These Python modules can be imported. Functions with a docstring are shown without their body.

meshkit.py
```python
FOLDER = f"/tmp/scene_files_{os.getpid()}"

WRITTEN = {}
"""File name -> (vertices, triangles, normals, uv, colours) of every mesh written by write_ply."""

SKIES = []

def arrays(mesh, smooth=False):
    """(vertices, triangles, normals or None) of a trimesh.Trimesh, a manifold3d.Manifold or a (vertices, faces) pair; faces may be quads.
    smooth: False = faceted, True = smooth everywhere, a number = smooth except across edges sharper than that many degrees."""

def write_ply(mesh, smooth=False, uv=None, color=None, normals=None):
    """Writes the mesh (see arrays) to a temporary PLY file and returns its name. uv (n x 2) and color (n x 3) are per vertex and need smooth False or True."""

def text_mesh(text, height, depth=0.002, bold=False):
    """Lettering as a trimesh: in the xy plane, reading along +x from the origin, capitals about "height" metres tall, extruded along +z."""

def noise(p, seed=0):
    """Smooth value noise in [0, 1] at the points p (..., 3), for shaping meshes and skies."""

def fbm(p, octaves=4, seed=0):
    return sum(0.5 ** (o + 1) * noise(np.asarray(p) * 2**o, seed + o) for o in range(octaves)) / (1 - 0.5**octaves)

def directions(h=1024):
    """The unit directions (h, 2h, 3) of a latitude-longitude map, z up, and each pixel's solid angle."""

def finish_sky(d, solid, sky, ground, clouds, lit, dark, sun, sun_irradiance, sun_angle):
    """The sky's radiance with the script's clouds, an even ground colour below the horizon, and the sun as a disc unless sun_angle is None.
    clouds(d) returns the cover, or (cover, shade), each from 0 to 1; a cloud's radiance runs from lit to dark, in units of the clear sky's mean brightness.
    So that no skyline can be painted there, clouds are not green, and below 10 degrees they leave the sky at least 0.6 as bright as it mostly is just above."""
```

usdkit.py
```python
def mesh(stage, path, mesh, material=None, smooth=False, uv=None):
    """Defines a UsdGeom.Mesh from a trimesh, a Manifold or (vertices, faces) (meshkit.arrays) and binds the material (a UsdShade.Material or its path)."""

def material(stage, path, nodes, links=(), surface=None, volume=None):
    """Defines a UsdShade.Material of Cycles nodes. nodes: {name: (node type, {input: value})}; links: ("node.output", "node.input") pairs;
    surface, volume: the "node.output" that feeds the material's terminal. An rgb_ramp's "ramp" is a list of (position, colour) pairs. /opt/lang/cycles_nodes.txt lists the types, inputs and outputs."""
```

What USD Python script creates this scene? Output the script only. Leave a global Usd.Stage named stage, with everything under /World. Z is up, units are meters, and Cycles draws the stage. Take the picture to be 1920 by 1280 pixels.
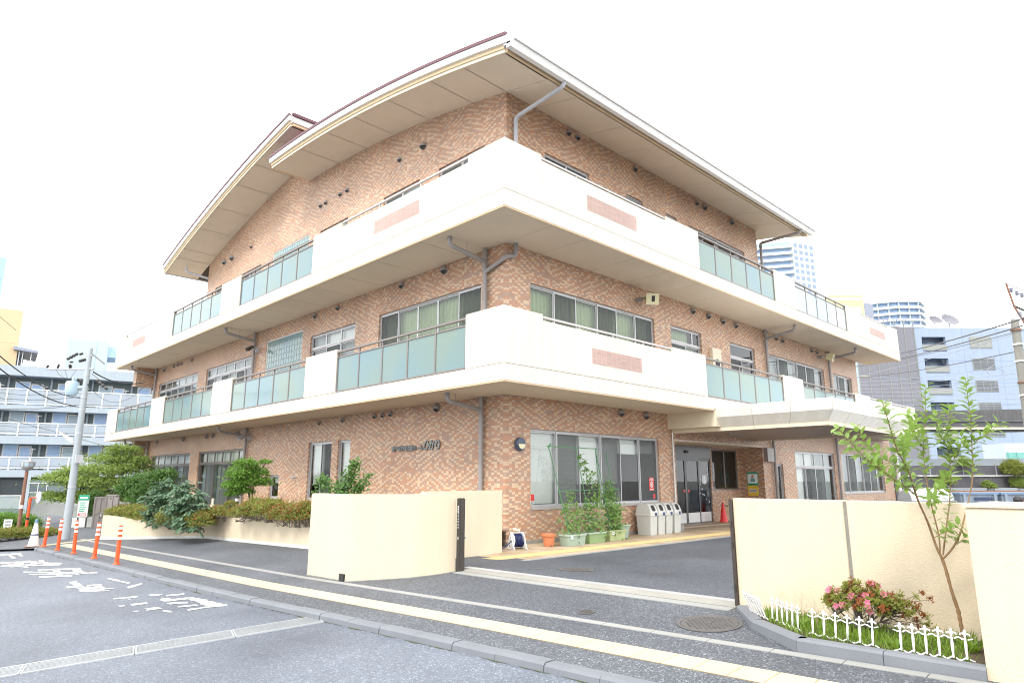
import math, json, numpy as np, trimesh, usdkit, meshkit
from pxr import Usd, UsdGeom, UsdLux, UsdShade, Gf
from shapely.geometry import Polygon, box as sbox
from shapely.ops import unary_union

stage = Usd.Stage.CreateInMemory()
UsdGeom.SetStageUpAxis(stage, 'Z'); UsdGeom.SetStageMetersPerUnit(stage, 1.0)
UsdGeom.Xform.Define(stage, '/World'); UsdGeom.Scope.Define(stage, '/World/Looks')
rng = np.random.default_rng(11)

# ---------------------------------------------------------------- camera, sky, sun, exposure
EXPOSURE = 1.15
cam = UsdGeom.Camera.Define(stage, '/World/camera')
yaw, pitch = math.radians(45.6136), math.radians(11.8429)
fwd = np.array([math.cos(pitch)*math.cos(yaw), math.cos(pitch)*math.sin(yaw), math.sin(pitch)])
rgt = np.array([math.sin(yaw), -math.cos(yaw), 0]); upv = np.cross(rgt, fwd)
cm = np.eye(4); cm[0, :3] = rgt; cm[1, :3] = upv; cm[2, :3] = -fwd; cm[3, :3] = (-10.8366, -11.2767, 1.4643)
UsdGeom.Xformable(cam).AddTransformOp().Set(Gf.Matrix4d(*cm.ravel().tolist()))
cam.CreateHorizontalApertureAttr(36.0); cam.CreateFocalLengthAttr(23.271)
cam.CreateClippingRangeAttr((0.1, 5000.0)); cam.CreateExposureAttr(EXPOSURE)

SUN = np.array([-0.78, -0.22, 0.92]); SUN /= np.linalg.norm(SUN)
SUN_EL, SUN_ROT = math.asin(SUN[2]), math.atan2(SUN[0], SUN[1])
dome = UsdLux.DomeLight.Define(stage, '/World/sky'); dome.CreateIntensityAttr(1.0)
sky_m = usdkit.material(stage, '/World/Looks/sky_overcast', {
    'sky': ('sky_texture', {'sky_type': 'single_scattering', 'sun_disc': False, 'sun_elevation': SUN_EL, 'sun_rotation': SUN_ROT, 'aerosol_density': 2.0}),
    'tc': ('texture_coordinate', {}),
    'n': ('noise_texture', {'scale': 2.2, 'detail': 4.0, 'roughness': 0.55}),
    'cl': ('rgb_ramp', {'ramp': [(0.0, (17.5, 18.4, 19.4)), (0.45, (19.5, 19.9, 20.2)), (1.0, (22.5, 22.3, 22.0))]}),
    'mix': ('mix_color', {'fac': 0.93, 'use_clamp': False}),
    'bg': ('background_shader', {'strength': 0.07})},
    [('tc.generated', 'n.vector'), ('n.fac', 'cl.fac'), ('sky.color', 'mix.a'), ('cl.color', 'mix.b'), ('mix.result', 'bg.color')], surface='bg.background')
UsdShade.MaterialBindingAPI.Apply(dome.GetPrim()).Bind(sky_m)
dome.GetPrim().SetCustomDataByKey('kind', 'structure')
sun = UsdLux.DistantLight.Define(stage, '/World/sun')
sun.CreateNormalizeAttr(True); sun.CreateIntensityAttr(0.35); sun.CreateAngleAttr(14.0); sun.CreateColorAttr(Gf.Vec3f(1.0, 0.95, 0.87))
zc = SUN; xc = np.cross([0, 0, 1.0], zc); xc /= np.linalg.norm(xc); yc = np.cross(zc, xc)
sm = np.eye(4); sm[0, :3] = xc; sm[1, :3] = yc; sm[2, :3] = zc
UsdGeom.Xformable(sun).AddTransformOp().Set(Gf.Matrix4d(*sm.ravel().tolist()))

# ---------------------------------------------------------------- mesh helpers
class M:
    def __init__(s): s.V, s.F, s.n = [], [], 0
    def add(s, v, f):
        v = np.asarray(v, float).reshape(-1, 3); f = np.asarray(f, int)
        if f.shape[1] == 4: f = np.vstack([f[:, [0, 1, 2]], f[:, [0, 2, 3]]])
        s.V.append(v); s.F.append(f + s.n); s.n += len(v); return s
    def arr(s): return np.vstack(s.V), np.vstack(s.F)
    def hexa(s, p):   # 8 points: bottom ring 0-3, top ring 4-7
        return s.add(p, [[0, 3, 2, 1], [4, 5, 6, 7], [0, 1, 5, 4], [1, 2, 6, 5], [2, 3, 7, 6], [3, 0, 4, 7]])
    def box(s, x0, x1, y0, y1, z0, z1):
        x0, x1 = sorted((x0, x1)); y0, y1 = sorted((y0, y1)); z0, z1 = sorted((z0, z1))
        return s.hexa([(x0, y0, z0), (x1, y0, z0), (x1, y1, z0), (x0, y1, z0), (x0, y0, z1), (x1, y0, z1), (x1, y1, z1), (x0, y1, z1)])
    def cbox(s, x0, x1, y0, y1, z0, z1, c=0.008):
        x0, x1 = sorted((x0, x1)); y0, y1 = sorted((y0, y1)); z0, z1 = sorted((z0, z1))
        P = []
        for X, sx in ((x0, 1), (x1, -1)):
            for Y, sy in ((y0, 1), (y1, -1)):
                for Z, sz in ((z0, 1), (z1, -1)):
                    P += [(X, Y+sy*c, Z+sz*c), (X+sx*c, Y, Z+sz*c), (X+sx*c, Y+sy*c, Z)]
        return s.hull(P)
    def hull(s, P):
        h = trimesh.convex.convex_hull(np.asarray(P, float)); return s.add(h.vertices, h.faces)
    def tube(s, pts, r, n=8, caps=True):
        pts = np.asarray(pts, float); k = len(pts); r = np.broadcast_to(np.asarray(r, float), (k,))
        t = np.gradient(pts, axis=0); t /= np.linalg.norm(t, axis=1, keepdims=True)
        a = np.array([0, 0, 1.0]) if abs(t[0][2]) < 0.9 else np.array([1.0, 0, 0])
        V = []; ang = np.arange(n)*2*np.pi/n
        for i in range(k):
            e1 = a - t[i]*(a @ t[i]); e1 /= np.linalg.norm(e1); e2 = np.cross(t[i], e1); a = e1
            V.append(pts[i] + r[i]*(np.cos(ang)[:, None]*e1 + np.sin(ang)[:, None]*e2))
        F = []
        for i in range(k-1):
            for j in range(n):
                F.append([i*n+j, i*n+(j+1) % n, (i+1)*n+(j+1) % n, (i+1)*n+j])
        V = np.vstack(V); s.add(V, F)
        if caps:
            for c, o in ((0, 0), (k-1, (k-1)*n)):
                s.add(np.vstack([V[o:o+n], pts[c]]), [[j, (j+1) % n, n] for j in range(n)])
        return s
    def cyl(s, p0, p1, r0, r1=None, n=12): return s.tube([p0, p1], [r0, r0 if r1 is None else r1], n)
    def lathe(s, prof, c=(0, 0, 0), n=20, sx=1, sy=1):
        ang = np.arange(n)*2*np.pi/n; V = []
        for r, z in prof: V += [(c[0]+sx*r*math.cos(a), c[1]+sy*r*math.sin(a), c[2]+z) for a in ang]
        F = [[i*n+j, i*n+(j+1) % n, (i+1)*n+(j+1) % n, (i+1)*n+j] for i in range(len(prof)-1) for j in range(n)]
        return s.add(V, F)
    def ball(s, c, r, sub=2, sc=(1, 1, 1)):
        m = trimesh.creation.icosphere(subdivisions=sub, radius=r); return s.add(m.vertices*np.array(sc)+np.array(c), m.faces)
    def quad(s, a, b, c, d): return s.add([a, b, c, d], [[0, 1, 2, 3]])
    def prism(s, poly, d0, d1, fn):   # shapely polygon in (u,z) extruded along d, fn(u,z,d)->xyz
        for g in getattr(poly, 'geoms', [poly]):
            if g.is_empty or g.area < 1e-9: continue
            m = trimesh.creation.extrude_polygon(g, d1-d0, engine='earcut')
            v = np.asarray(m.vertices); P = np.array([fn(a[0], a[1], a[2]+d0) for a in v]); s.add(P, m.faces)
        return s

class Fr:   # facade frame: u along the wall, v outwards, z up
    def __init__(s, O, eu, ev): s.O, s.eu, s.ev = (np.array([*o[:2], 0.0]) for o in (O, eu, ev))
    def P(s, u, v, z): p = s.O + s.eu*u + s.ev*v; return np.array([p[0], p[1], z])
    def box(s, m, u0, u1, v0, v1, z0, z1):
        if s.eu[0]*s.ev[1]-s.eu[1]*s.ev[0] < 0: u0, u1 = u1, u0
        return m.hexa([s.P(u0, v0, z0), s.P(u1, v0, z0), s.P(u1, v1, z0), s.P(u0, v1, z0), s.P(u0, v0, z1), s.P(u1, v0, z1), s.P(u1, v1, z1), s.P(u0, v1, z1)])
    def cbox(s, m, u0, u1, v0, v1, z0, z1, c=0.01):
        P = []
        for a, sa in ((u0, 1), (u1, -1)):
            for b, sb in ((v0, 1), (v1, -1)):
                for z, sz in ((z0, 1), (z1, -1)):
                    P += [s.P(a, b+sb*c, z+sz*c), s.P(a+sa*c, b, z+sz*c), s.P(a+sa*c, b+sb*c, z)]
        return m.hull(P)
    def quad(s, m, u0, u1, v, z0, z1):   # faces outwards
        if s.eu[0]*s.ev[1]-s.eu[1]*s.ev[0] > 0: u0, u1 = u1, u0
        return m.quad(s.P(u0, v, z0), s.P(u1, v, z0), s.P(u1, v, z1), s.P(u0, v, z1))
    def prism(s, m, poly, v0, v1): return m.prism(poly, v0, v1, lambda u, z, d: s.P(u, d, z))

# ---------------------------------------------------------------- scene graph helpers
used, ORG = {}, {}
def uniq(parent, name):
    k = used.get((parent, name), 0); used[(parent, name)] = k+1
    return f'{parent}/{name}' + (f'_{k:03d}' if k else '')
def tag(prim, label=None, cat=None, group=None, kind=None):
    p = prim.GetPrim() if hasattr(prim, 'GetPrim') else prim
    for k, v in (('label', label), ('category', cat), ('group', group), ('kind', kind)):
        if v: p.SetCustomDataByKey(k, v)
    return p
def thing(name, label, cat, loc=(0, 0, 0), rot=None, group=None, kind=None):
    path = uniq('/World', name); x = UsdGeom.Xform.Define(stage, path)
    x.AddTranslateOp().Set(Gf.Vec3d(*map(float, loc)))
    if rot is not None: x.AddRotateXYZOp().Set(Gf.Vec3f(*map(float, rot)))
    ORG[path] = np.array(loc, float) if rot is None else None
    return tag(x, label, cat, group, kind)
def group_part(name, parent, label=None):   # a part that only holds sub-parts
    x = UsdGeom.Xform.Define(stage, uniq(str(parent.GetPath()), name)); return tag(x, label)
def put(name, m, mat, parent=None, smooth=False, label=None, cat=None, group=None, kind=None, local=False):
    base = str(parent.GetPath()) if parent else '/World'
    v, f = m.arr() if isinstance(m, M) else m
    if parent and not local:
        o = ORG.get('/'.join(base.split('/')[:3]))
        if o is not None: v = v - o
    ms = usdkit.mesh(stage, uniq(base, name), (v, f), MAT[mat], smooth=smooth)
    return tag(ms, label, cat, group, kind)
def dup(src, name, loc, rot=None, label=None, cat=None, group=None):
    x = UsdGeom.Xform.Define(stage, uniq('/World', name))
    was = src.GetCustomData()
    p = x.GetPrim(); p.GetReferences().AddInternalReference(src.GetPath()); p.SetInstanceable(True)
    x.ClearXformOpOrder()
    x.MakeMatrixXform().Set(mat4(loc, rot))
    return tag(p, label or was.get('label'), cat or was.get('category'), group or was.get('group'))
def mat4(loc, rot):
    rx, ry, rz = (math.radians(a) for a in (rot or (0, 0, 0)))
    R = trimesh.transformations.euler_matrix(rx, ry, rz, 'sxyz'); R[:3, 3] = loc
    return Gf.Matrix4d(*R.T.ravel().tolist())

# ---------------------------------------------------------------- materials
MAT = {}
def pm(name, col, rough=0.6, var=0.10, scale=2.0, fine=45.0, bump=0.0, bscale=60.0, metal=0.0, spec=0.5, stain=0.0, coat=0.0, isl=0.0, trans=0.0, tcol=None):
    col = np.array(col, float)
    n = {'g': ('geometry', {}), 'n1': ('noise_texture', {'scale': scale, 'detail': 4.0, 'roughness': 0.6}), 'n2': ('noise_texture', {'scale': fine, 'detail': 2.0}),
         'm': ('mix_float', {'fac': 0.4}), 'r': ('rgb_ramp', {'ramp': [(0.3, tuple(col*(1-var))), (0.7, tuple(np.minimum(col*(1+var), 0.95)))]}),
         'p': ('principled_bsdf', {'roughness': rough, 'metallic': metal, 'specular_ior_level': spec, 'coat_weight': coat})}
    L = [('g.position', 'n1.vector'), ('g.position', 'n2.vector'), ('n1.fac', 'm.a'), ('n2.fac', 'm.b'), ('m.result', 'r.fac')]
    out = 'r.color'
    if isl:
        n['hs'] = ('hsv', {}); n['mr'] = ('map_range', {'from_min': 0.0, 'from_max': 1.0, 'to_min': 1-isl, 'to_max': 1+isl})
        n['mh'] = ('map_range', {'from_min': 0.0, 'from_max': 1.0, 'to_min': 0.5-isl*0.035, 'to_max': 0.5+isl*0.035})
        n['wn'] = ('white_noise_texture', {'dimensions': '1D'})
        L += [('g.random_per_island', 'mr.value'), ('g.random_per_island', 'wn.w'), ('wn.value', 'mh.value'), ('mr.result', 'hs.value'), ('mh.result', 'hs.hue'), (out, 'hs.color')]; out = 'hs.color'
    if stain:
        n['mp'] = ('mapping', {'mapping_type': 'point', 'scale': (1.6, 1.6, 0.12)}); n['ns'] = ('noise_texture', {'scale': 2.4, 'detail': 5.0, 'roughness': 0.65})
        n['rs'] = ('rgb_ramp', {'ramp': [(0.45, (1-stain, 1-stain, 1-stain*1.15)), (0.66, (1, 1, 1))]}); n['ms'] = ('mix_color', {'blend_type': 'multiply', 'fac': 1.0})
        L += [('g.position', 'mp.vector'), ('mp.vector', 'ns.vector'), ('ns.fac', 'rs.fac'), (out, 'ms.a'), ('rs.color', 'ms.b')]; out = 'ms.result'
    L.append((out, 'p.base_color'))
    if bump:
        n['nb'] = ('noise_texture', {'scale': bscale, 'detail': 3.0}); n['b'] = ('bump', {'strength': bump, 'distance': 0.01})
        L += [('g.position', 'nb.vector'), ('nb.fac', 'b.height'), ('b.normal', 'p.normal')]
    surf = 'p.BSDF'
    if trans:
        n['t'] = ('translucent_bsdf', {'color': tuple(tcol or col*1.6)}); n['mc'] = ('mix_closure', {'fac': trans})
        L += [('p.BSDF', 'mc.closure1'), ('t.BSDF', 'mc.closure2')]; surf = 'mc.closure'
        if tcol is None: L.append((out, 't.color'))
    MAT[name] = usdkit.material(stage, f'/World/Looks/{name}', n, L, surface=surf)

def tile_material(name, tw, th, cols, mortar, pattern=True):
    n, L, c = {'g': ('geometry', {}), 's': ('separate_xyz', {}), 'u': ('math', {'math_type': 'add'})}, [('g.position', 's.vector'), ('s.x', 'u.value1'), ('s.y', 'u.value2')], [0]
    def mth(op, a, b=None, c3=None):
        c[0] += 1; k = f'm{c[0]}'; inp = {'math_type': op}
        for i, x in enumerate((a, b, c3)):
            if x is None: continue
            if isinstance(x, str): L.append((x, f'{k}.value{i+1}'))
            else: inp[f'value{i+1}'] = float(x)
        n[k] = ('math', inp); return f'{k}.value'
    def wn(a, b, d):
        c[0] += 1; k, q = f'c{c[0]}', f'w{c[0]}'; inp = {}
        for ax, x in (('x', a), ('y', b), ('z', d)):
            if isinstance(x, str): L.append((x, f'{k}.{ax}'))
            else: inp[ax] = float(x)
        n[k] = ('combine_xyz', inp); n[q] = ('white_noise_texture', {'dimensions': '3D'}); L.append((f'{k}.vector', f'{q}.vector')); return f'{q}.value'
    cu, cv = mth('divide', mth('add', 'u.value', 50.0), tw), mth('divide', mth('add', 's.z', 5.0), th)
    col, row = mth('floor', cu), mth('floor', cv); fx, fy = mth('fraction', cu), mth('fraction', cv)
    cg0 = mth('floor', mth('divide', col, 6.0))
    cg = mth('floor', mth('divide', mth('add', col, mth('floor', mth('multiply', wn(row, 2.5, 17.5), 2.0))), 6.0)); rg = mth('floor', mth('divide', mth('add', row, mth('floor', mth('multiply', wn(cg0, 7.5, 3.3), 11.0))), 11.0)); stp = mth('add', 1.0, mth('floor', mth('multiply', wn(cg, rg, 11.5), 2.0)))
    off = mth('add', mth('multiply', col, stp), mth('floor', mth('multiply', wn(cg, rg, 13.5), 3.0))); r2 = mth('add', row, off)
    g = mth('floor', mth('divide', r2, 3.0)); ph = mth('subtract', r2, mth('multiply', g, 3.0))
    pick = mth('floor', mth('multiply', mth('maximum', mth('subtract', wn(col, row, 3.5), 0.78), 0.0), 14.0)); cream = mth('compare', ph, pick, 0.2)
    sh = mth('floor', mth('multiply', wn(row, 1.5, 40.5), 2.0)); c2 = mth('floor', mth('divide', mth('add', col, sh), 1.5))
    org = mth('greater_than', wn(c2, row, 9.5), 0.48); jit = wn(col, row, 21.5)
    n['k1'] = ('mix_color', {'a': cols[2], 'b': cols[1]}); L.append((org, 'k1.fac'))
    n['k2'] = ('mix_color', {'b': cols[0]}); L += [('k1.result', 'k2.a'), (mth('multiply', cream, 1.0 if pattern else 0.0), 'k2.fac')]
    n['j'] = ('map_range', {'from_min': 0.0, 'from_max': 1.0, 'to_min': 0.92, 'to_max': 1.08}); L.append((jit, 'j.value'))
    n['hs'] = ('hsv', {}); L += [('k2.result', 'hs.color'), ('j.result', 'hs.value')]
    ex = mth('minimum', mth('multiply', mth('minimum', fx, mth('subtract', 1.0, fx)), tw), mth('multiply', mth('minimum', fy, mth('subtract', 1.0, fy)), th))
    face = mth('greater_than', ex, 0.0028)
    n['k3'] = ('mix_color', {'a': mortar}); L += [('hs.color', 'k3.b'), (face, 'k3.fac')]
    n['nz'] = ('noise_texture', {'scale': 0.55, 'detail': 4.0}); n['nr'] = ('rgb_ramp', {'ramp': [(0.35, (0.86, 0.85, 0.84)), (0.65, (1.05, 1.05, 1.05))]})
    n['k4'] = ('mix_color', {'blend_type': 'multiply', 'fac': 1.0}); L += [('g.position', 'nz.vector'), ('nz.fac', 'nr.fac'), ('k3.result', 'k4.a'), ('nr.color', 'k4.b')]
    n['b'] = ('bump', {'strength': 0.5, 'distance': 0.004}); L.append((face, 'b.height'))
    n['p'] = ('principled_bsdf', {'roughness': 0.45}); L += [('k4.result', 'p.base_color'), ('b.normal', 'p.normal')]
    MAT[name] = usdkit.material(stage, f'/World/Looks/{name}', n, L, surface='p.BSDF')
tile_material('brick_tile', 0.10, 0.05, [(0.60, 0.435, 0.29), (0.47, 0.24, 0.14), (0.385, 0.245, 0.18)], (0.40, 0.30, 0.235))
tile_material('brown_tile', 0.20, 0.045, [(0.3, 0.2, 0.15), (0.40, 0.25, 0.21), (0.36, 0.23, 0.195)], (0.5, 0.4, 0.36), pattern=False)

def asphalt(name, dark, mid, light, scale, rough, wet=0.0, con=0.22):
    MAT[name] = usdkit.material(stage, f'/World/Looks/{name}', {
        'g': ('geometry', {}), 'v': ('voronoi_texture', {'scale': scale}), 'sc': ('separate_color', {}),
        'r': ('rgb_ramp', {'ramp': [(0.0, dark), (0.45, mid), (0.78, mid), (0.93, light), (1.0, tuple(np.array(light)*1.5))]}),
        'n': ('noise_texture', {'scale': 0.42, 'detail': 7.0, 'roughness': 0.6}), 'nr': ('rgb_ramp', {'ramp': [(0.34, (1-con*1.2, 1-con*1.18, 1-con*1.1)), (0.66, (1+con, 1+con, 1+con*0.95))]}),
        'mx': ('mix_color', {'blend_type': 'multiply', 'fac': 1.0}), 'b': ('bump', {'strength': 0.55, 'distance': 0.006}),
        'rr': ('map_range', {'from_min': 0.3, 'from_max': 0.7, 'to_min': rough-wet, 'to_max': rough+0.1}),
        'p': ('principled_bsdf', {'specular_ior_level': 0.45})},
        [('g.position', 'v.vector'), ('v.color', 'sc.color'), ('sc.r', 'r.fac'), ('g.position', 'n.vector'), ('n.fac', 'nr.fac'), ('r.color', 'mx.a'), ('nr.color', 'mx.b'),
         ('mx.result', 'p.base_color'), ('v.distance', 'b.height'), ('b.normal', 'p.normal'), ('n.fac', 'rr.value'), ('rr.result', 'p.roughness')], surface='p.BSDF')
asphalt('asphalt_road', (0.070, 0.079, 0.098), (0.105, 0.118, 0.146), (0.16, 0.175, 0.205), 84.0, 0.52, 0.10, 0.30)
asphalt('asphalt_path', (0.042, 0.046, 0.054), (0.074, 0.081, 0.094), (0.155, 0.164, 0.182), 80.0, 0.62)
asphalt('asphalt_yard', (0.032, 0.036, 0.044), (0.058, 0.064, 0.077), (0.13, 0.14, 0.16), 78.0, 0.60)

pm('parapet_white', (0.61, 0.572, 0.49), 0.7, 0.03, 0.8, 30, stain=0.07)
pm('soffit', (0.72, 0.625, 0.505), 0.8, 0.06, 0.9, 90, bump=0.25, bscale=160)
pm('soffit_gap', (0.06, 0.05, 0.045), 0.8)
pm('trim_tan', (0.70, 0.53, 0.33), 0.6, 0.05)
pm('trim_cream', (0.68, 0.60, 0.46), 0.55, 0.04)
pm('fascia_white', (0.82, 0.81, 0.79), 0.5, 0.02)
pm('roof_red', (0.115, 0.04, 0.052), 0.5, 0.1)
pm('gutter', (0.62, 0.64, 0.68), 0.4, 0.03)
pm('wall_cream', (0.575, 0.488, 0.36), 0.75, 0.035, 0.7, 40, bump=0.5, bscale=75, stain=0.05)
pm('wall_white', (0.62, 0.62, 0.59), 0.75, 0.05, 0.7, 40, bump=0.3, bscale=60, stain=0.12)
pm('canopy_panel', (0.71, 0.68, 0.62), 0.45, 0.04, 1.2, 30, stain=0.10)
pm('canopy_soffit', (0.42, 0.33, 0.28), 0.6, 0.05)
pm('alu_frame', (0.40, 0.385, 0.38), 0.4, 0.04, metal=0.35)
pm('alu_light', (0.46, 0.46, 0.475), 0.35, 0.03, metal=0.4)
pm('alu_brown', (0.175, 0.155, 0.145), 0.42, 0.05, metal=0.3)
pm('steel', (0.50, 0.50, 0.50), 0.28, 0.04, metal=0.85)
pm('steel_dark', (0.075, 0.077, 0.08), 0.3, 0.04, metal=0.15)
pm('steel_pale', (0.62, 0.62, 0.62), 0.35, 0.03, metal=0.3)
pm('pipe_grey', (0.27, 0.25, 0.245), 0.4, 0.06)
pm('pipe_light', (0.42, 0.43, 0.46), 0.4, 0.05)
pm('dark', (0.02, 0.02, 0.022), 0.6, 0.1)
pm('dark_metal', (0.035, 0.032, 0.03), 0.4, 0.1)
pm('post_brown', (0.035, 0.026, 0.020), 0.4, 0.15)
pm('interior', (0.66, 0.64, 0.58), 0.8, 0.05)
pm('interior_floor', (0.30, 0.22, 0.15), 0.5, 0.08)
pm('curtain_green', (0.56, 0.66, 0.40), 0.85, 0.08, trans=0.30, tcol=(0.5, 0.62, 0.32))
pm('curtain_white', (0.50, 0.55, 0.52), 0.85, 0.05, trans=0.25, tcol=(0.6, 0.65, 0.6))
pm('blind', (0.74, 0.75, 0.71), 0.8, 0.03)
pm('kerb', (0.15, 0.16, 0.178), 0.75, 0.14, 1.6, 90, bump=0.35, bscale=120)
pm('concrete', (0.27, 0.26, 0.235), 0.8, 0.14, 1.4, 70, bump=0.35, bscale=110, stain=0.1)
pm('concrete_pale', (0.25, 0.25, 0.24), 0.8, 0.12, 1.4, 70, bump=0.3, bscale=110)
pm('tactile', (0.45, 0.385, 0.265), 0.65, 0.10, 2.2, 60, bump=0.2, bscale=120)
pm('tactile_bright', (0.48, 0.375, 0.17), 0.6, 0.12, 2.2, 60)
pm('paving', (0.37, 0.28, 0.185), 0.55, 0.14, 1.1, 25, bump=0.2, bscale=60)
pm('paving_b', (0.32, 0.24, 0.155), 0.55, 0.14, 1.1, 25, bump=0.2, bscale=60)
pm('paving_c', (0.41, 0.33, 0.23), 0.55, 0.12, 1.1, 25, bump=0.2, bscale=60)
pm('moss', (0.055, 0.062, 0.028), 0.95, 0.4, 8, 60)
pm('tower_window', (0.19, 0.25, 0.35), 0.4, 0.1, 0.3, 2)
pm('iron_grey', (0.20, 0.19, 0.165), 0.8, 0.2, 6, 60)
pm('iron', (0.085, 0.08, 0.078), 0.55, 0.2, 6, 60)
pm('grating', (0.40, 0.415, 0.43), 0.45, 0.15, 3, 60, metal=0.5)
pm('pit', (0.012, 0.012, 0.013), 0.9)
pm('soil', (0.075, 0.055, 0.035), 0.95, 0.3, 5, 60, bump=0.8, bscale=40)
pm('ground_far', (0.16, 0.165, 0.16), 0.9, 0.15, 0.2, 3)
pm('orange', (0.70, 0.085, 0.018), 0.45, 0.05)
pm('reflect_white', (0.74, 0.74, 0.72), 0.35, 0.03)
pm('red', (0.70, 0.02, 0.018), 0.4, 0.05)
pm('sticker_red', (0.60, 0.03, 0.025), 0.4)
pm('white', (0.68, 0.68, 0.67), 0.45, 0.03)
pm('paper', (0.74, 0.80, 0.82), 0.7, 0.02)
pm('bin_grey', (0.49, 0.495, 0.465), 0.42, 0.04, 2, 40)
pm('bin_lid', (0.52, 0.52, 0.49), 0.4, 0.04)
pm('navy', (0.035, 0.055, 0.14), 0.4, 0.1)
pm('hose', (0.012, 0.02, 0.085), 0.35, 0.15)
pm('pot_sage', (0.26, 0.33, 0.26), 0.45, 0.08, 3, 30)
pm('pot_green', (0.20, 0.29, 0.13), 0.45, 0.08, 3, 30)
pm('pot_olive', (0.33, 0.38, 0.18), 0.45, 0.08, 3, 30)
pm('pot_rim', (0.34, 0.41, 0.33), 0.4, 0.05)
pm('terracotta', (0.50, 0.17, 0.075), 0.5, 0.07)
pm('cane_green', (0.06, 0.20, 0.075), 0.4, 0.1)
pm('string', (0.45, 0.46, 0.44), 0.8)
pm('fence_white', (0.58, 0.58, 0.58), 0.4, 0.04, 8, 60)
pm('bark', (0.20, 0.125, 0.06), 0.85, 0.25, 9, 60, bump=0.6, bscale=60)
pm('bark_grey', (0.12, 0.10, 0.08), 0.9, 0.25, 9, 60, bump=0.5, bscale=50)
pm('leaf_young', (0.30, 0.455, 0.095), 0.42, 0.15, 9, 30, isl=0.35, trans=0.35)
pm('leaf_bright', (0.24, 0.46, 0.06), 0.45, 0.2, 3, 20, isl=0.45, trans=0.32)
pm('leaf_maple', (0.40, 0.55, 0.11), 0.5, 0.25, 1.2, 9, isl=0.5, trans=0.35)
pm('leaf_dark', (0.15, 0.31, 0.055), 0.4, 0.25, 2, 20, isl=0.5, trans=0.25)
pm('leaf_blue', (0.27, 0.46, 0.27), 0.45, 0.2, 2, 20, isl=0.5, trans=0.22)
pm('leaf_hedge', (0.37, 0.42, 0.065), 0.5, 0.3, 1.8, 20, isl=0.5, trans=0.25)
pm('leaf_red', (0.52, 0.17, 0.05), 0.5, 0.3, 3, 20, isl=0.5, trans=0.3)
pm('leaf_vine', (0.27, 0.47, 0.11), 0.45, 0.2, 5, 30, isl=0.45, trans=0.3)
pm('petal', (0.85, 0.22, 0.34), 0.5, 0.2, 20, 60, isl=0.3, trans=0.3)
pm('leaf_azalea', (0.47, 0.50, 0.10), 0.45, 0.3, 6, 30, isl=0.5, trans=0.42)
pm('tactile_base', (0.24, 0.185, 0.105), 0.8, 0.15, 2.2, 60)  # darker than the bars: groove shade is put into the plate colour
pm('tower_cyan', (0.30, 0.46, 0.52), 0.5, 0.04)
pm('roof_grey', (0.085, 0.085, 0.09), 0.7, 0.2, 2, 20)
pm('grass', (0.30, 0.48, 0.045), 0.5, 0.3, 4, 40, isl=0.5, trans=0.35)
pm('dry_stem', (0.42, 0.33, 0.2), 0.8)
pm('pole_concrete', (0.36, 0.40, 0.435), 0.7, 0.10, 1.5, 40, stain=0.12)
pm('pole_dark', (0.24, 0.235, 0.215), 0.8, 0.15, 2, 40, stain=0.15)
pm('wire', (0.03, 0.03, 0.033), 0.5)
pm('wire_pale', (0.26, 0.28, 0.33), 0.5)
pm('transformer', (0.38, 0.50, 0.60), 0.4, 0.05)
pm('rust', (0.22, 0.105, 0.07), 0.75, 0.3, 5, 30)
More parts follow.
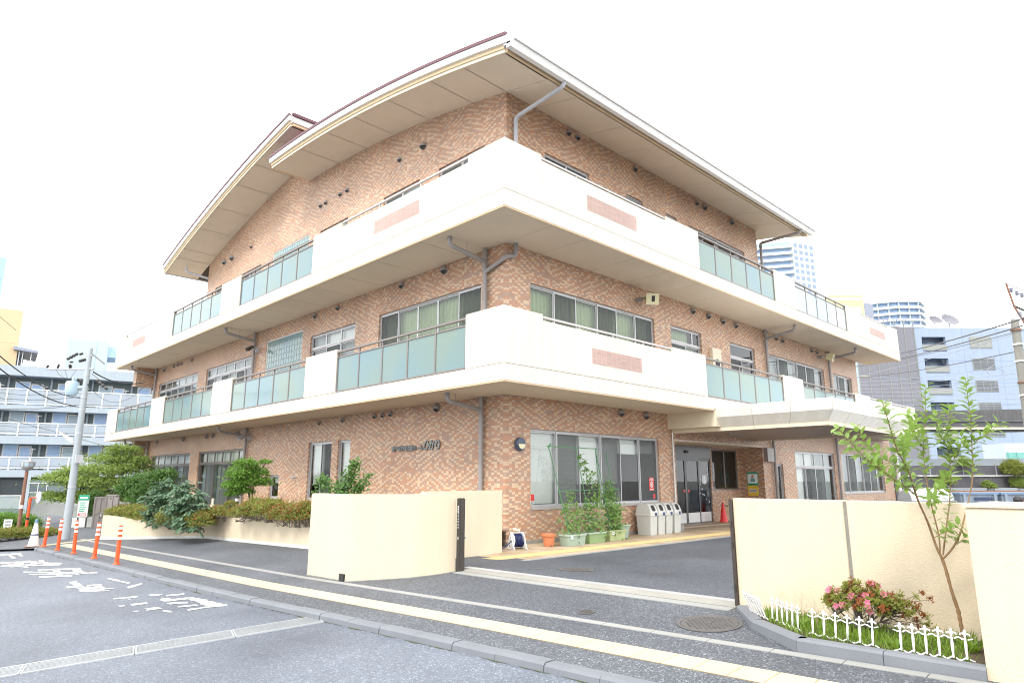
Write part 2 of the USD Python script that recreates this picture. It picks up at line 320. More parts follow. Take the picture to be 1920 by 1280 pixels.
pm('sign_green', (0.01, 0.30, 0.15), 0.4)
pm('sign_yellow', (0.72, 0.50, 0.05), 0.5)
pm('text_grey', (0.22, 0.23, 0.24), 0.5)
pm('letter_metal', (0.16, 0.165, 0.165), 0.3, 0.06, metal=0.6)
pm('gate_grey', (0.21, 0.185, 0.175), 0.5, 0.07)
pm('cream_pipe', (0.62, 0.58, 0.47), 0.5, 0.08)
pm('apt_wall', (0.125, 0.16, 0.17), 0.7, 0.14, 0.5, 6)
pm('apt_band', (0.33, 0.385, 0.44), 0.5, 0.05, 0.3, 6, stain=0.07)
pm('apt_curtain', (0.40, 0.55, 0.78), 0.7, 0.15, 1.2, 8)
pm('apt_dark', (0.08, 0.105, 0.12), 0.25, 0.2)
pm('pale_blue', (0.40, 0.50, 0.56), 0.6, 0.04, 0.2, 2)
pm('ochre', (0.55, 0.41, 0.25), 0.7, 0.04, 0.2, 2)
pm('blue_wall', (0.265, 0.325, 0.435), 0.6, 0.04, 0.15, 2, stain=0.06)
pm('blue_dark', (0.20, 0.26, 0.40), 0.6, 0.08)
pm('mesh_grey', (0.175, 0.175, 0.20), 0.8, 0.10, 0.4, 3)
pm('win_grey', (0.10, 0.11, 0.125), 0.3, 0.2, 0.5, 3)
pm('win_blind', (0.24, 0.25, 0.235), 0.6, 0.1)
pm('tower_white', (0.45, 0.50, 0.55), 0.6, 0.02, 0.1, 1)
pm('tower_blue', (0.24, 0.34, 0.50), 0.4, 0.1, 0.3, 2)
pm('tower_grey', (0.24, 0.26, 0.33), 0.6, 0.05)
pm('yellow_wall', (0.58, 0.49, 0.25), 0.6, 0.05)
pm('skip_blue', (0.215, 0.265, 0.33), 0.5, 0.10, 3, 20, stain=0.15)
pm('skip_lid', (0.13, 0.21, 0.32), 0.4, 0.1)
pm('silver', (0.50, 0.52, 0.56), 0.35, 0.04, 2, 10, metal=0.2)
pm('teal_net', (0.16, 0.38, 0.35), 0.7, 0.1)
pm('black_fence', (0.075, 0.075, 0.085), 0.7, 0.2, 1, 8)
pm('lens', (0.72, 0.66, 0.42), 0.3)
pm('lamp_blue', (0.05, 0.07, 0.12), 0.35)
pm('flood_cream', (0.62, 0.58, 0.36), 0.45, 0.04)
pm('car_red', (0.5, 0.01, 0.02), 0.25, 0.02, coat=0.6)
pm('paint_white', (0.46, 0.46, 0.455), 0.6, 0.10, 6, 40)
def glassy(name, base, mode):
    N = {'f': ('fresnel', {'IOR': 1.5}), 'gl': ('glossy_bsdf', {'color': (0.95, 0.97, 1.0), 'roughness': 0.015}), 'mc': ('mix_closure', {})}
    L = [('f.fac', 'mc.fac'), ('gl.BSDF', 'mc.closure2')]
    if mode == 'clear':
        N['t'] = ('transparent_bsdf', {'color': base}); L.append(('t.BSDF', 'mc.closure1'))
    else:
        N['g'] = ('geometry', {}); N['nz'] = ('noise_texture', {'scale': 0.55, 'detail': 2.0}); N['cr'] = ('rgb_ramp', {'ramp': [(0.36, tuple(np.array(base)*(1.12, 1.04, 0.88))), (0.64, tuple(np.array(base)*(0.88, 1.0, 1.14)))]}); L += [('g.position', 'nz.vector'), ('nz.fac', 'cr.fac'), ('cr.color', 'd.color')]
        N['d'] = ('diffuse_bsdf', {'color': base}); N['tr'] = ('translucent_bsdf', {'color': tuple(np.minimum(np.array(base)*1.25, 0.9))}); N['m2'] = ('mix_closure', {'fac': 0.42})
        N['gl'][1]['roughness'] = 0.12
        L += [('d.BSDF', 'm2.closure1'), ('tr.BSDF', 'm2.closure2'), ('m2.closure', 'mc.closure1')]
    MAT[name] = usdkit.material(stage, f'/World/Looks/{name}', N, L, surface='mc.closure')
glassy('glass', (0.93, 0.955, 0.945), 'clear')
glassy('frosted', (0.205, 0.305, 0.30), 'frost')
glassy('frosted_pale', (0.42, 0.48, 0.49), 'frost')
glassy('glass_block', (0.30, 0.41, 0.40), 'frost')
MAT['apt_screen'] = usdkit.material(stage, '/World/Looks/apt_screen', {'t': ('transparent_bsdf', {'color': (0.85, 0.9, 0.95)}), 'd': ('diffuse_bsdf', {'color': (0.40, 0.44, 0.48)}), 'm': ('mix_closure', {'fac': 0.55})},
    [('t.BSDF', 'm.closure1'), ('d.BSDF', 'm.closure2')], surface='m.closure')
MAT['screen'] = usdkit.material(stage, '/World/Looks/screen', {'t': ('transparent_bsdf', {'color': (0.75, 0.75, 0.75)}), 'd': ('diffuse_bsdf', {'color': (0.095, 0.10, 0.10)}), 'm': ('mix_closure', {'fac': 0.45})},
    [('t.BSDF', 'm.closure1'), ('d.BSDF', 'm.closure2')], surface='m.closure')
# ---------------------------------------------------------------- the ground
def H(x, y):
    xs = np.clip(x, -12.0, -3.3); b = 0.33 + 0.07*xs - 0.01*(np.clip(y, -30.0, 26.0) + 8.0)
    t = np.clip((np.asarray(x, float) + 3.3)/2.3, 0, 1); t = t*t*(3-2*t)
    return b*(1-t)
KY = [-30, -16, -10, -7.85, -5.57, -2.83, -0.6, 4.93, 11.2]; KX = [-5.1, -5.75, -5.99, -6.08, -6.18, -6.34, -6.47, -6.64, -6.84]
def kb(y): return np.interp(y, KY, KX)
def strip(xl, xr, ys, nx, dz):
    m = M(); ys = np.asarray(ys, float); V = []
    for y in ys:
        a, b = xl(y), xr(y)
        for i in range(nx+1):
            x = a + (b-a)*i/nx; V.append((x, y, float(H(x, y)) + dz))
    k = nx+1
    return m.add(V, [[j*k+i, j*k+i+1, (j+1)*k+i+1, (j+1)*k+i] for j in range(len(ys)-1) for i in range(nx)])
def structure(name): x = UsdGeom.Xform.Define(stage, uniq('/World', name)); return tag(x, None, None, None, 'structure')
def Hg(x, y): return float(H(x, y)) - 0.16 - min(3.0, max(0.0, (y-17.0)*0.3))*(1.0 if x < -0.5 else 0.0)
xs = np.concatenate([[-900, -300, -120, -60, -30, -15], np.arange(-12, -2.9, 1), np.linspace(-2.6, -1, 5), [0, 10, 30, 60, 120, 300, 900]])
ys = np.concatenate([[-900, -300, -100], np.arange(-30, 16, 4), [17, 20, 23, 27, 40, 80, 160, 300, 900]])
g = M(); g.add([(x, y, Hg(x, y)) for y in ys for x in xs], [[j*len(xs)+i, j*len(xs)+i+1, (j+1)*len(xs)+i+1, (j+1)*len(xs)+i] for j in range(len(ys)-1) for i in range(len(xs)-1)])
put('ground', g, 'ground_far', kind='structure', smooth=True)
YS = np.arange(-16, 11.21, 0.4)
road = structure('road'); put('road_surface', strip(lambda y: -42.0, lambda y: kb(y)-0.10, np.arange(-30, 18.1, 1.0), 30, -0.055), 'asphalt_road', road)
put('pavement', strip(lambda y: kb(y)-0.02, lambda y: -3.30 if y > -2.6 else -3.62, np.concatenate([YS, [11.6, 12.4, 14, 18, 24, 30]]), 8, 0.0), 'asphalt_path', kind='structure')
put('driveway', strip(lambda y: -3.30, lambda y: 32.0, np.arange(-22, 0.1, 1.0), 46, 0.002), 'asphalt_yard', kind='structure')
pv = M(); far = [(-6.86, 11.2), (-6.86, 26), (-12, 26), (-12, 18.4)]
pv.add([(x, y, float(H(x, y))+0.0) for x, y in far], [[0, 1, 2], [0, 2, 3]]); put('pavement', pv, 'asphalt_path', kind='structure')
# painted road lettering, worn
G7 = lambda P: P
marks = [[(-7.68,11.32),(-7.65,11.30),(-7.60,11.26),(-7.56,11.21),(-7.49,11.21),(-7.42,11.11),(-7.37,11.06),(-7.32,11.02),(-7.31,10.95),(-7.31,10.88),(-7.33,10.82),(-7.33,10.73),(-7.41,10.78),(-7.45,10.81),(-7.55,10.87),(-7.63,10.89),(-7.68,10.95),(-7.76,10.99),(-7.78,11.07),(-7.75,11.11),(-7.72,11.21),(-7.72,11.27)],
[(-7.58,11.06),(-7.54,11.05),(-7.52,11.03),(-7.53,10.94),(-7.53,10.89),(-7.54,10.80),(-7.54,10.70),(-7.54,10.67),(-7.57,10.59),(-7.57,10.53),(-7.59,10.44),(-7.56,10.39),(-7.60,10.30),(-7.57,10.23),(-7.56,10.15),(-7.58,10.08),(-7.57,10.02),(-7.60,9.93),(-7.58,9.88),(-7.60,9.82),(-7.61,9.72),(-7.62,9.65),(-7.60,9.57),(-7.66,9.65),(-7.68,9.72),(-7.69,9.77),(-7.67,9.87),(-7.65,9.93),(-7.66,10.00),(-7.65,10.08),(-7.66,10.14),(-7.64,10.22),(-7.63,10.31),(-7.61,10.37),(-7.65,10.42),(-7.63,10.50),(-7.64,10.58),(-7.60,10.62),(-7.62,10.70),(-7.60,10.79),(-7.57,10.85),(-7.58,10.92),(-7.56,11.00)],
[(-7.42,10.96),(-7.42,10.94),(-7.37,10.93),(-7.39,10.84),(-7.38,10.77),(-7.40,10.70),(-7.36,10.62),(-7.39,10.53),(-7.40,10.48),(-7.37,10.39),(-7.38,10.32),(-7.38,10.22),(-7.39,10.17),(-7.39,10.09),(-7.43,10.07),(-7.45,10.06),(-7.46,10.15),(-7.45,10.24),(-7.48,10.30),(-7.46,10.37),(-7.44,10.45),(-7.44,10.52),(-7.43,10.59),(-7.45,10.68),(-7.45,10.77),(-7.43,10.84),(-7.44,10.89)],
[(-7.98,9.20),(-7.95,9.14),(-7.90,9.10),(-7.87,9.03),(-7.82,8.95),(-7.78,8.89),(-7.73,8.87),(-7.69,8.80),(-7.63,8.74),(-7.60,8.68),(-7.58,8.64),(-7.54,8.58),(-7.48,8.53),(-7.44,8.45),(-7.39,8.40),(-7.41,8.32),(-7.42,8.23),(-7.44,8.14),(-7.50,8.19),(-7.53,8.26),(-7.55,8.28),(-7.61,8.35),(-7.67,8.41),(-7.71,8.44),(-7.76,8.51),(-7.80,8.56),(-7.84,8.63),(-7.90,8.67),(-7.94,8.72),(-7.96,8.79),(-8.04,8.83),(-8.02,8.94),(-8.01,8.98),(-8.00,9.05),(-7.97,9.11)],
[(-7.98,8.13),(-7.93,8.07),(-7.86,8.03),(-7.83,7.98),(-7.78,7.95),(-7.70,7.90),(-7.65,7.85),(-7.61,7.81),(-7.54,7.75),(-7.55,7.68),(-7.57,7.58),(-7.57,7.52),(-7.59,7.41),(-7.65,7.48),(-7.73,7.52),(-7.75,7.55),(-7.81,7.62),(-7.90,7.67),(-7.97,7.71),(-7.99,7.75),(-7.98,7.83),(-7.99,7.91),(-8.02,7.98),(-7.99,8.04)],
[(-7.72,8.73),(-7.67,8.70),(-7.63,8.73),(-7.63,8.65),(-7.62,8.57),(-7.65,8.48),(-7.64,8.44),(-7.65,8.36),(-7.66,8.29),(-7.67,8.21),(-7.68,8.12),(-7.68,8.06),(-7.69,8.01),(-7.68,7.96),(-7.68,7.85),(-7.68,7.79),(-7.71,7.73),(-7.71,7.61),(-7.70,7.56),(-7.70,7.49),(-7.73,7.45),(-7.74,7.36),(-7.71,7.29),(-7.74,7.21),(-7.77,7.24),(-7.81,7.29),(-7.79,7.35),(-7.82,7.44),(-7.81,7.51),(-7.80,7.59),(-7.80,7.64),(-7.82,7.71),(-7.76,7.78),(-7.78,7.85),(-7.76,7.94),(-7.78,8.01),(-7.76,8.09),(-7.76,8.17),(-7.74,8.22),(-7.75,8.29),(-7.73,8.36),(-7.72,8.44),(-7.71,8.52),(-7.72,8.56),(-7.71,8.66)],
[(-8.09,8.34),(-8.03,8.35),(-7.97,8.39),(-7.89,8.38),(-7.84,8.41),(-7.73,8.43),(-7.76,8.36),(-7.74,8.27),(-7.75,8.18),(-7.76,8.09),(-7.86,8.09),(-7.93,8.09),(-8.04,8.06),(-8.09,8.04),(-8.09,8.13),(-8.09,8.18),(-8.10,8.28)],
[(-7.52,8.71),(-7.50,8.68),(-7.45,8.64),(-7.48,8.59),(-7.48,8.51),(-7.47,8.45),(-7.49,8.38),(-7.50,8.31),(-7.50,8.22),(-7.48,8.16),(-7.50,8.09),(-7.49,8.02),(-7.50,7.96),(-7.51,7.87),(-7.52,7.82),(-7.50,7.75),(-7.52,7.66),(-7.51,7.59),(-7.52,7.53),(-7.54,7.45),(-7.54,7.41),(-7.51,7.31),(-7.58,7.27),(-7.62,7.29),(-7.63,7.37),(-7.64,7.43),(-7.61,7.49),(-7.60,7.58),(-7.62,7.63),(-7.59,7.71),(-7.61,7.78),(-7.59,7.85),(-7.58,7.93),(-7.56,8.01),(-7.57,8.08),(-7.56,8.15),(-7.58,8.22),(-7.56,8.30),(-7.56,8.36),(-7.55,8.44),(-7.55,8.49),(-7.54,8.56),(-7.54,8.64)],
[(-7.51,8.23),(-7.49,8.14),(-7.46,8.08),(-7.45,8.00),(-7.41,7.94),(-7.38,7.87),(-7.36,7.81),(-7.31,7.74),(-7.29,7.68),(-7.28,7.60),(-7.25,7.54),(-7.22,7.46),(-7.18,7.42),(-7.16,7.34),(-7.13,7.28),(-7.13,7.22),(-7.13,7.13),(-7.14,7.02),(-7.16,6.95),(-7.19,7.00),(-7.21,7.05),(-7.22,7.15),(-7.26,7.22),(-7.30,7.27),(-7.29,7.35),(-7.36,7.36),(-7.37,7.48),(-7.39,7.53),(-7.40,7.59),(-7.43,7.68),(-7.46,7.74),(-7.50,7.81),(-7.52,7.88),(-7.51,7.93),(-7.56,8.02),(-7.52,8.13)],
[(-7.33,8.51),(-7.31,8.49),(-7.28,8.44),(-7.28,8.36),(-7.27,8.29),(-7.28,8.20),(-7.29,8.14),(-7.30,8.08),(-7.31,7.98),(-7.32,7.91),(-7.31,7.84),(-7.31,7.78),(-7.33,7.68),(-7.33,7.64),(-7.36,7.57),(-7.33,7.49),(-7.35,7.44),(-7.35,7.33),(-7.37,7.26),(-7.41,7.22),(-7.44,7.23),(-7.45,7.31),(-7.43,7.38),(-7.44,7.46),(-7.41,7.52),(-7.41,7.60),(-7.42,7.68),(-7.42,7.75),(-7.41,7.81),(-7.41,7.87),(-7.38,7.95),(-7.38,8.02),(-7.37,8.08),(-7.39,8.16),(-7.38,8.23),(-7.36,8.31),(-7.36,8.40),(-7.33,8.47)],
[(-7.56,7.50),(-7.52,7.44),(-7.48,7.39),(-7.39,7.36),(-7.34,7.27),(-7.29,7.22),(-7.23,7.17),(-7.18,7.14),(-7.19,7.06),(-7.21,6.94),(-7.20,6.88),(-7.23,6.77),(-7.28,6.83),(-7.30,6.89),(-7.36,6.94),(-7.39,7.03),(-7.43,7.08),(-7.49,7.16),(-7.52,7.20),(-7.56,7.24),(-7.56,7.34),(-7.56,7.44)],
[(-7.93,6.48),(-7.91,6.44),(-7.88,6.36),(-7.87,6.32),(-7.82,6.25),(-7.81,6.20),(-7.80,6.12),(-7.71,6.05),(-7.70,5.98),(-7.66,5.91),(-7.64,5.87),(-7.63,5.81),(-7.60,5.73),(-7.56,5.67),(-7.52,5.62),(-7.50,5.54),(-7.48,5.48),(-7.43,5.41),(-7.41,5.35),(-7.39,5.30),(-7.37,5.22),(-7.31,5.15),(-7.30,5.08),(-7.27,5.01),(-7.24,4.96),(-7.21,4.92),(-7.17,4.85),(-7.15,4.77),(-7.13,4.69),(-7.09,4.67),(-7.05,4.58),(-7.01,4.52),(-7.05,4.43),(-7.07,4.36),(-7.06,4.43),(-7.13,4.49),(-7.15,4.54),(-7.18,4.64),(-7.20,4.70),(-7.25,4.74),(-7.25,4.84),(-7.32,4.89),(-7.33,4.96),(-7.36,5.02),(-7.39,5.09),(-7.42,5.13),(-7.49,5.21),(-7.50,5.29),(-7.50,5.35),(-7.54,5.42),(-7.56,5.47),(-7.59,5.56),(-7.63,5.63),(-7.67,5.69),(-7.70,5.74),(-7.73,5.82),(-7.76,5.88),(-7.80,5.95),(-7.79,6.01),(-7.82,6.08),(-7.85,6.14),(-7.92,6.22),(-7.93,6.26),(-7.97,6.32),(-7.95,6.41)],
[(-7.67,6.55),(-7.66,6.46),(-7.60,6.40),(-7.55,6.36),(-7.52,6.29),(-7.46,6.26),(-7.40,6.18),(-7.37,6.11),(-7.33,6.05),(-7.28,5.99),(-7.26,5.94),(-7.20,5.86),(-7.17,5.82),(-7.12,5.75),(-7.07,5.70),(-7.07,5.63),(-7.11,5.53),(-7.10,5.50),(-7.14,5.55),(-7.20,5.59),(-7.22,5.66),(-7.27,5.70),(-7.32,5.77),(-7.35,5.83),(-7.41,5.89),(-7.43,5.96),(-7.50,6.00),(-7.55,6.09),(-7.60,6.13),(-7.61,6.21),(-7.66,6.26),(-7.70,6.33),(-7.70,6.41),(-7.69,6.48)],
[(-7.94,5.90),(-7.90,5.81),(-7.84,5.75),(-7.80,5.69),(-7.75,5.64),(-7.74,5.59),(-7.68,5.51),(-7.64,5.49),(-7.60,5.40),(-7.58,5.35),(-7.55,5.25),(-7.50,5.21),(-7.43,5.16),(-7.42,5.09),(-7.37,5.03),(-7.34,4.98),(-7.29,4.92),(-7.25,4.88),(-7.19,4.78),(-7.14,4.74),(-7.12,4.67),(-7.15,4.60),(-7.17,4.52),(-7.20,4.56),(-7.25,4.64),(-7.29,4.69),(-7.34,4.75),(-7.39,4.80),(-7.40,4.87),(-7.45,4.93),(-7.48,5.02),(-7.54,5.07),(-7.59,5.14),(-7.61,5.17),(-7.64,5.25),(-7.69,5.31),(-7.75,5.36),(-7.77,5.43),(-7.83,5.51),(-7.86,5.54),(-7.91,5.62),(-7.93,5.68),(-7.93,5.73),(-7.94,5.81)],
[(-7.88,5.24),(-7.86,5.22),(-7.80,5.13),(-7.74,5.09),(-7.70,4.99),(-7.67,4.98),(-7.62,4.90),(-7.60,4.87),(-7.52,4.79),(-7.48,4.75),(-7.45,4.69),(-7.44,4.63),(-7.44,4.55),(-7.47,4.48),(-7.51,4.52),(-7.54,4.59),(-7.59,4.65),(-7.65,4.71),(-7.68,4.76),(-7.72,4.81),(-7.80,4.87),(-7.82,4.94),(-7.85,4.98),(-7.90,5.06),(-7.88,5.14)],
[(-7.48,6.23),(-7.43,6.17),(-7.38,6.09),(-7.41,5.99),(-7.42,5.93),(-7.39,5.88),(-7.43,5.78),(-7.42,5.73),(-7.45,5.66),(-7.44,5.59),(-7.45,5.51),(-7.46,5.42),(-7.48,5.35),(-7.47,5.27),(-7.51,5.22),(-7.49,5.16),(-7.50,5.05),(-7.53,4.99),(-7.53,4.90),(-7.54,4.85),(-7.56,4.78),(-7.54,4.71),(-7.55,4.65),(-7.61,4.71),(-7.66,4.78),(-7.65,4.83),(-7.63,4.90),(-7.63,4.99),(-7.62,5.05),(-7.60,5.13),(-7.63,5.17),(-7.58,5.26),(-7.62,5.31),(-7.58,5.39),(-7.57,5.47),(-7.56,5.52),(-7.55,5.63),(-7.56,5.69),(-7.53,5.76),(-7.53,5.80),(-7.53,5.90),(-7.50,5.97),(-7.50,6.04),(-7.50,6.08),(-7.49,6.17)],
[(-7.21,5.81),(-7.17,5.74),(-7.11,5.67),(-7.12,5.61),(-7.12,5.55),(-7.14,5.43),(-7.12,5.40),(-7.12,5.32),(-7.14,5.24),(-7.16,5.16),(-7.15,5.09),(-7.14,5.00),(-7.17,4.96),(-7.18,4.86),(-7.23,4.81),(-7.23,4.76),(-7.28,4.69),(-7.32,4.63),(-7.38,4.57),(-7.36,4.66),(-7.35,4.72),(-7.32,4.77),(-7.35,4.86),(-7.32,4.92),(-7.31,4.99),(-7.30,5.06),(-7.29,5.12),(-7.30,5.20),(-7.29,5.28),(-7.27,5.33),(-7.26,5.40),(-7.27,5.47),(-7.25,5.54),(-7.23,5.63),(-7.22,5.71),(-7.20,5.76)],
[(-7.79,3.20),(-7.79,3.12),(-7.74,3.05),(-7.72,2.98),(-7.69,2.91),(-7.67,2.84),(-7.64,2.76),(-7.62,2.73),(-7.58,2.64),(-7.56,2.57),(-7.55,2.50),(-7.51,2.45),(-7.49,2.39),(-7.47,2.30),(-7.43,2.25),(-7.41,2.15),(-7.37,2.10),(-7.36,2.02),(-7.36,1.97),(-7.36,1.88),(-7.37,1.96),(-7.43,2.04),(-7.45,2.12),(-7.46,2.16),(-7.51,2.22),(-7.54,2.30),(-7.57,2.38),(-7.59,2.42),(-7.61,2.47),(-7.66,2.57),(-7.67,2.62),(-7.70,2.68),(-7.73,2.74),(-7.78,2.84),(-7.80,2.88),(-7.80,2.97),(-7.85,3.01),(-7.83,3.09)],
[(-7.77,2.44),(-7.73,2.40),(-7.67,2.36),(-7.61,2.27),(-7.56,2.23),(-7.54,2.21),(-7.51,2.13),(-7.48,2.05),(-7.49,1.99),(-7.45,1.92),(-7.46,1.83),(-7.48,1.86),(-7.49,1.84),(-7.53,1.88),(-7.58,1.95),(-7.64,2.00),(-7.66,2.05),(-7.70,2.13),(-7.74,2.17),(-7.80,2.25),(-7.78,2.33)],
[(-7.67,3.70),(-7.62,3.68),(-7.54,3.66),(-7.58,3.58),(-7.59,3.53),(-7.58,3.43),(-7.60,3.37),(-7.58,3.29),(-7.59,3.22),(-7.59,3.16),(-7.59,3.08),(-7.61,3.02),(-7.63,2.94),(-7.61,2.88),(-7.62,2.79),(-7.62,2.71),(-7.63,2.65),(-7.63,2.56),(-7.64,2.48),(-7.63,2.43),(-7.64,2.35),(-7.70,2.41),(-7.74,2.43),(-7.74,2.52),(-7.75,2.60),(-7.74,2.66),(-7.74,2.74),(-7.73,2.81),(-7.74,2.88),(-7.72,2.97),(-7.72,3.05),(-7.71,3.09),(-7.70,3.16),(-7.70,3.26),(-7.70,3.32),(-7.67,3.40),(-7.69,3.48),(-7.69,3.54),(-7.68,3.58)],
[(-7.55,2.94),(-7.51,2.90),(-7.43,2.82),(-7.36,2.76),(-7.38,2.66),(-7.40,2.58),(-7.46,2.64),(-7.52,2.70),(-7.60,2.75),(-7.56,2.86)],
[(-7.46,2.90),(-7.42,2.86),(-7.38,2.81),(-7.40,2.72),(-7.39,2.67),(-7.39,2.59),(-7.42,2.53),(-7.42,2.43),(-7.42,2.38),(-7.42,2.29),(-7.46,2.24),(-7.48,2.15),(-7.48,2.07),(-7.50,2.01),(-7.47,1.94),(-7.49,1.86),(-7.52,1.92),(-7.56,1.94),(-7.56,2.02),(-7.56,2.10),(-7.56,2.18),(-7.53,2.25),(-7.53,2.31),(-7.53,2.38),(-7.52,2.48),(-7.50,2.54),(-7.51,2.62),(-7.50,2.66),(-7.51,2.75),(-7.49,2.85)],
[(-7.15,3.31),(-7.12,3.36),(-7.10,3.37),(-7.08,3.31),(-7.07,3.22),(-7.07,3.15),(-7.06,3.08),(-7.04,3.01),(-7.05,2.93),(-7.05,2.86),(-7.05,2.80),(-7.05,2.71),(-7.02,2.65),(-7.04,2.59),(-7.02,2.47),(-7.02,2.44),(-7.00,2.36),(-7.02,2.32),(-7.06,2.29),(-7.07,2.37),(-7.06,2.44),(-7.06,2.50),(-7.09,2.61),(-7.09,2.67),(-7.10,2.73),(-7.10,2.81),(-7.11,2.88),(-7.11,2.97),(-7.12,3.03),(-7.12,3.09),(-7.15,3.19),(-7.12,3.25)],
[(-7.19,1.91),(-7.14,1.96),(-7.07,2.01),(-6.99,2.04),(-6.89,2.10),(-6.92,2.01),(-6.94,1.91),(-6.98,1.90),(-7.05,1.84),(-7.10,1.78),(-7.16,1.77),(-7.21,1.72),(-7.20,1.77),(-7.19,1.87)],
[(-7.60,1.00),(-7.57,0.94),(-7.51,0.89),(-7.46,0.87),(-7.37,0.81),(-7.32,0.76),(-7.34,0.71),(-7.37,0.67),(-7.41,0.70),(-7.47,0.74),(-7.53,0.79),(-7.58,0.82),(-7.64,0.88),(-7.62,0.94)],
[(-7.50,0.88),(-7.51,0.87),(-7.46,0.88),(-7.50,0.78),(-7.48,0.70),(-7.47,0.64),(-7.48,0.57),(-7.49,0.49),(-7.48,0.44),(-7.50,0.42),(-7.49,0.42),(-7.49,0.49),(-7.50,0.59),(-7.48,0.66),(-7.49,0.73),(-7.50,0.83)],
[(-7.59,0.17),(-7.51,0.14),(-7.40,0.06),(-7.40,0.02),(-7.41,-0.04),(-7.50,-0.03),(-7.61,0.00),(-7.60,0.09)],
[(-7.73,0.22),(-7.71,0.17),(-7.66,0.18),(-7.67,0.15),(-7.68,0.09),(-7.74,0.11),(-7.75,0.11),(-7.74,0.16)],
[(-7.57,-0.40),(-7.48,-0.45),(-7.42,-0.48),(-7.41,-0.56),(-7.40,-0.67),(-7.49,-0.63),(-7.60,-0.59),(-7.54,-0.48)],
[(-7.46,-0.76),(-7.42,-0.86),(-7.39,-0.94),(-7.40,-1.05),(-7.39,-1.04),(-7.40,-1.09),(-7.45,-1.00),(-7.47,-0.89),(-7.44,-0.82)],
[(-7.71,-0.45),(-7.67,-0.47),(-7.65,-0.49),(-7.68,-0.52),(-7.65,-0.57),(-7.69,-0.53),(-7.73,-0.52),(-7.73,-0.50)],
[(-7.20,0.72),(-7.11,0.67),(-7.04,0.59),(-7.02,0.57),(-7.06,0.51),(-7.09,0.49),(-7.15,0.47),(-7.16,0.54),(-7.19,0.63),(-7.19,0.69)],
[(-7.03,0.40),(-6.96,0.36),(-6.89,0.31),(-6.79,0.25),(-6.83,0.20),(-6.82,0.15),(-6.92,0.18),(-6.97,0.25),(-7.06,0.28),(-7.03,0.36)],
[(-7.18,0.19),(-7.10,0.12),(-7.07,0.06),(-7.09,0.00),(-7.09,-0.09),(-7.02,-0.09),(-6.95,-0.12),(-6.89,-0.15),(-6.88,-0.22),(-6.87,-0.33),(-6.94,-0.30),(-7.00,-0.28),(-7.06,-0.23),(-7.11,-0.21),(-7.17,-0.19),(-7.22,-0.12),(-7.22,-0.04),(-7.22,0.06),(-7.16,0.14)],
[(-7.24,-0.30),(-7.15,-0.35),(-7.11,-0.40),(-7.05,-0.47),(-7.01,-0.53),(-7.05,-0.64),(-7.10,-0.57),(-7.16,-0.52),(-7.24,-0.45),(-7.24,-0.40)],
[(-7.23,-0.70),(-7.16,-0.75),(-7.09,-0.80),(-7.03,-0.84),(-7.00,-0.91),(-7.03,-0.95),(-7.09,-0.91),(-7.17,-0.87),(-7.25,-0.79),(-7.21,-0.76)],
[(-7.21,-1.06),(-7.14,-1.10),(-7.06,-1.14),(-6.98,-1.15),(-6.95,-1.20),(-6.98,-1.27),(-7.04,-1.22),(-7.14,-1.21),(-7.24,-1.18),(-7.22,-1.13)],
[(-6.90,-0.15),(-6.87,-0.17),(-6.82,-0.20),(-6.84,-0.30),(-6.82,-0.36),(-6.82,-0.44),(-6.80,-0.52),(-6.81,-0.56),(-6.78,-0.64),(-6.81,-0.73),(-6.80,-0.81),(-6.79,-0.85),(-6.78,-0.95),(-6.79,-1.02),(-6.76,-1.10),(-6.77,-1.17),(-6.78,-1.24),(-6.75,-1.30),(-6.75,-1.35),(-6.82,-1.38),(-6.87,-1.33),(-6.98,-1.25),(-6.95,-1.19),(-6.96,-1.11),(-6.96,-1.05),(-6.96,-0.96),(-6.97,-0.90),(-6.94,-0.82),(-6.95,-0.76),(-6.93,-0.69),(-6.93,-0.59),(-6.93,-0.54),(-6.95,-0.45),(-6.94,-0.39),(-6.94,-0.30),(-6.91,-0.23)]]
for P in marks:
    m = M(); P = [tuple(p) for p in P]; pg = Polygon(P).buffer(0)
    for gg in getattr(pg, 'geoms', [pg]):
        if gg.area < 1e-4: continue
        v, f = trimesh.creation.triangulate_polygon(gg, engine='earcut')
        m.add([(a, b, float(H(a, b)) - 0.051) for a, b in v], f)
    if m.n: put('painted_marking', m, 'paint_white', road)
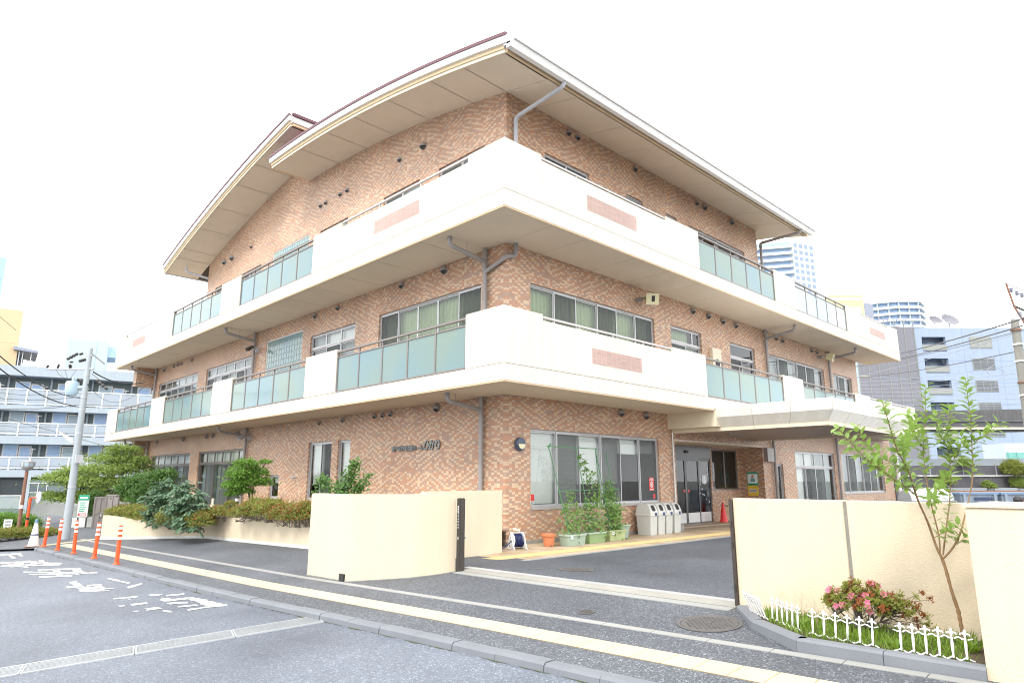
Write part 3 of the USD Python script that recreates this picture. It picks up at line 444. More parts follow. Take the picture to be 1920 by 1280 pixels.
# kerb stones
kerb = structure('kerb'); y = -16.0
while y < 11.1:
    a, b = y+0.004, min(y+0.6, 11.2)-0.004; P = []; dz = rng.normal(0, 0.004); dx = rng.normal(0, 0.004)
    for yy in (a, b):
        xb = kb(yy)+dx; z = float(H(xb, yy))+dz
        P.append([(xb-0.15, yy, z-0.09), (xb-0.143, yy, z-0.012), (xb-0.118, yy, z+0.010), (xb-0.006, yy, z+0.012), (xb, yy, z+0.006), (xb, yy, z-0.09)])
    m = M(); n = 6; m.add(P[0]+P[1], [[i, (i+1) % n, n+(i+1) % n, n+i] for i in range(n)]); m.add(P[0], [[0, i, i+1] for i in range(1, 5)]); m.add(P[1], [[0, i, i+1] for i in range(1, 5)])
    put('kerb_stone', m, 'kerb', kerb); y += 0.6
ms = M(); yy = -12.0
while yy < 10.5:
    L_ = rng.uniform(0.05, 0.5)
    if rng.random() < 0.62:
        k_ = 5; A_ = [(float(kb(yy+L_*i/k_))-0.151, yy+L_*i/k_) for i in range(k_+1)]; W_ = rng.uniform(0.004, 0.035, k_+1); W_[0] = W_[-1] = 0.002
        V_ = [(x, y_, float(H(x, y_))-0.0525) for x, y_ in A_]+[(x-w, y_, float(H(x-w, y_))-0.0525) for (x, y_), w in zip(A_, W_)]; ms.add(V_, [[i, i+1, k_+2+i, k_+1+i] for i in range(k_)])
    yy += L_+rng.uniform(0.0, 0.15)
put('moss', ms, 'moss', kind='stuff')
# flush concrete edging and tactile line
edge = structure('edging_strip'); y = -15.0
while y < 12.0:
    m = M(); a, b = y+0.004, y+0.596; x0, x1 = kb(a)+1.19, kb(b)+1.19; w = 0.105
    m.hexa([(x, yy, float(H(x, yy))+d) for d in (-0.06, 0.006) for x, yy in ((x0, a), (x0+w, a), (x1+w, b), (x1, b))]); put('edging_stone', m, 'concrete_pale', edge); y += 0.6
tac = structure('tactile_line'); y = -15.0
def tac_tile(parent, A, B, C_, D, zf, mat, bars=4):   # corners A(x0,y0) B(x1,y0) C(x1,y1) D(x0,y1): bars run along A->D
    m = M(); cur = [m]; A, B, C_, D = (np.array(p, float) for p in (A, B, C_, D))
    pt = lambda s, t: (A*(1-s)+B*s)*(1-t)+(D*(1-s)+C_*s)*t
    def blk(s0, s1, t0, t1, d0, d1, ins=0.0, m=None):
        m = m or cur[0]; P = [pt(s, t) for s, t in ((s0, t0), (s1, t0), (s1, t1), (s0, t1))]; Q = [pt(s, t) for s, t in ((s0+ins, t0+ins), (s1-ins, t0+ins), (s1-ins, t1-ins), (s0+ins, t1-ins))]
        m.hexa([(p[0], p[1], zf(p)+d0) for p in P]+[(p[0], p[1], zf(p)+d1) for p in Q])
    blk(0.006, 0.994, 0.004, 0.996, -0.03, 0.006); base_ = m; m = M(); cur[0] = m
    for k in range(bars):
        c = (k+0.5)/bars; hw = 0.41/bars; blk(c-hw, c+hw, 0.015, 0.985, 0.006, 0.0115, 0.010)
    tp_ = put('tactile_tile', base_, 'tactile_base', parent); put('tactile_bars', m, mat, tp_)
while y < 11.4:
    a, b = y, y+0.3; xa, xb = kb(a)+0.42, kb(b)+0.42
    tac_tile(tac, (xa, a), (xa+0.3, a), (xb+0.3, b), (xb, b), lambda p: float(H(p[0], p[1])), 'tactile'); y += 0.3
for k in range(6):   # crossing arm of the tactile line at the far corner
    x = -6.85+0.3*k; y0 = 11.75+0.02*k
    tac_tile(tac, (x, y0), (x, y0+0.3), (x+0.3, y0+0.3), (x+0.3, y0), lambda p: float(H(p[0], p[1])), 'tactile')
# drain grate across the road
dg = structure('drain_grate'); A0, A1 = np.array([-6.50, -3.16]), np.array([-6.36, -3.55])
d = np.array([-9.46-(-6.50), -2.31-(-3.16)]); d /= np.linalg.norm(d); nrm = np.array([d[1], -d[0]]);
if nrm[1] > 0: nrm = -nrm
for k in range(7):
    o = np.array([-6.36, -3.17]) + d*(k*1.0); bars = M(); fr = M(); zz = lambda p: float(H(p[0], p[1]))-0.055
    def blk(m, s0, s1, t0, t1, z0, z1):
        Q = [o+d*s+nrm*t for s, t in ((s0, t0), (s1, t0), (s1, t1), (s0, t1))]; m.hexa([(q[0], q[1], zz(q)+z0) for q in Q]+[(q[0], q[1], zz(q)+z1) for q in Q])
    blk(fr, 0.003, 0.997, 0, 0.028, -0.05, 0.012); blk(fr, 0.003, 0.997, 0.372, 0.40, -0.05, 0.012); blk(fr, 0.003, 0.02, 0.028, 0.372, -0.05, 0.0115); blk(fr, 0.98, 0.997, 0.028, 0.372, -0.05, 0.0115)
    for j in range(6): blk(bars, 0.02, 0.98, 0.06+j*0.052, 0.076+j*0.052, -0.03, 0.010)
    for j in range(19): blk(bars, 0.05+j*0.05, 0.054+j*0.05, 0.028, 0.372, -0.028, 0.004)
    p = put('grate_frame', fr, 'grating', dg); put('grate_bars', bars, 'grating', p)
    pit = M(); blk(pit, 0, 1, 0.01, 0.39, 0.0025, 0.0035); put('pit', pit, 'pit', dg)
def manhole(x, y, r, label, zoff=0.0):
    z = float(H(x, y))+zoff; e = 1e-2; gx, gy = (float(H(x+e, y))-z+zoff)/e, (float(H(x, y+e))-z+zoff)/e
    t = thing('manhole_cover', label, 'manhole cover', (x, y, z)); til = lambda m: (np.column_stack([m.arr()[0][:, :2], m.arr()[0][:, 2]+gx*m.arr()[0][:, 0]+gy*m.arr()[0][:, 1]]), m.arr()[1])
    m = M(); m.lathe([(r*1.13, 0.003), (r*1.13, 0.010), (r*1.01, 0.010), (r*1.0, 0.004)], n=40); put('ring', til(m), 'iron', t, local=True)
    m = M(); m.lathe([(0.0, 0.008), (r*0.985, 0.008)], n=40)
    for i in range(-9, 10):
        for j in range(-9, 10):
            px, py = i*r/9.5, j*r/9.5
            if math.hypot(px, py) < r*0.86 and (i+j) % 2 == 0: s = r/30; m.box(px-s, px+s, py-s, py+s, 0.008, 0.014)
    m.box(-r*0.12, r*0.12, -r*0.07, r*0.07, 0.008, 0.016); put('lid', til(m), 'iron', t, local=True)
manhole(-4.31, -7.51, 0.29, 'large round iron manhole cover on the pavement beside the planting bed kerb')
manhole(-4.60, -6.12, 0.09, 'tiny round iron cover in the pavement between edging strip and gate rail')
manhole(-2.1, -3.85, 0.27, 'round iron manhole cover in the driveway near the gate rail and paved walkway', 0.002)
manhole(-0.3, -7.0, 0.12, 'small round iron cover in the driveway next to the right boundary wall', 0.002)
# gate rail
gr = thing('gate_rail', 'concrete sill with steel gate rail across the driveway entrance', 'gate rail', (-3.5, -5.0, 0.05))
def yslab(x0, x1, y0, y1, d0, d1, mat, name, par):
    m = M(); k = 12
    for i in range(k):
        a, b = y0+(y1-y0)*i/k, y0+(y1-y0)*(i+1)/k
        m.hexa([(x, yy, float(H(x, yy))+d) for d in (d0, d1) for x, yy in ((x0, a), (x1, a), (x1, b), (x0, b))])
    put(name, m, mat, par)
yslab(-3.74, -3.60, -7.42, -2.66, -0.1, 0.008, 'concrete_pale', 'sill', gr); yslab(-3.575, -3.33, -7.42, -2.6, -0.1, 0.009, 'concrete', 'sill', gr)
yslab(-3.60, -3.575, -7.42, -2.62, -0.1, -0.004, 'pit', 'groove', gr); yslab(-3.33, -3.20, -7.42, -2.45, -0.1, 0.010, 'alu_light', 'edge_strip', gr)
# paved walkway along the building and entrance floor
apron = structure('paved_walkway'); rows = [(-2.16, -1.87), (-1.44, -0.98), (-0.98, -0.52), (-0.52, 0.0)]
x = -2.75; k = 0
while x < 14.0:
    for j, (a, b) in enumerate(rows):
        if (k % 2 and j == 0): pass
        m = M(); gp_ = 0.004; m.box(x+gp_, x+0.46-gp_, a+gp_, b-gp_, -0.08, 0.010+rng.uniform(-0.0015, 0.0015)); put('paving_slab', m, ['paving', 'paving_b', 'paving_c'][rng.integers(3)], apron)
    x += 0.46; k += 1
m = M(); m.box(-2.75, 14.0, -2.30, -2.166, -0.08, 0.012); put('edge_stone', m, 'concrete_pale', apron)
x = -2.75
while x < 13.9:
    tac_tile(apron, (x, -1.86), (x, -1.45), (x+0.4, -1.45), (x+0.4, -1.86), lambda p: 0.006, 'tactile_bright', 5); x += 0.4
m = M(); m.box(-3.2, 14.0, -2.3, 0, -0.1, 0.004); put('bedding', m, 'paving_b', apron)

# ---------------------------------------------------------------- the main building
Lf, Rf = Fr((0, 0), (0, 1), (-1, 0)), Fr((0, 0), (1, 0), (0, -1))
OV = 1.62
bld = thing('care_building', 'three storey brick tiled building with cream wraparound balconies and curved red roof', 'building', (0, 0, 0))
f1 = lambda y: 12.57 - 0.00967*(y-10.86)**2
f2 = lambda y: 13.33 - 0.155*(y-12.43) - 0.0075*(y-12.43)**2
def R(u0, u1, z0, z1): return sbox(min(u0, u1), z0, max(u0, u1), z1)
openL = [R(8.03, 9.55, .83, 2.7), R(6.9, 7.65, .83, 2.7), R(11.6, 12.35, .83, 1.66), R(14.6, 19.57, .42, 2.69), R(20.6, 26.15, .42, 2.69),
         R(0.92, 5.6, 4.35, 6.4), R(6.95, 9.9, 4.0, 6.4), R(10.5, 13.45, 5.0, 6.75), R(14.6, 19.57, 4.35, 6.38), R(20.6, 26.15, 4.35, 6.38),
         R(0.85, 2.8, 9.0, 10.24), R(3.72, 5.62, 9.0, 10.24), R(7.78, 9.66, 9.0, 10.24), R(10.5, 13.5, 8.5, 10.38), R(14.57, 19.46, 8.2, 10.18)]
openR = [R(.83, 6.36, .81, 2.7), R(7.25, 13.2, -.5, 2.72), R(14.3, 14.87, .6, 2.08), R(16.05, 20.15, -.02, 2.63), R(21.0, 26.66, .89, 2.67),
         R(.85, 6.42, 4.9, 6.4), R(7.35, 9.25, 4.35, 6.38), R(11.25, 13.18, 3.9, 6.38), R(14.38, 19.93, 4.35, 6.36), R(21.0, 23.36, 4.35, 6.33),
         R(1.45, 3.37, 9.0, 10.24), R(5.18, 6.07, 9.2, 10.22), R(7.43, 8.09, 9.2, 10.22), R(8.84, 12.95, 7.9, 10.21)]
top1 = [(yy, f1(yy)) for yy in np.linspace(0, 10.8, 24)]; top2 = [(yy, f2(yy)) for yy in np.linspace(10.8, 20.5, 22)]
polyL = Polygon([(0, -0.3), (27.0, -0.3), (27.0, 7.3), (20.5, 7.3)] + (top1+top2)[::-1])
polyR = Polygon([(0.2, -0.3), (28.0, -0.3), (28.0, 3.5), (24.2, 3.5), (24.2, 7.3), (14.1, 7.3), (14.1, f1(0)+0.04), (0.2, f1(0)+0.04)])
m = M(); Lf.prism(m, polyL.difference(unary_union(openL)), -0.2, 0.0); put('wall', m, 'brick_tile', bld, label='brick tiled wall with the sign lettering, facing the street')
m = M(); Rf.prism(m, polyR.difference(unary_union(openR)), -0.2, 0.0); put('wall', m, 'brick_tile', bld, label='brick tiled wall with the entrance, facing the driveway')
m = M(); m.box(0.2, 24.0, 26.8, 27.0, -0.3, 7.3); m.box(24.0, 24.2, 0.2, 27.0, -0.3, 7.3); m.box(27.8, 28.0, 0.2, 12, -0.3, 3.5); m.box(14.0, 14.1, 0.2, 20.3, 7.3, f1(0)); put('back_wall', m, 'brick_tile', bld)
m = M(); m.prism(Polygon([(0.2, 7.3), (20.5, 7.3)]+[(a, b-0.02) for a, b in (top1+top2)[::-1]]), 0, 0.1, lambda u, z, d: (14.0+d, u, z)); m.box(0.2, 14.0, 20.4, 20.5, 7.3, f2(20.4)); put('back_wall', m, 'brick_tile', bld)
m = M(); m.box(-0.035, 27.9, -0.03, 0.0, -0.3, 0.13) if False else None
m = M(); m.box(0.02, 7.25, -0.018, 0.0, -0.3, 0.085); m.box(13.2, 28.0, -0.018, 0.0, -0.3, 0.085); m.box(-0.018, 0.0, -0.018, 27.0, -0.3, 0.085); put('plinth', m, 'concrete', bld)
# brick return at the far end of the street side
m = M(); m.box(-0.9, 0.0, 26.95, 27.5, 6.3, 7.28); put('wall_return', m, 'brick_tile', bld); m = M(); m.box(-0.6, 0.0, 27.05, 27.6, 2.55, 3.48); put('wall_return', m, 'brick_tile', bld)
# floors
m = M(); m.box(0.2, 24.0, 0.2, 26.8, -0.05, 0.05); m.box(0.2, 24.0, 0.2, 26.8, 3.5, 3.82); m.box(0.2, 24.0, 0.2, 26.8, 7.3, 7.66); m.box(24.2, 27.8, 0.2, 12, -0.05, 0.05); m.box(24.2, 27.9, 0.2, 12, 3.3, 3.49); put('floor_slab', m, 'interior_floor', bld)
m = M(); m.box(0.25, 23.9, 6.0, 6.1, 0.05, 3.5); m.box(6.0, 6.1, 6.1, 26.7, 0.05, 3.5); m.box(6.0, 6.1, 6.1, 26.7, 3.82, 7.3); m.box(0.25, 23.9, 5.9, 6.0, 3.82, 7.3); m.box(6.8, 6.9, 0.25, 5.9, 0.05, 3.5); m.box(13.6, 13.7, 1.3, 5.9, 0.05, 3.5); m.box(6.8, 6.9, 0.25, 5.9, 3.82, 7.3); put('partition', m, 'interior', bld)

# --- windows
def sheet(fr, m, u0, u1, v, z0, z1, amp=0.03, wl=0.13):
    n = max(8, int((u1-u0)/0.022)); uu = np.linspace(u0, u1, n); ph = rng.uniform(0, 6); V = []
    for z, s in ((z0, 1.15), (z1, 0.8)):
        for u in uu: V.append(fr.P(u + 0.01*math.sin(9*u+ph), v+amp*s*math.sin(2*math.pi*u/wl+ph+1.3*math.sin(u*3.1+ph)), z))
    m.add(V, [[i, i+1, n+i+1, n+i] for i in range(n-1)])
def window(fr, u0, u1, z0, z1, cells, trans=None, tcells=None, frame='alu_frame', sill=True, label=None, split=None):
    """cells: list of (width share, style). Styles: b<fraction> blind, c green curtain, w white curtain, s dark screen, o open dark, f frosted lower."""
    d0, d1 = -0.13, -0.055; f = M(); t = 0.045
    for a in ((u0, u0+t, z0, z1), (u1-t, u1, z0, z1), (u0+t, u1-t, z1-t, z1), (u0+t, u1-t, z0, z0+t)): fr.box(f, a[0], a[1], d0, d1, a[2], a[3])
    zt = trans if trans else z1-t
    if trans: fr.box(f, u0+t, u1-t, d0, d1+0.004, trans-0.03, trans+0.03)
    if sill: fr.box(f, u0-0.01, u1+0.01, -0.055, 0.03, z0-0.035, z0-0.002)
    win = put('window', f, frame, bld, label=label)
    tot = sum(c[0] for c in cells); uu = u0+t
    for i, (w, st) in enumerate(cells):
        a, b = uu, uu+(u1-u0-2*t)*w/tot; uu = b
        dv = -0.075 if ('s' in st) else -0.102; s = M(); q = 0.032; zb, ze = z0+t, (zt-0.03 if trans else zt)
        if st[0] == 'P': zb, ze, dv = z0+t, z1-t, -0.102
        for r in ((a, a+q, zb, ze), (b-q, b, zb, ze), (a+q, b-q, ze-q, ze), (a+q, b-q, zb, zb+q*1.3)): fr.box(s, r[0], r[1], dv-0.014, dv+0.014, r[2], r[3])
        sash = put('sash', s, 'alu_light' if frame == 'alu_frame' else frame, win)
        p = M(); fr.quad(p, a+q, b-q, dv, zb+q, ze-q); put('pane', p, 'glass', win)
        if 's' in st:
            p = M(); dd = dv+0.010; p.quad(fr.P(a+q, dd, zb+q), fr.P(b-q, dd, zb+q), fr.P(b-q, dd, ze-q), fr.P(a+q, dd, ze-q)); put('insect_screen', p, 'screen', win)
        c = M()
        if 'c' in st or 'w' in st:
            lo = zb-0.05; sheet(fr, c, a-0.01, b+0.01, -0.27, lo, ze+0.06, 0.035, 0.15); put('curtain', c, 'curtain_green' if 'c' in st else 'curtain_white', win)
        if 'b' in st:
            fq = float(st[st.index('b')+1:] or 1.0) if st[st.index('b')+1:] else 1.0
            fr.box(c, a+0.005, b-0.005, -0.205, -0.200, ze-(ze-zb)*fq, ze+0.03); fr.box(c, a+0.005, b-0.005, -0.21, -0.195, ze-(ze-zb)*fq-0.02, ze-(ze-zb)*fq); put('blind', c, 'blind', win)
    if trans:
        tcells = tcells or [(u0, u1, 2, 'b')]
        for (a, b, k, st) in tcells:
            for j in range(k):
                x0, x1 = a+(b-a)*j/k, a+(b-a)*(j+1)/k; s = M(); q = 0.032; zb, ze = trans+0.03, z1-t; x0 = max(x0, u0+t); x1 = min(x1, u1-t)
                for r in ((x0, x0+q, zb, ze), (x1-q, x1, zb, ze), (x0+q, x1-q, ze-q, ze), (x0+q, x1-q, zb, zb+q)): fr.box(s, r[0], r[1], -0.11, -0.07, r[2], r[3])
                put('sash', s, 'alu_light' if frame == 'alu_frame' else frame, win)
                p = M(); fr.quad(p, x0+q, x1-q, -0.09, zb+q, ze-q); put('pane', p, 'glass', win)
                c = M()
                if st == 'b': fr.box(c, x0+0.005, x1-0.005, -0.21, -0.205, zb, ze); put('blind', c, 'blind', win)
                elif st in 'cw': sheet(fr, c, x0, x1, -0.27, zb-0.05, ze+0.05); put('curtain', c, 'curtain_green' if st == 'c' else 'curtain_white', win)
    return win
# street side
window(Lf, 8.03, 9.55, .83, 2.7, [(1, 's'), (1, 'b0.72')]); window(Lf, 6.9, 7.65, .83, 2.7, [(1, 'b')]); window(Lf, 11.6, 12.35, .83, 1.66, [(1, 'b0.3')])
for a, b in ((14.6, 19.57), (20.6, 26.15)):
    window(Lf, a, b, .42, 2.69, [(1, 'sw'), (1, 'w'), (1, 'sw'), (1, 'w'), (1, 'sw'), (1, 'w')], trans=2.17, tcells=[(a, b, 6, 'b')], frame='alu_brown', sill=False)
    window(Lf, a, b, 4.35, 6.38, [(1, 'w'), (1, 'sw'), (1, 'w'), (1, 'sw'), (1, 'w'), (1, 'sw')], trans=5.95, tcells=[(a+(3 if a < 20 else 0), b, 4 if a < 20 else 6, 'w')] if a > 20 else [(a, b, 5, 'w')])
window(Lf, 0.92, 5.6, 4.35, 6.4, [(1, 'sc'), (1, 'c'), (1, 'c'), (1, 'c'), (1, 'sc')])
window(Lf, 6.95, 9.9, 4.0, 6.4, [(1, 'w'), (1, 'sw'), (1.1, 'w')], trans=5.92, tcells=[(6.95, 8.9, 2, 'b'), (8.9, 9.9, 1, 'w')])
for a, b in ((0.85, 2.8), (3.72, 5.62), (7.78, 9.66)): window(Lf, a, b, 9.0, 10.24, [(1, 'b0.4'), (1, 'sb0.5')])
window(Lf, 14.57, 19.46, 8.2, 10.18, [(1, 'w'), (1, 'sw'), (1, 'w'), (1, 'sw')])
# driveway side
w_a = window(Rf, .83, 6.36, .81, 2.7, [(1.08, 'b0.96'), (1.02, 'sb0.98'), (1, 'b0.70'), (1, 'sb0.70'), (1, 'b0.24'), (1, 'sb0.22')], label='wide ground floor window of six sashes with blinds')
window(Rf, .85, 6.42, 4.9, 6.4, [(1, 'c'), (1, 'sc'), (1, 'c'), (1, 'sc'), (1, 'c'), (1, 'sc')])
window(Rf, 7.35, 9.25, 4.35, 6.38, [(1, 'sc'), (1, 'c')], trans=5.86, tcells=[(7.35, 8.75, 1, 'c'), (8.75, 9.25, 1, 'o')])
window(Rf, 11.25, 13.18, 3.9, 6.38, [(1, 's'), (1, 'o')], trans=5.86, tcells=[(11.25, 13.18, 1, 'o')])
window(Rf, 14.38, 19.93, 4.35, 6.36, [(1, 'w'), (1, 'sw'), (1, 'w'), (1, 'sw'), (1, 'sw'), (1, 'w')]); window(Rf, 21.0, 23.36, 4.35, 6.33, [(1, 'w'), (1, 'sw'), (1, 'w')])
window(Rf, 14.3, 14.87, .6, 2.08, [(1, 'w')]); window(Rf, 16.05, 20.15, -.02, 2.63, [(1, 'b'), (1, 's'), (1, 'sw'), (1, 'w')], trans=2.0, tcells=[(16.05, 18.1, 2, 'b'), (18.1, 20.15, 2, 'w')], sill=False)
window(Rf, 21.0, 26.66, .89, 2.67, [(1, 'w'), (1, 'sw'), (1, 'w'), (1, 'sw'), (1, 'sw'), (1, 'w')])
window(Rf, 1.45, 3.37, 9.0, 10.24, [(1, 's'), (1, 's')]); window(Rf, 5.18, 6.07, 9.2, 10.22, [(1, 'b0.3')]); window(Rf, 7.43, 8.09, 9.2, 10.22, [(1, 'b0.3')]); window(Rf, 8.84, 12.95, 7.9, 10.21, [(1, 's'), (1, 'o'), (1, 's'), (1, 'o')])
def glass_blocks(fr, u0, u1, z0, z1):
    f = M(); t = 0.04
    for a in ((u0, u0+t, z0, z1), (u1-t, u1, z0, z1), (u0+t, u1-t, z1-t, z1), (u0+t, u1-t, z0, z0+t)): fr.box(f, a[0], a[1], -0.12, -0.02, a[2], a[3])
    fr.box(f, u0+t, u1-t, -0.10, -0.052, z0+t, z1-t)
    p = put('glass_block_window', f, 'white', bld); b = M(); nu, nz = round((u1-u0-2*t)/0.2), round((z1-z0-2*t)/0.2); du, dz = (u1-u0-2*t)/nu, (z1-z0-2*t)/nz
    for i in range(nu):
        for j in range(nz): fr.cbox(b, u0+t+i*du+0.011, u0+t+(i+1)*du-0.011, -0.055, -0.035, z0+t+j*dz+0.006, z0+t+(j+1)*dz-0.006, 0.012)
    put('glass_blocks', b, 'glass_block', p)
glass_blocks(Lf, 10.5, 13.45, 5.0, 6.75); glass_blocks(Lf, 10.5, 13.5, 8.5, 10.38)

# --- balconies: slab, soffit, parapets, balustrades, rails
def parapet(fr, u0, u1, z0, z1, bal, tw=0.15):
    m = M(); fr.cbox(m, u0, u1, OV-tw, OV, z0, z1, 0.01); return put('parapet', m, 'parapet_white', bal)
def handrail(fr, u0, u1, z, zlow, bal, n):
    m = M(); fr.box(m, u0, u1, OV-0.10, OV-0.05, z-0.045, z); put('handrail', m, 'alu_frame', bal)
    for i in range(n):
        m = M(); u = u0+0.05+(u1-u0-0.1)*i/(n-1); fr.box(m, u-0.018, u+0.018, OV-0.09, OV-0.06, zlow, z-0.045); put('rail_post', m, 'alu_frame', bal)
def balustrade(fr, u0, u1, zb, ztop, bal, n=5, mat='frosted', frame='alu_brown'):
    r = M(); V0, V1 = OV-0.075, OV-0.03
    fr.box(r, u0, u1, V0-0.01, V1+0.012, ztop-0.05, ztop); fr.box(r, u0, u1, V0, V1, ztop-0.20, ztop-0.165); fr.box(r, u0, u1, V0, V1, zb+0.01, zb+0.05); B = put('balustrade', r, frame, bal)
    for i in range(n+1):
        u = u0+0.02+(u1-u0-0.04)*i/n; m = M(); fr.box(m, u-0.026, u+0.026, V0+0.004, V1-0.004 if 0 < i < n else V1+0.004, zb+0.05, ztop-0.165); fr.box(m, u-0.02, u+0.02, V0+0.004, V1-0.004, ztop-0.165, ztop-0.05); put('baluster_post', m, frame, bal)
    for i in range(n):
        a, b = u0+0.02+(u1-u0-0.04)*i/n+0.022, u0+0.02+(u1-u0-0.04)*(i+1)/n-0.022; m = M(); fr.box(m, a, b, OV-0.056, OV-0.048, zb+0.05, ztop-0.2); put('frosted_panel', m, mat, bal)
def balcony(zs, zg, zt, LL, RR, highL, lowL, glassL, highR, lowR, glassR, panels, glR2=None):
    bal = group_part('balcony', bld, 'lower balcony' if zs < 5 else 'upper balcony')
    m = M(); m.box(-OV, -0.001, -OV, LL, zs, zg-0.012); m.box(0, RR, -OV, -0.001, zs, zg-0.012); m.box(-OV+0.2, -0.001, -OV+0.2, LL, zg-0.012, zg+0.01); m.box(0, RR, -OV+0.2, -0.001, zg-0.012, zg+0.01)
    m.box(-OV+0.02, -OV+0.2, -OV+0.02, LL, zg-0.012, zg-0.004); m.box(-OV+0.2, RR, -OV+0.02, -OV+0.2, zg-0.012, zg-0.004)
    put('slab', m, 'parapet_white', bal)
    m = M(); t = 0.035   # drip edge under the slab
    m.box(-OV+0.012, -OV+t, -OV+0.012, LL-0.01, zs-0.03, zs); m.box(-OV+t, RR-0.01, -OV+0.012, -OV+t, zs-0.03, zs); put('drip_edge', m, 'trim_tan', bal)
    if panels:
        js = [-OV+t, 1.47, 3.5, 5.33, 6.95, 8.75, 10.55, 12.4, 14.2, 16.0, 17.8, 19.6, 21.4, 23.2, 25.0, LL-0.02]
        for a, b in zip(js[:-1], js[1:]):
            q = M(); q.box(-OV+t+0.004, -0.004, a+0.011, b-0.011, zs-0.016, zs-0.002); put('soffit_panel', q, 'soffit', bal)
        js = [-0.004, 1.25, 3.3, 4.93, 6.6, 8.35, 10.15, 11.95, 13.7, 15.5, 17.3, 19.1, 20.9, 22.7, RR-0.02]
        for a, b in zip(js[:-1], js[1:]):
            q = M(); q.box(a+0.011, b-0.011, -OV+t+0.004, -0.004, zs-0.016, zs-0.002); put('soffit_panel', q, 'soffit', bal)
        q = M(); q.box(-OV+t, -0.002, -OV+t, LL-0.02, zs-0.002, zs-0.0005); put('soffit_bed', q, 'soffit_gap', bal)
    else:
        q = M(); q.box(-OV+t+0.004, -0.002, -OV+t+0.004, LL-0.02, zs-0.014, zs-0.001); put('soffit_panel', q, 'soffit', bal)
        q = M(); q.box(-0.002, RR-0.02, -OV+t+0.004, -0.002, zs-0.014, zs-0.001); put('soffit_panel', q, 'soffit', bal)
    m = M(); m.box(-OV, -OV+0.15, -OV, -0.40, zg, zt); m.box(-OV+0.15, -0.43, -OV, -OV+0.15, zg, zt); put('parapet', m, 'parapet_white', bal, label='tall corner parapet')
    for a, b in highL: parapet(Lf, a, b, zg, zt, bal)
    for a, b in highR: parapet(Rf, a, b, zg, zt, bal)
    for a, b in lowL: parapet(Lf, a, b, zg, zt-0.17, bal); handrail(Lf, a, b, zt+0.03, zt-0.17, bal, 4 if b-a > 5.5 else 5)
    for a, b in lowR: parapet(Rf, a, b, zg, zt-0.14, bal); handrail(Rf, a, b, zt-0.02, zt-0.14, bal, 5)
    for a, b in glassL: balustrade(Lf, a, b, zg, zt-0.05, bal)
    for a, b in glassR: balustrade(Rf, a, b, zg, zt-0.05, bal, mat='frosted' if a < 13 or zs < 5 else 'frosted_pale')
    # end returns
    m = M(); m.box(-OV+0.15, 0, LL-0.15, LL, zg, zt); m.box(RR-0.15, RR, -OV+0.15, 0, zg, zt); put('parapet', m, 'parapet_white', bal)
    return bal
b1 = balcony(3.48, 3.835, 5.05, 28.65, 27.1, [(5.15, 6.95), (12.4, 14.2), (19.65, 21.4), (26.87, 28.65)], [], [(-.40, 5.15), (6.95, 12.4), (14.2, 19.65), (21.4, 26.87)],
             [(4.8, 6.55), (11.8, 13.45), (18.75, 20.55), (25.9, 27.1)], [(-.43, 4.8), (20.55, 25.9)], [(6.55, 11.8), (13.45, 18.75)], False)
b2 = balcony(7.28, 7.675, 8.87, 28.43, 25.68, [(5.3, 6.95), (12.4, 14.2), (19.65, 21.7), (27.05, 28.43)], [(-.40, 5.3), (21.7, 27.05)], [(6.95, 12.4), (14.2, 19.65)],
             [(4.8, 6.55), (11.75, 13.5), (18.7, 20.55), (24.3, 25.68)], [(-.43, 4.8), (20.55, 24.3)], [(6.55, 11.75), (13.5, 18.7)], True)
for fr, u0, u1, z0, z1, b in ((Lf, 1.47, 3.5, 8.0, 8.37, b2), (Lf, 23.5, 25.55, 8.0, 8.37, b2), (Rf, 1.22, 3.3, 8.0, 8.4, b2), (Rf, 21.55, 23.6, 8.02, 8.36, b2), (Rf, 1.27, 3.28, 4.16, 4.53, b1)):
    m = M(); fr.box(m, u0, u1, OV-0.01, OV+0.004, z0, z1); put('tile_inlay', m, 'brown_tile', b)

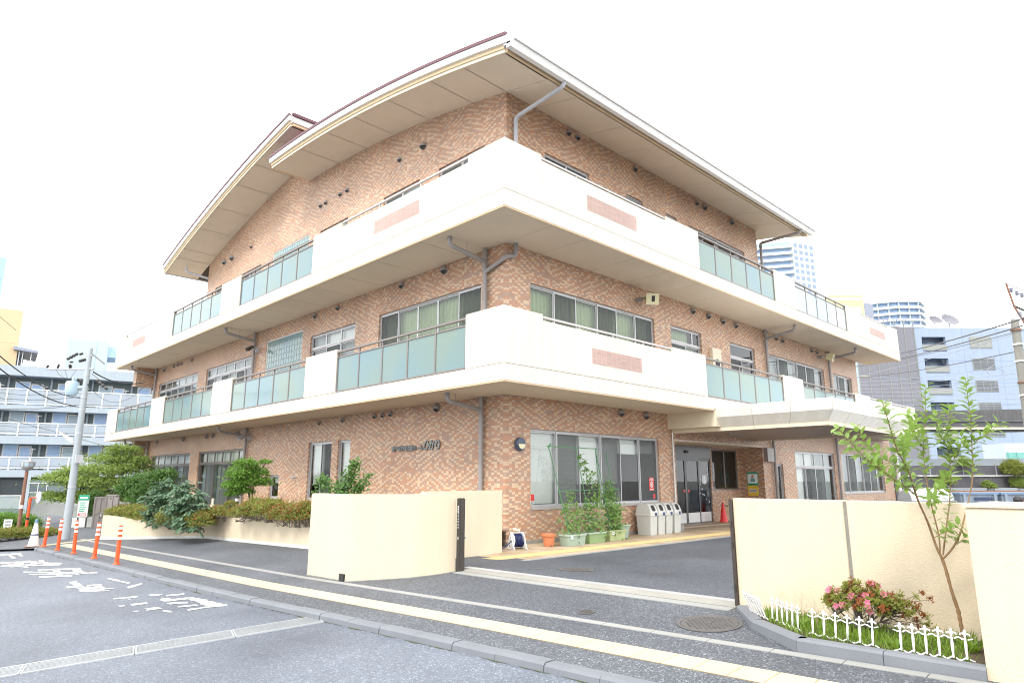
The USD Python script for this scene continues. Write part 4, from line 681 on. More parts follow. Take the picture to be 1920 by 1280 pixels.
# --- roofs: two curved shells
def roof(name, f, y0, y1, x0, x1, joints, right_eave, label):
    r = group_part(name, bld, label); yy = np.linspace(y0, y1, 40); h = 0.42
    ex = 0.30 if right_eave else 0.05
    def sweep(prof, mat, nm, ext=0.0, parent=r, lo=None):   # prof: (x, dz) ring swept along y
        m = M(); n = len(prof); V = [(px, y+0.0, f(y)+dz) for y in np.linspace(y0-(ext if lo is None else lo), y1+ext+(0.03 if lo is not None else 0), 40) for px, dz in prof]
        m.add(V, [[i*n+j, i*n+(j+1) % n, (i+1)*n+(j+1) % n, (i+1)*n+j] for i in range(39) for j in range(n)])
        for o in (0, 39*n): m.add(V[o:o+n], [[0, j, j+1] for j in range(1, n-1)])
        return put(nm, m, mat, parent)
    sweep([(x0+0.03, 0.012), (x1, 0.012), (x1, h-0.06), (x0-0.02, h-0.06)], 'soffit_gap', 'roof_deck', -0.03)
    sweep([(x0-0.06, h-0.06), (x1+0.15, h-0.06), (x1+0.15, h), (x0-0.06, h)], 'roof_red', 'roof_sheet', 0.0, lo=0.02)
    sweep([(x0-0.125, h-0.07), (x0-0.06, h-0.07), (x0-0.06, h+0.012), (x0-0.125, h+0.012)], 'roof_red', 'gable_cap', 0.0, lo=ex-0.16 if right_eave else ex)
    sweep([(x0, -0.012), (x0+0.05, -0.012), (x0+0.05, 0.075), (x0, 0.075)], 'trim_cream', 'soffit_trim'); sweep([(x0-0.03, 0.075), (x0+0.05, 0.075), (x0+0.05, 0.17), (x0-0.03, 0.17)], 'trim_tan', 'soffit_trim')
    sweep([(x0-0.10, 0.17), (x0-0.02, 0.17), (x0-0.02, h-0.065), (x0-0.10, h-0.065)], 'fascia_white', 'fascia', 0.0, lo=ex)
    js = [y0+0.05]+joints+[y1-0.02]
    for a, b in zip(js[:-1], js[1:]):
        m = M(); q = np.linspace(a+0.014, b-0.014, 6); V = []
        for y in q: V += [(x0+0.056, y, f(y)-0.006), (-0.002, y, f(y)-0.006), (-0.002, y, f(y)+0.01), (x0+0.056, y, f(y)+0.01)]
        m.add(V, [[i*4+j, i*4+(j+1) % 4, (i+1)*4+(j+1) % 4, (i+1)*4+j] for i in range(5) for j in range(4)]); put('soffit_panel', m, 'soffit', r)
    return r
r1 = roof('roof', f1, -1.5, 10.75, -1.5, 15.4, [0.0, 1.35, 3.32, 5.15, 6.8, 8.6], True, 'front roof shell rising from the driveway eave')
r2 = roof('roof', f2, 9.45, 22.0, -1.5, 15.4, [10.5, 12.4, 14.05, 16.0, 17.85, 19.7, 20.5], False, 'rear roof shell falling to the far eave')
ed = M(); ed.box(-1.5, 15.4, 9.30, 9.42, f2(9.4)+0.08, f2(9.4)+0.34); put('fascia', ed, 'fascia_white', r2); ed = M(); ed.box(-1.45, 15.4, 9.36, 9.45, f2(9.4)-0.01, f2(9.4)+0.08); put('soffit_trim', ed, 'trim_tan', r2)
ed = M(); ed.box(-1.55, 15.4, 9.22, 9.30, f2(9.4)+0.30, f2(9.4)+0.40); put('ridge_cap', ed, 'roof_red', r2)
m = M(); m.box(0.0, 14.0, 10.6, 10.8, f1(10.7), f2(10.7)); put('clerestory_wall', m, 'brick_tile', r2)
m = M(); m.box(-1.45, 15.4, 10.70, 10.78, f1(10.75)-0.012, f1(10.75)+0.16); put('soffit_trim', m, 'trim_tan', r1)
js = [0.002, 1.11, 3.17, 4.78, 6.4, 8.15, 9.93, 11.72, 13.3, 15.35]
for a, b in zip(js[:-1], js[1:]):
    m = M(); m.hexa([(x, y, f1(y)+d) for d in (-0.006, 0.01) for x, y in ((a+0.009, -1.45), (b-0.009, -1.45), (b-0.009, -0.002), (a+0.009, -0.002))]); put('soffit_panel', m, 'soffit', r1)
m = M(); m.hexa([(x, y, f1(y)-0.006+d) for d in (0, 0.016) for x, y in ((14.105, 0.004), (15.35, 0.004), (15.35, 10.7), (14.105, 10.7))]) ; put('soffit_panel', m, 'soffit', r1)
e0 = f1(-1.5)
m = M(); m.box(-1.47, 15.42, -1.56, -1.50, e0-0.012, e0+0.20); put('eave_trim', m, 'trim_tan', r1)
m = M(); m.box(-1.60, 15.3, -1.78, -1.56, e0+0.06, e0+0.10); put('eave_underside', m, 'pipe_light', r1)
m = M(); m.hexa([(-1.60, -1.78, e0-0.03), (15.3, -1.78, e0-0.03), (15.3, -1.66, e0-0.03), (-1.60, -1.66, e0-0.03), (-1.60, -1.90, e0+0.10), (15.3, -1.90, e0+0.10), (15.3, -1.66, e0+0.10), (-1.60, -1.66, e0+0.10)]); put('gutter', m, 'fascia_white', r1)
m = M(); m.hexa([(-1.56, -1.88, e0+0.10), (15.3, -1.88, e0+0.10), (15.3, -1.5, e0+0.20), (-1.56, -1.5, e0+0.20), (-1.56, -1.88, e0+0.115), (15.3, -1.88, e0+0.115), (15.3, -1.5, e0+0.30), (-1.56, -1.5, e0+0.30)]); put('roof_edge', m, 'roof_red', r1)
m = M(); m.box(-1.58, 15.3, -1.912, -1.899, e0+0.085, e0+0.125); put('gutter_lip', m, 'pipe_grey', r1)
for k in range(17):
    m = M(); xx = -1.3+k; m.box(xx-0.012, xx+0.012, -1.91, -1.70, e0+0.10, e0+0.114); put('gutter_bracket', m, 'gutter', r1)
m = M(); m.tube([(-0.9, -0.3, f1(0)+0.40), (-0.9, -0.3, f1(0)+0.62)], 0.05, 10); put('roof_vent_stub', m, 'roof_red', r1)
m = M(); m.box(-1.55, 15.3, 22.0, 22.12, f2(22)-0.02, f2(22)+0.12); put('gutter', m, 'gutter', r2)

# --- downpipes
def downpipe(pts, r=0.055, mat='pipe_grey', straps=()):
    P = [np.array(p, float) for p in pts]; out = [P[0]]
    for i in range(1, len(P)-1):
        a, b, c = P[i-1], P[i], P[i+1]; k = 0.11; d1, d2 = (a-b)/np.linalg.norm(a-b), (c-b)/np.linalg.norm(c-b)
        for t in (0, .25, .5, .75, 1): out.append((b+d1*k)*(1-t)**2+2*b*t*(1-t)+(b+d2*k)*t*t)
    out.append(P[-1]); m = M(); m.tube(out, r, 12); p = put('downpipe', m, mat, bld)
    for q, dirv in straps: c = M(); q = np.array(q, float); d = np.array(dirv, float); c.cyl(q-d*0.02, q+d*0.02, r*1.12, n=12); put('collar', c, mat, p)
    for i in range(1, len(P)-1):
        for o in (P[i-1], P[i+1]): c = M(); d = (o-P[i])/np.linalg.norm(o-P[i]); c.cyl(P[i]+d*0.12, P[i]+d*0.17, r*1.13, n=12); put('collar', c, mat, p)
Zu = (0, 0, 1)
for y, w in ((0.78, 0.79), (14.5, 14.5), (26.7, 26.7)):
    downpipe([(-1.15, y, 3.47), (-1.15, y, 3.28), (-0.09, y, 3.14), (-0.09, y, 0.3)], straps=[((-0.09, y, z), Zu) for z in (1.2, 2.75)])
    downpipe([(-1.25, y-0.1, 7.27), (-1.25, y-0.1, 7.06), (-0.09, y-0.1, 6.9), (-0.09, y-0.1, 3.85)], straps=[((-0.09, y-0.1, z), Zu) for z in (5.9,)])
    for a_, b_, r_ in (((-0.09, y, 3.47), (-0.09, y, 3.14), 0.055), ((-0.09, y-0.1, 7.27), (-0.09, y-0.1, 6.9), 0.055)): m = M(); m.cyl(a_, b_, r_); put('pipe_stub', m, 'pipe_grey', bld)
    for a_, b_ in (((-0.7, y-0.1, 7.27), (-0.7, y-0.1, 7.0)), ((-0.9, y, 3.47), (-0.9, y, 3.24))): m = M(); m.cyl(a_, b_, 0.006, n=5); put('pipe_hanger', m, 'pipe_grey', bld)
downpipe([(0.22, -0.12, 7.27), (0.22, -0.12, 6.93), (-0.09, -0.12, 6.86), (-0.09, 0.68, 6.62)])
for x in (14.05, 20.45):
    downpipe([(x-0.05, -1.28, 7.27), (x-0.05, -1.28, 7.05), (x, -0.09, 6.9), (x, -0.09, 3.85)], straps=[((x, -0.09, z), Zu) for z in (5.9,)])
    m = M(); m.cyl((x, -0.09, 7.27), (x, -0.09, 6.9), 0.055); put('pipe_stub', m, 'pipe_grey', bld)
    downpipe([(x-0.05, -0.09, 3.46), (x-0.05, -0.09, 0.02)], straps=[((x-0.05, -0.09, z), Zu) for z in (1.3, 2.4)])
downpipe([(0.34, -1.72, e0+0.02), (0.34, -1.66, e0-0.13), (0.25, -0.09, 10.75), (0.25, -0.09, 7.7)], mat='pipe_light', straps=[((0.25, -0.09, 10.4), Zu)])
downpipe([(14.35, -1.72, e0+0.02), (14.35, -1.66, e0-0.13), (14.25, -0.09, 10.9), (14.25, -0.09, 7.7)], straps=[((14.25, -0.09, 10.3), Zu)])
downpipe([(-0.9, 20.9, f2(21)-0.1), (-0.9, 20.9, f2(21)-0.35), (0.1, 20.6, 10.9), (0.1, 20.62, 7.7)], mat='pipe_light')
downpipe([(7.05, -0.06, 2.9), (7.05, -0.06, 0.0)], 0.022, 'steel_pale', [((7.05, -0.06, 1.9), Zu)])
# --- vents, lamps, cameras
def vent(fr, u, z, r=0.10):
    m = M(); s = trimesh.creation.icosphere(subdivisions=2, radius=1.0); keep = s.slice_plane([0, 0, -0.15], [0, 0, 1]) if False else s
    v = s.vertices; f = s.faces[(v[s.faces].mean(1)[:, 2] > -0.25)]
    m.add([fr.P(u+a*r, b*r*1.1+0.01, z+c*r) for a, b, c in v], f); fr_c = [fr.P(u+r*1.02*math.cos(a), 0.004, z+r*1.02*math.sin(a)) for a in np.linspace(0, 6.2832, 17)[:-1]]
    m.add(fr_c+[fr.P(u, 0.004, z)], [[i, (i+1) % 16, 16] for i in range(16)])
    p = put('vent_hood', m, 'pipe_grey', bld); d = M(); C_ = [fr.P(u+r*0.68*math.cos(a), r*(0.62+0.48*math.sin(a))+0.01, z+r*(-0.52+0.48*math.sin(a))) for a in np.linspace(0, 6.2832, 17)[:-1]]
    d.add(C_+[fr.P(u, r*0.62+0.01, z-r*0.52)], [[i, (i+1) % 16, 16] for i in range(16)]); put('opening', d, 'dark', p)
for u, z, r in ((3.56, 11.24, .12), (4.79, 11.24, .08), (7.9, 11.24, .08), (8.36, 11.24, .08), (9.36, 11.24, .08), (9.74, 11.24, .08), (15.69, 11.22, .08), (17.72, 11.22, .12), (18.57, 11.22, .12),
                (2.43, 7.1, .11), (4.44, 7.1, .10), (8.08, 7.1, .09), (9.63, 7.1, .09), (25.48, 7.06, .11), (24.02, 7.07, .09), (23.48, 7.07, .09), (22.94, 7.07, .09), (21.52, 7.07, .09),
                (25.43, 3.33, .1), (21.6, 3.33, .11), (18.71, 3.33, .1), (18.02, 3.33, .1), (15.44, 3.3, .1), (8.86, 3.33, .08), (7.39, 3.33, .08), (5.58, 3.33, .08), (5.16, 3.33, .08), (4.76, 3.33, .08), (2.62, 3.34, .11)): vent(Lf, u, z, r)
for u, z, r in ((2.45, 11.2, .09), (2.85, 11.21, .09), (5.7, 11.21, .09), (9.45, 11.2, .09), (9.99, 11.2, .12), (12.02, 11.2, .11), (8.74, 7.08, .11), (9.78, 7.08, .11), (10.79, 7.07, .11), (11.75, 7.07, .11),
                (15.14, 7.1, .1), (15.74, 7.1, .1), (18.66, 7.08, .1), (19.25, 7.08, .1), (4.5, 3.34, .11), (5.73, 3.34, .11)): vent(Rf, u, z, r)
def oriented(o, ax, m2, mat, name, par):   # local (x right, y forward along ax, z up)
    ax = np.array(ax, float); ax /= np.linalg.norm(ax); rr = np.cross(ax, [0, 0, 1.0]); rr /= np.linalg.norm(rr); uu = np.cross(rr, ax); v, f = m2.arr()
    return put(name, (np.array(o)+v[:, :1]*rr+v[:, 1:2]*ax+v[:, 2:]*uu, f), mat, par)
def floodlight(x, z, ax):
    m = M(); m.cyl((x-0.25, 0, z), (x-0.25, -0.22, z), 0.07); m.cyl((x-0.25, -0.2, z), (x-0.1, -0.32, z+0.05), 0.035); p = put('floodlight_arm', m, 'pipe_grey', bld)
    b = M(); b.hexa([(-0.13, 0, -0.12), (0.13, 0, -0.12), (0.2, 0.3, -0.17), (-0.2, 0.3, -0.17), (-0.13, 0, 0.12), (0.13, 0, 0.12), (0.2, 0.3, 0.17), (-0.2, 0.3, 0.17)]); oriented((x, -0.3, z+0.03), ax, b, 'flood_cream', 'floodlight_housing', p)
    b = M(); b.box(-0.07, 0.03, 0.3, 0.305, -0.08, 0.10); oriented((x, -0.3, z+0.03), ax, b, 'dark', 'floodlight_glass', p)
floodlight(5.75, 6.83, (-0.55, -0.75, -0.25)); floodlight(19.6, 6.86, (0.2, -0.9, -0.3))
m = M(); m.lathe([(0.0, 0), (0.15, 0), (0.165, 0.03), (0.15, 0.09), (0.10, 0.105), (0, 0.11)], n=28)
def on_right(m, x, z): v, f = m.arr(); return np.column_stack([x+v[:, 0], -v[:, 2], z+v[:, 1]]), f
lampb = put('wall_lamp', on_right(m, 0.43, 2.31), 'lamp_blue', bld, smooth=40)
m = M(); an = np.linspace(math.pi, 2*math.pi, 17); m.add([(0.43+0.118*math.cos(a), -0.113, 2.31+0.118*math.sin(a)) for a in an]+[(0.43, -0.113, 2.31)], [[i, i+1, 17] for i in range(16)]); put('lens', m, 'lens', lampb)
for y, z in ((14.2, 3.05), (14.15, 6.5)):
    m = M(); m.box(-0.12, 0, y-0.03, y+0.03, z-0.1, z+0.1); m.cyl((-0.1, y, z), (-0.32, y, z+0.05), 0.025); p = put('security_camera', m, 'pipe_light', bld)
    b = M(); b.box(-0.055, 0.055, -0.2, 0.2, -0.05, 0.05); b.cbox(-0.065, 0.065, -0.2, 0.24, 0.05, 0.065, 0.005); oriented((-0.36, y, z+0.03), (-0.7, -0.5, -0.45), b, 'pipe_light' if z < 4 else 'dark_metal', 'camera_body', p)
m = M(); m.cyl((0, 10.3, 1.57), (-0.12, 10.3, 1.57), 0.035); m.ball((-0.13, 10.3, 1.56), 0.05, 1); put('wall_spigot', m, 'pipe_light', bld)
m = M(); m.box(9.75, 10.35, -0.12, 0, 5.05, 5.95); p = put('air_unit', m, 'trim_cream', bld); m = M(); m.lathe([(0, 0.121), (0.16, 0.121)], n=16); put('fan_opening', on_right(m, 10.05, 5.42), 'dark', p)
m = M(); m.box(13.32, 13.85, -0.14, -0.0, 2.15, 2.65); put('junction_box', m, 'pipe_grey', bld)
# --- lettering
GL = json.loads(r'''{"東":[[[3,-2,3,0,21,8,34,19,33,20,14,20,14,57,43,58,42,63,6,63,5,64,6,72,42,72,43,81,52,81,53,72,91,72,91,63,52,62,53,57,83,57,83,20,63,20,62,19,73,9,93,0,93,-2,88,-8,85,-8,72,-1,61,7,53,15,52,14,52,-10,43,-9,42,14,27,1,13,-7,8,-8],[52,29,73,28,74,34,53,35],[52,44,54,42,73,42,74,48,53,49],[23,29,42,28,43,34,24,35],[23,43,42,42,43,48,24,49]]],"戸":[[[6,76,90,76,91,68,6,67]],[[2,-4,10,6,13,15,15,26,15,58,83,58,83,17,74,17,73,22,24,22,19,3,12,-8,8,-10],[24,32,73,31,74,48,25,49]]],"塚":[[[4,11,4,20,14,24,14,48,4,49,3,57,14,58,14,80,23,80,24,58,33,58,33,77,91,77,91,59,85,58,85,52,67,52,58,45,65,35,70,37,81,47,84,47,88,43,88,41,79,35,79,33,85,16,93,8,93,5,89,0,86,0,80,7,71,29,68,27,70,21,69,1,67,-3,61,-8,47,-8,45,-1,56,0,59,2,61,7,60,15,40,1,30,-3,26,4,46,14,46,17,44,20,33,16,31,20,28,20,7,10],[41,61,80,60,82,62,82,68,42,69],[51,26,54,21,59,24,58,30],[42,36,45,32,47,32,53,36,53,38,49,40],[24,28,33,31,34,25,38,26,39,28,37,34,30,40,50,49,51,52,38,52,38,58,33,58,32,49,23,48]]],"地":[[[30,39,31,42,40,46,40,72,49,72,49,51,51,50,60,55,60,81,68,82,69,58,80,62,82,65,89,63,88,21,86,18,81,16,72,16,71,22,70,22,69,12,60,12,60,43,51,41,49,39,49,4,52,1,81,1,84,4,85,14,87,15,88,13,93,12,93,3,90,-4,86,-7,80,-8,54,-8,43,-5,40,2,40,34,38,35,33,33],[69,25,78,24,80,26,79,52,74,51,69,48]],[[2,13,3,15,15,20,15,48,3,49,3,58,15,58,15,80,24,80,24,58,35,58,35,49,24,48,24,25,35,27,37,20,8,6,5,6]]],"域":[[[5,4,3,13,13,18,13,48,4,49,3,58,13,58,13,80,22,80,23,58,30,58,31,67,63,67,63,81,71,81,73,67,82,68,73,76,77,81,83,79,91,71,90,68,92,67,91,58,72,57,73,35,75,32,79,39,82,51,90,50,88,39,77,15,79,4,83,0,85,1,86,13,93,9,92,-3,88,-9,86,-10,78,-9,74,-5,69,4,59,-6,53,-9,48,-5,48,-2,56,3,61,8,60,10,29,1,27,10,61,19,63,19,64,14,66,14,67,19,65,26,62,58,32,58,31,50,22,48,22,22,31,25,32,22,33,50,59,51,59,21,33,22,32,16,9,4],[41,30,51,29,51,43,41,43]]],"活":[[[30,44,30,53,57,54,57,66,37,64,34,71,35,73,62,76,83,81,89,74,66,68,66,54,93,53,93,44,66,44,66,31,87,29,87,-8,78,-9,77,-6,46,-6,45,-10,37,-10,37,30,57,30,57,43],[45,4,78,3,78,21,45,21]],[[8,73,11,79,15,80,31,71,32,68,26,62]],[[5,-3,19,19,23,29,25,30,31,25,31,23,14,-8,11,-8]],[[3,47,7,53,10,53,22,47,27,42,23,36,20,36]]],"動":[[[4,-6,3,2,24,5,23,10,6,10,6,18,24,19,23,22,6,22,6,53,23,53,24,57,3,58,3,65,23,65,24,68,6,69,4,76,33,78,47,81,51,76,51,73,33,71,32,69,32,65,53,65,53,59,61,59,62,80,71,80,71,59,91,59,89,5,87,-3,83,-8,66,-9,64,-4,64,0,77,0,79,3,82,36,81,50,70,50,69,31,64,12,57,-1,48,-10,46,-10,41,-5,40,-2],[51,18,51,11,52,10,59,27,61,39,60,50,51,49,51,22,32,21,33,18],[32,5,47,6,51,7,52,9,32,10],[32,54,49,53,50,56,33,57],[33,46,32,41,43,41,43,46],[43,33,33,34,32,30,42,29],[24,33,14,34,14,29,24,29],[24,45,14,46,14,41,24,41]]],"ホ":[[[66,34,66,37,74,40,90,16,90,12,81,9,74,24]],[[10,50,10,60,44,59,45,61,44,76,55,76,54,59,88,59,87,50,54,50,54,-1,49,-5,33,-5,30,-3,30,5,43,4,45,7,45,50]],[[7,13,7,15,17,25,25,40,28,40,34,36,25,20,15,8,13,8]]],"ー":[[[9,42,87,42,87,31,9,31]]],"ム":[[[8,0,6,11,19,11,21,12,37,61,39,73,45,74,50,73,51,70,32,15,32,12,70,16,70,19,67,26,60,35,62,38,69,40,81,21,91,-1,81,-5,75,7]]],"横":[[[2,14,2,18,11,33,16,49,15,52,4,52,4,61,17,61,18,82,26,82,26,61,37,61,38,57,48,57,48,65,37,65,37,73,48,73,49,82,57,82,58,73,71,73,71,82,79,82,79,73,91,73,91,65,79,65,79,58,93,57,93,49,68,48,69,43,90,42,90,10,76,8,94,-3,94,-5,89,-10,87,-10,85,-7,69,2,69,5,73,7,72,9,54,9,54,7,59,5,59,2,45,-7,37,-10,32,-5,32,-3,42,1,51,8,50,9,39,9,38,28,32,22,28,31,26,30,25,-10,17,-9,17,26,15,26,15,23,7,9,5,9],[68,17,81,16,81,23,68,23],[68,31,81,30,81,36,68,36],[57,58,71,57,71,65,57,65],[27,46,38,30,39,43,58,43,59,48,34,49,34,52,27,52],[47,17,59,16,59,23,47,23],[47,31,59,30,59,36,47,36]]],"浜":[[[4,-4,4,-1,12,11,19,28,22,28,27,25,38,26,38,71,59,75,76,81,85,76,85,74,77,71,48,65,47,63,47,54,90,53,91,52,90,44,77,44,77,28,79,26,93,26,93,18,28,18,27,21,14,-6,10,-7],[47,28,49,26,68,26,68,44,47,44]],[[66,11,68,14,74,16,87,4,92,-2,92,-5,84,-9,81,-3]],[[29,-5,29,-3,39,5,46,16,55,13,50,4,37,-10,35,-10]],[[8,73,12,80,15,80,30,71,32,67,28,61,26,61,24,64]],[[3,48,4,52,7,55,9,55,22,48,27,43,23,37,20,37]]],"環":[[[3,1,2,10,11,12,13,14,13,38,4,38,4,46,11,46,13,48,13,65,4,66,3,75,30,75,31,67,21,65,21,47,23,46,30,46,29,38,21,37,21,15,30,17,32,11,49,18,48,20,38,20,38,41,86,41,86,20,91,16,91,14,79,7,83,3,94,-1,94,-3,89,-9,79,-5,67,6,61,17,51,12,50,3,55,2,66,5,66,-3,52,-6,45,-9,42,-9,39,-4,39,-2,42,1,41,6,32,3,29,8,26,8,6,1],[70,20,72,13,74,13,82,19],[47,28,76,27,77,33,48,34]],[[32,53,92,53,92,45,32,45]],[[36,78,89,78,89,56,36,56],[73,64,80,63,80,71,73,71],[58,64,66,63,66,71,58,71],[44,64,51,63,51,71,44,71]]],"境":[[[28,-4,28,-2,37,0,43,3,48,12,48,16,39,16,39,45,85,45,85,16,73,16,73,1,84,0,85,10,87,10,92,7,92,-2,90,-6,86,-8,70,-8,66,-6,64,-1,63,16,57,15,56,7,53,1,48,-4,33,-10],[48,24,75,23,76,26,49,27],[48,35,75,34,76,37,49,38]],[[2,11,5,14,14,17,14,48,4,49,4,58,14,58,14,80,23,80,23,58,32,58,34,56,47,58,45,66,37,66,37,74,57,74,57,76,55,79,56,81,64,82,68,74,87,74,87,66,79,66,77,58,90,57,90,49,34,49,33,50,23,49,23,21,33,23,35,15,9,4,4,5],[54,65,57,57,67,57,70,63,69,66]]],"保":[[[1,41,2,44,9,50,16,60,26,81,34,79,35,76,36,77,87,77,87,44,66,44,66,35,93,33,92,25,72,24,78,15,89,5,94,3,95,0,90,-5,87,-5,72,9,67,16,66,-9,57,-10,56,15,55,16,48,7,35,-4,30,-5,26,0,24,-9,16,-9,16,42,14,43,7,34,5,34],[45,68,44,53,78,53,78,69],[33,76,25,59,26,2,36,8,50,24,49,25,29,25,28,33,56,35,56,44,35,45,35,76]]],"全":[[[2,43,3,46,11,49,27,60,42,75,47,83,54,80,54,75,67,62,84,50,93,46,95,43,90,37,87,37,80,42,79,38,53,38,53,24,78,24,79,16,53,16,53,2,89,2,90,-7,7,-7,6,1,8,2,43,2,43,16,19,16,18,23,43,24,43,37,18,38,17,42,7,37],[24,47,25,46,72,47,54,62,48,69,35,55]]],"ひ":[[[7,65,9,69,29,70,45,74,47,74,50,70,51,62,44,60,39,55,32,45,27,33,25,19,27,11,33,6,37,5,49,6,53,8,60,16,64,31,64,50,62,62,60,66,61,72,68,74,73,73,78,53,83,43,94,31,94,29,87,20,84,20,78,29,76,29,71,8,67,2,59,-5,46,-9,28,-7,16,2,12,12,12,27,14,36,18,46,25,56,9,55]]],"か":[[[65,63,72,67,77,67,79,65,94,36,96,29,93,26,86,23,82,25,77,41,69,56,66,58]],[[5,44,5,56,28,57,30,67,30,77,32,79,43,78,45,76,45,72,42,58,57,58,61,56,67,48,68,43,67,21,64,7,59,-2,52,-6,36,-6,31,-4,30,8,35,9,40,7,48,7,51,11,53,19,54,44,50,46,41,46,38,42,35,29,29,13,20,-5,16,-7,8,-4,6,-2,6,1,16,17,24,40,24,43,7,42]]],"り":[[[17,31,18,54,22,79,35,78,34,64,44,72,50,74,58,74,67,70,74,62,79,46,78,25,73,12,61,0,51,-5,37,-9,32,-7,28,0,29,4,40,6,54,12,61,19,63,23,65,31,65,45,61,57,58,60,55,61,47,60,41,55,36,48,32,37,31,19,20,18,18,20]]]}''')
def glyph_poly(ch):
    return unary_union([Polygon([(r[i], r[i+1]) for i in range(0, len(r), 2)], [[(h[i], h[i+1]) for i in range(0, len(h), 2)] for h in rest]).buffer(0) for r, *rest in GL[ch]])
from shapely import affinity
let = group_part('sign_lettering', bld)
u = 4.63
for i, ch in enumerate('東戸塚地域活動ホームひかり'):
    big = i >= 10; s = (0.27 if big else 0.148)/88; g_ = affinity.scale(glyph_poly(ch), s*(1.0 if big else 0.98), s*(0.98 if big else 1.0), origin=(0, 0)); adv = (0.243 if big else 0.146)
    z = 2.265+ (0.008 if big else 0.004)
    m = M(); Lf.prism(m, affinity.translate(affinity.scale(g_, -1, 1, origin=(0, 0)), u, z), 0.012, 0.04); put('letter', m, 'letter_metal', let); u -= adv
# --- canopy and entrance
can = group_part('entrance_canopy', bld)
X0, X1, YF = 6.9, 13.2, -4.93
m = M(); m.box(X0, X0+0.3, -OV-0.02, -0.001, 3.0, 3.478); put('beam', m, 'trim_cream', can); m = M(); m.box(X1-0.3, X1, -OV-0.02, -0.001, 3.0, 3.478); put('beam', m, 'trim_cream', can)
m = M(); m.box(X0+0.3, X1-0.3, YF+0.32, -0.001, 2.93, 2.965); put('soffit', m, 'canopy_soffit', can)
m = M(); m.box(X0+0.03, X1-0.03, YF+0.04, -OV-0.02, 3.40, 3.565); put('top', m, 'fascia_white', can)
def ring(zl, zh, il, ih, mat, nm):   # fascia panels round three sides, inset il at the bottom and ih at the top
    C0 = [(X0, -OV-0.02), (X0, YF), (X1, YF), (X1, -OV-0.02)]
    def c(i, ins): x, y = C0[i]; return np.array([x+(ins if x == X0 else -ins), y+(ins if y == YF else 0)])
    for i in range(3):
        n = (3, 5, 3)[i]
        for k in range(n):
            t0, t1 = k/n+0.0015, (k+1)/n-0.0015; q = lambda ins, t: c(i, ins)*(1-t)+c(i+1, ins)*t
            A, B, C_, D = q(il, t0), q(il, t1), q(ih, t1), q(ih, t0); A2, B2, C2, D2 = q(il+0.05, t0), q(il+0.05, t1), q(ih+0.05, t1), q(ih+0.05, t0)
            m = M(); m.hexa([(*A, zl), (*B, zl), (*B2, zl), (*A2, zl), (*D, zh), (*C_, zh), (*C2, zh), (*D2, zh)]); put(nm, m, mat, can)
ring(3.26, 3.56, 0.03, 0.0, 'canopy_panel', 'fascia_panel'); ring(2.985, 3.256, 0.26, 0.035, 'canopy_panel', 'fascia_panel'); ring(2.88, 2.98, 0.25, 0.25, 'trim_cream', 'lip')
m = M(); m.box(X0+0.28, X1-0.28, YF+0.28, -0.01, 3.0, 3.3); put('core', m, 'soffit_gap', can)
for xx in (X0+0.25, X1-0.31): m = M(); m.box(xx, xx+0.06, -OV-0.02, -0.002, 2.88, 2.998); put('lip', m, 'trim_cream', can)
m = M(); m.box(8.9, 9.9, -1.0, -0.85, 2.89, 2.93); put('ceiling_lamp', m, 'steel', can)
ent = group_part('entrance', bld)
m = M(); m.box(7.05, 7.25, 0.2, 1.15, -0.1, 2.72); put('side_wall', m, 'brick_tile', ent); m = M(); m.box(13.2, 13.4, 0.2, 1.15, -0.1, 2.72); put('side_wall', m, 'brick_tile', ent)
m = M(); m.prism(sbox(7.25, -0.1, 13.2, 2.75).difference(unary_union([sbox(7.9, -0.2, 11.05, 2.62), sbox(11.15, 1.12, 13.05, 2.58)])), 0, 0.15, lambda u, z, d: (u, 0.95+d, z)); put('entrance_wall', m, 'brick_tile', ent)
m = M(); m.box(7.25, 13.2, 0.0, 0.95, 2.66, 2.72); put('ceiling', m, 'soffit', ent)
m = M(); m.box(7.25, 13.2, 0.0, 1.1, -0.08, 0.012); put('entrance_floor', m, 'paving_b', ent)
Ef = Fr((0, 0.95), (1, 0), (0, -1))
m = M(); Ef.box(m, 7.9, 11.05, -0.12, 0.03, 2.2, 2.62); put('door_header', m, 'steel_dark', ent)
m = M(); Ef.box(m, 9.3, 9.5, 0.03, 0.07, 2.38, 2.47); put('door_sensor', m, 'dark', ent)
for i, (a, b) in enumerate(((7.9, 8.45), (8.45, 9.33), (9.33, 10.2), (10.2, 11.05))):
    m = M(); dv = 0.0 if i in (1, 2) else -0.05
    for r in ((a, a+0.06, 0.02, 2.2), (b-0.06, b, 0.02, 2.2), (a+0.06, b-0.06, 2.12, 2.2), (a+0.06, b-0.06, 0.02, 0.08)): Ef.box(m, r[0], r[1], dv-0.03, dv+0.02, r[2], r[3])
    dr = put('sliding_door', m, 'steel_dark', ent); m = M(); Ef.quad(m, a+0.06, b-0.06, dv, 0.4, 2.12); put('pane', m, 'glass', dr)
    m = M(); Ef.box(m, a+0.06, b-0.06, dv-0.015, dv+0.01, 0.08, 0.4); put('kick_plate', m, 'steel_pale', dr)
    if i in (1, 2):
        m = M(); Ef.box(m, (b-0.2) if i == 1 else (a+0.08), (b-0.09) if i == 1 else (a+0.19), 0.022, 0.026, 1.08, 1.16); put('door_sticker', m, 'sticker_red', dr)
m = M()
for k in range(16):
    a, z = rng.uniform(10.3, 10.95), rng.uniform(0.6, 2.05); r = rng.uniform(0.02, 0.036); m.add([Ef.P(a+r*math.cos(t), -0.045, z+r*math.sin(t)) for t in np.linspace(0, 6.2832, 9)[:-1]]+[Ef.P(a, -0.045, z)], [[i, (i+1) % 8, 8] for i in range(8)])
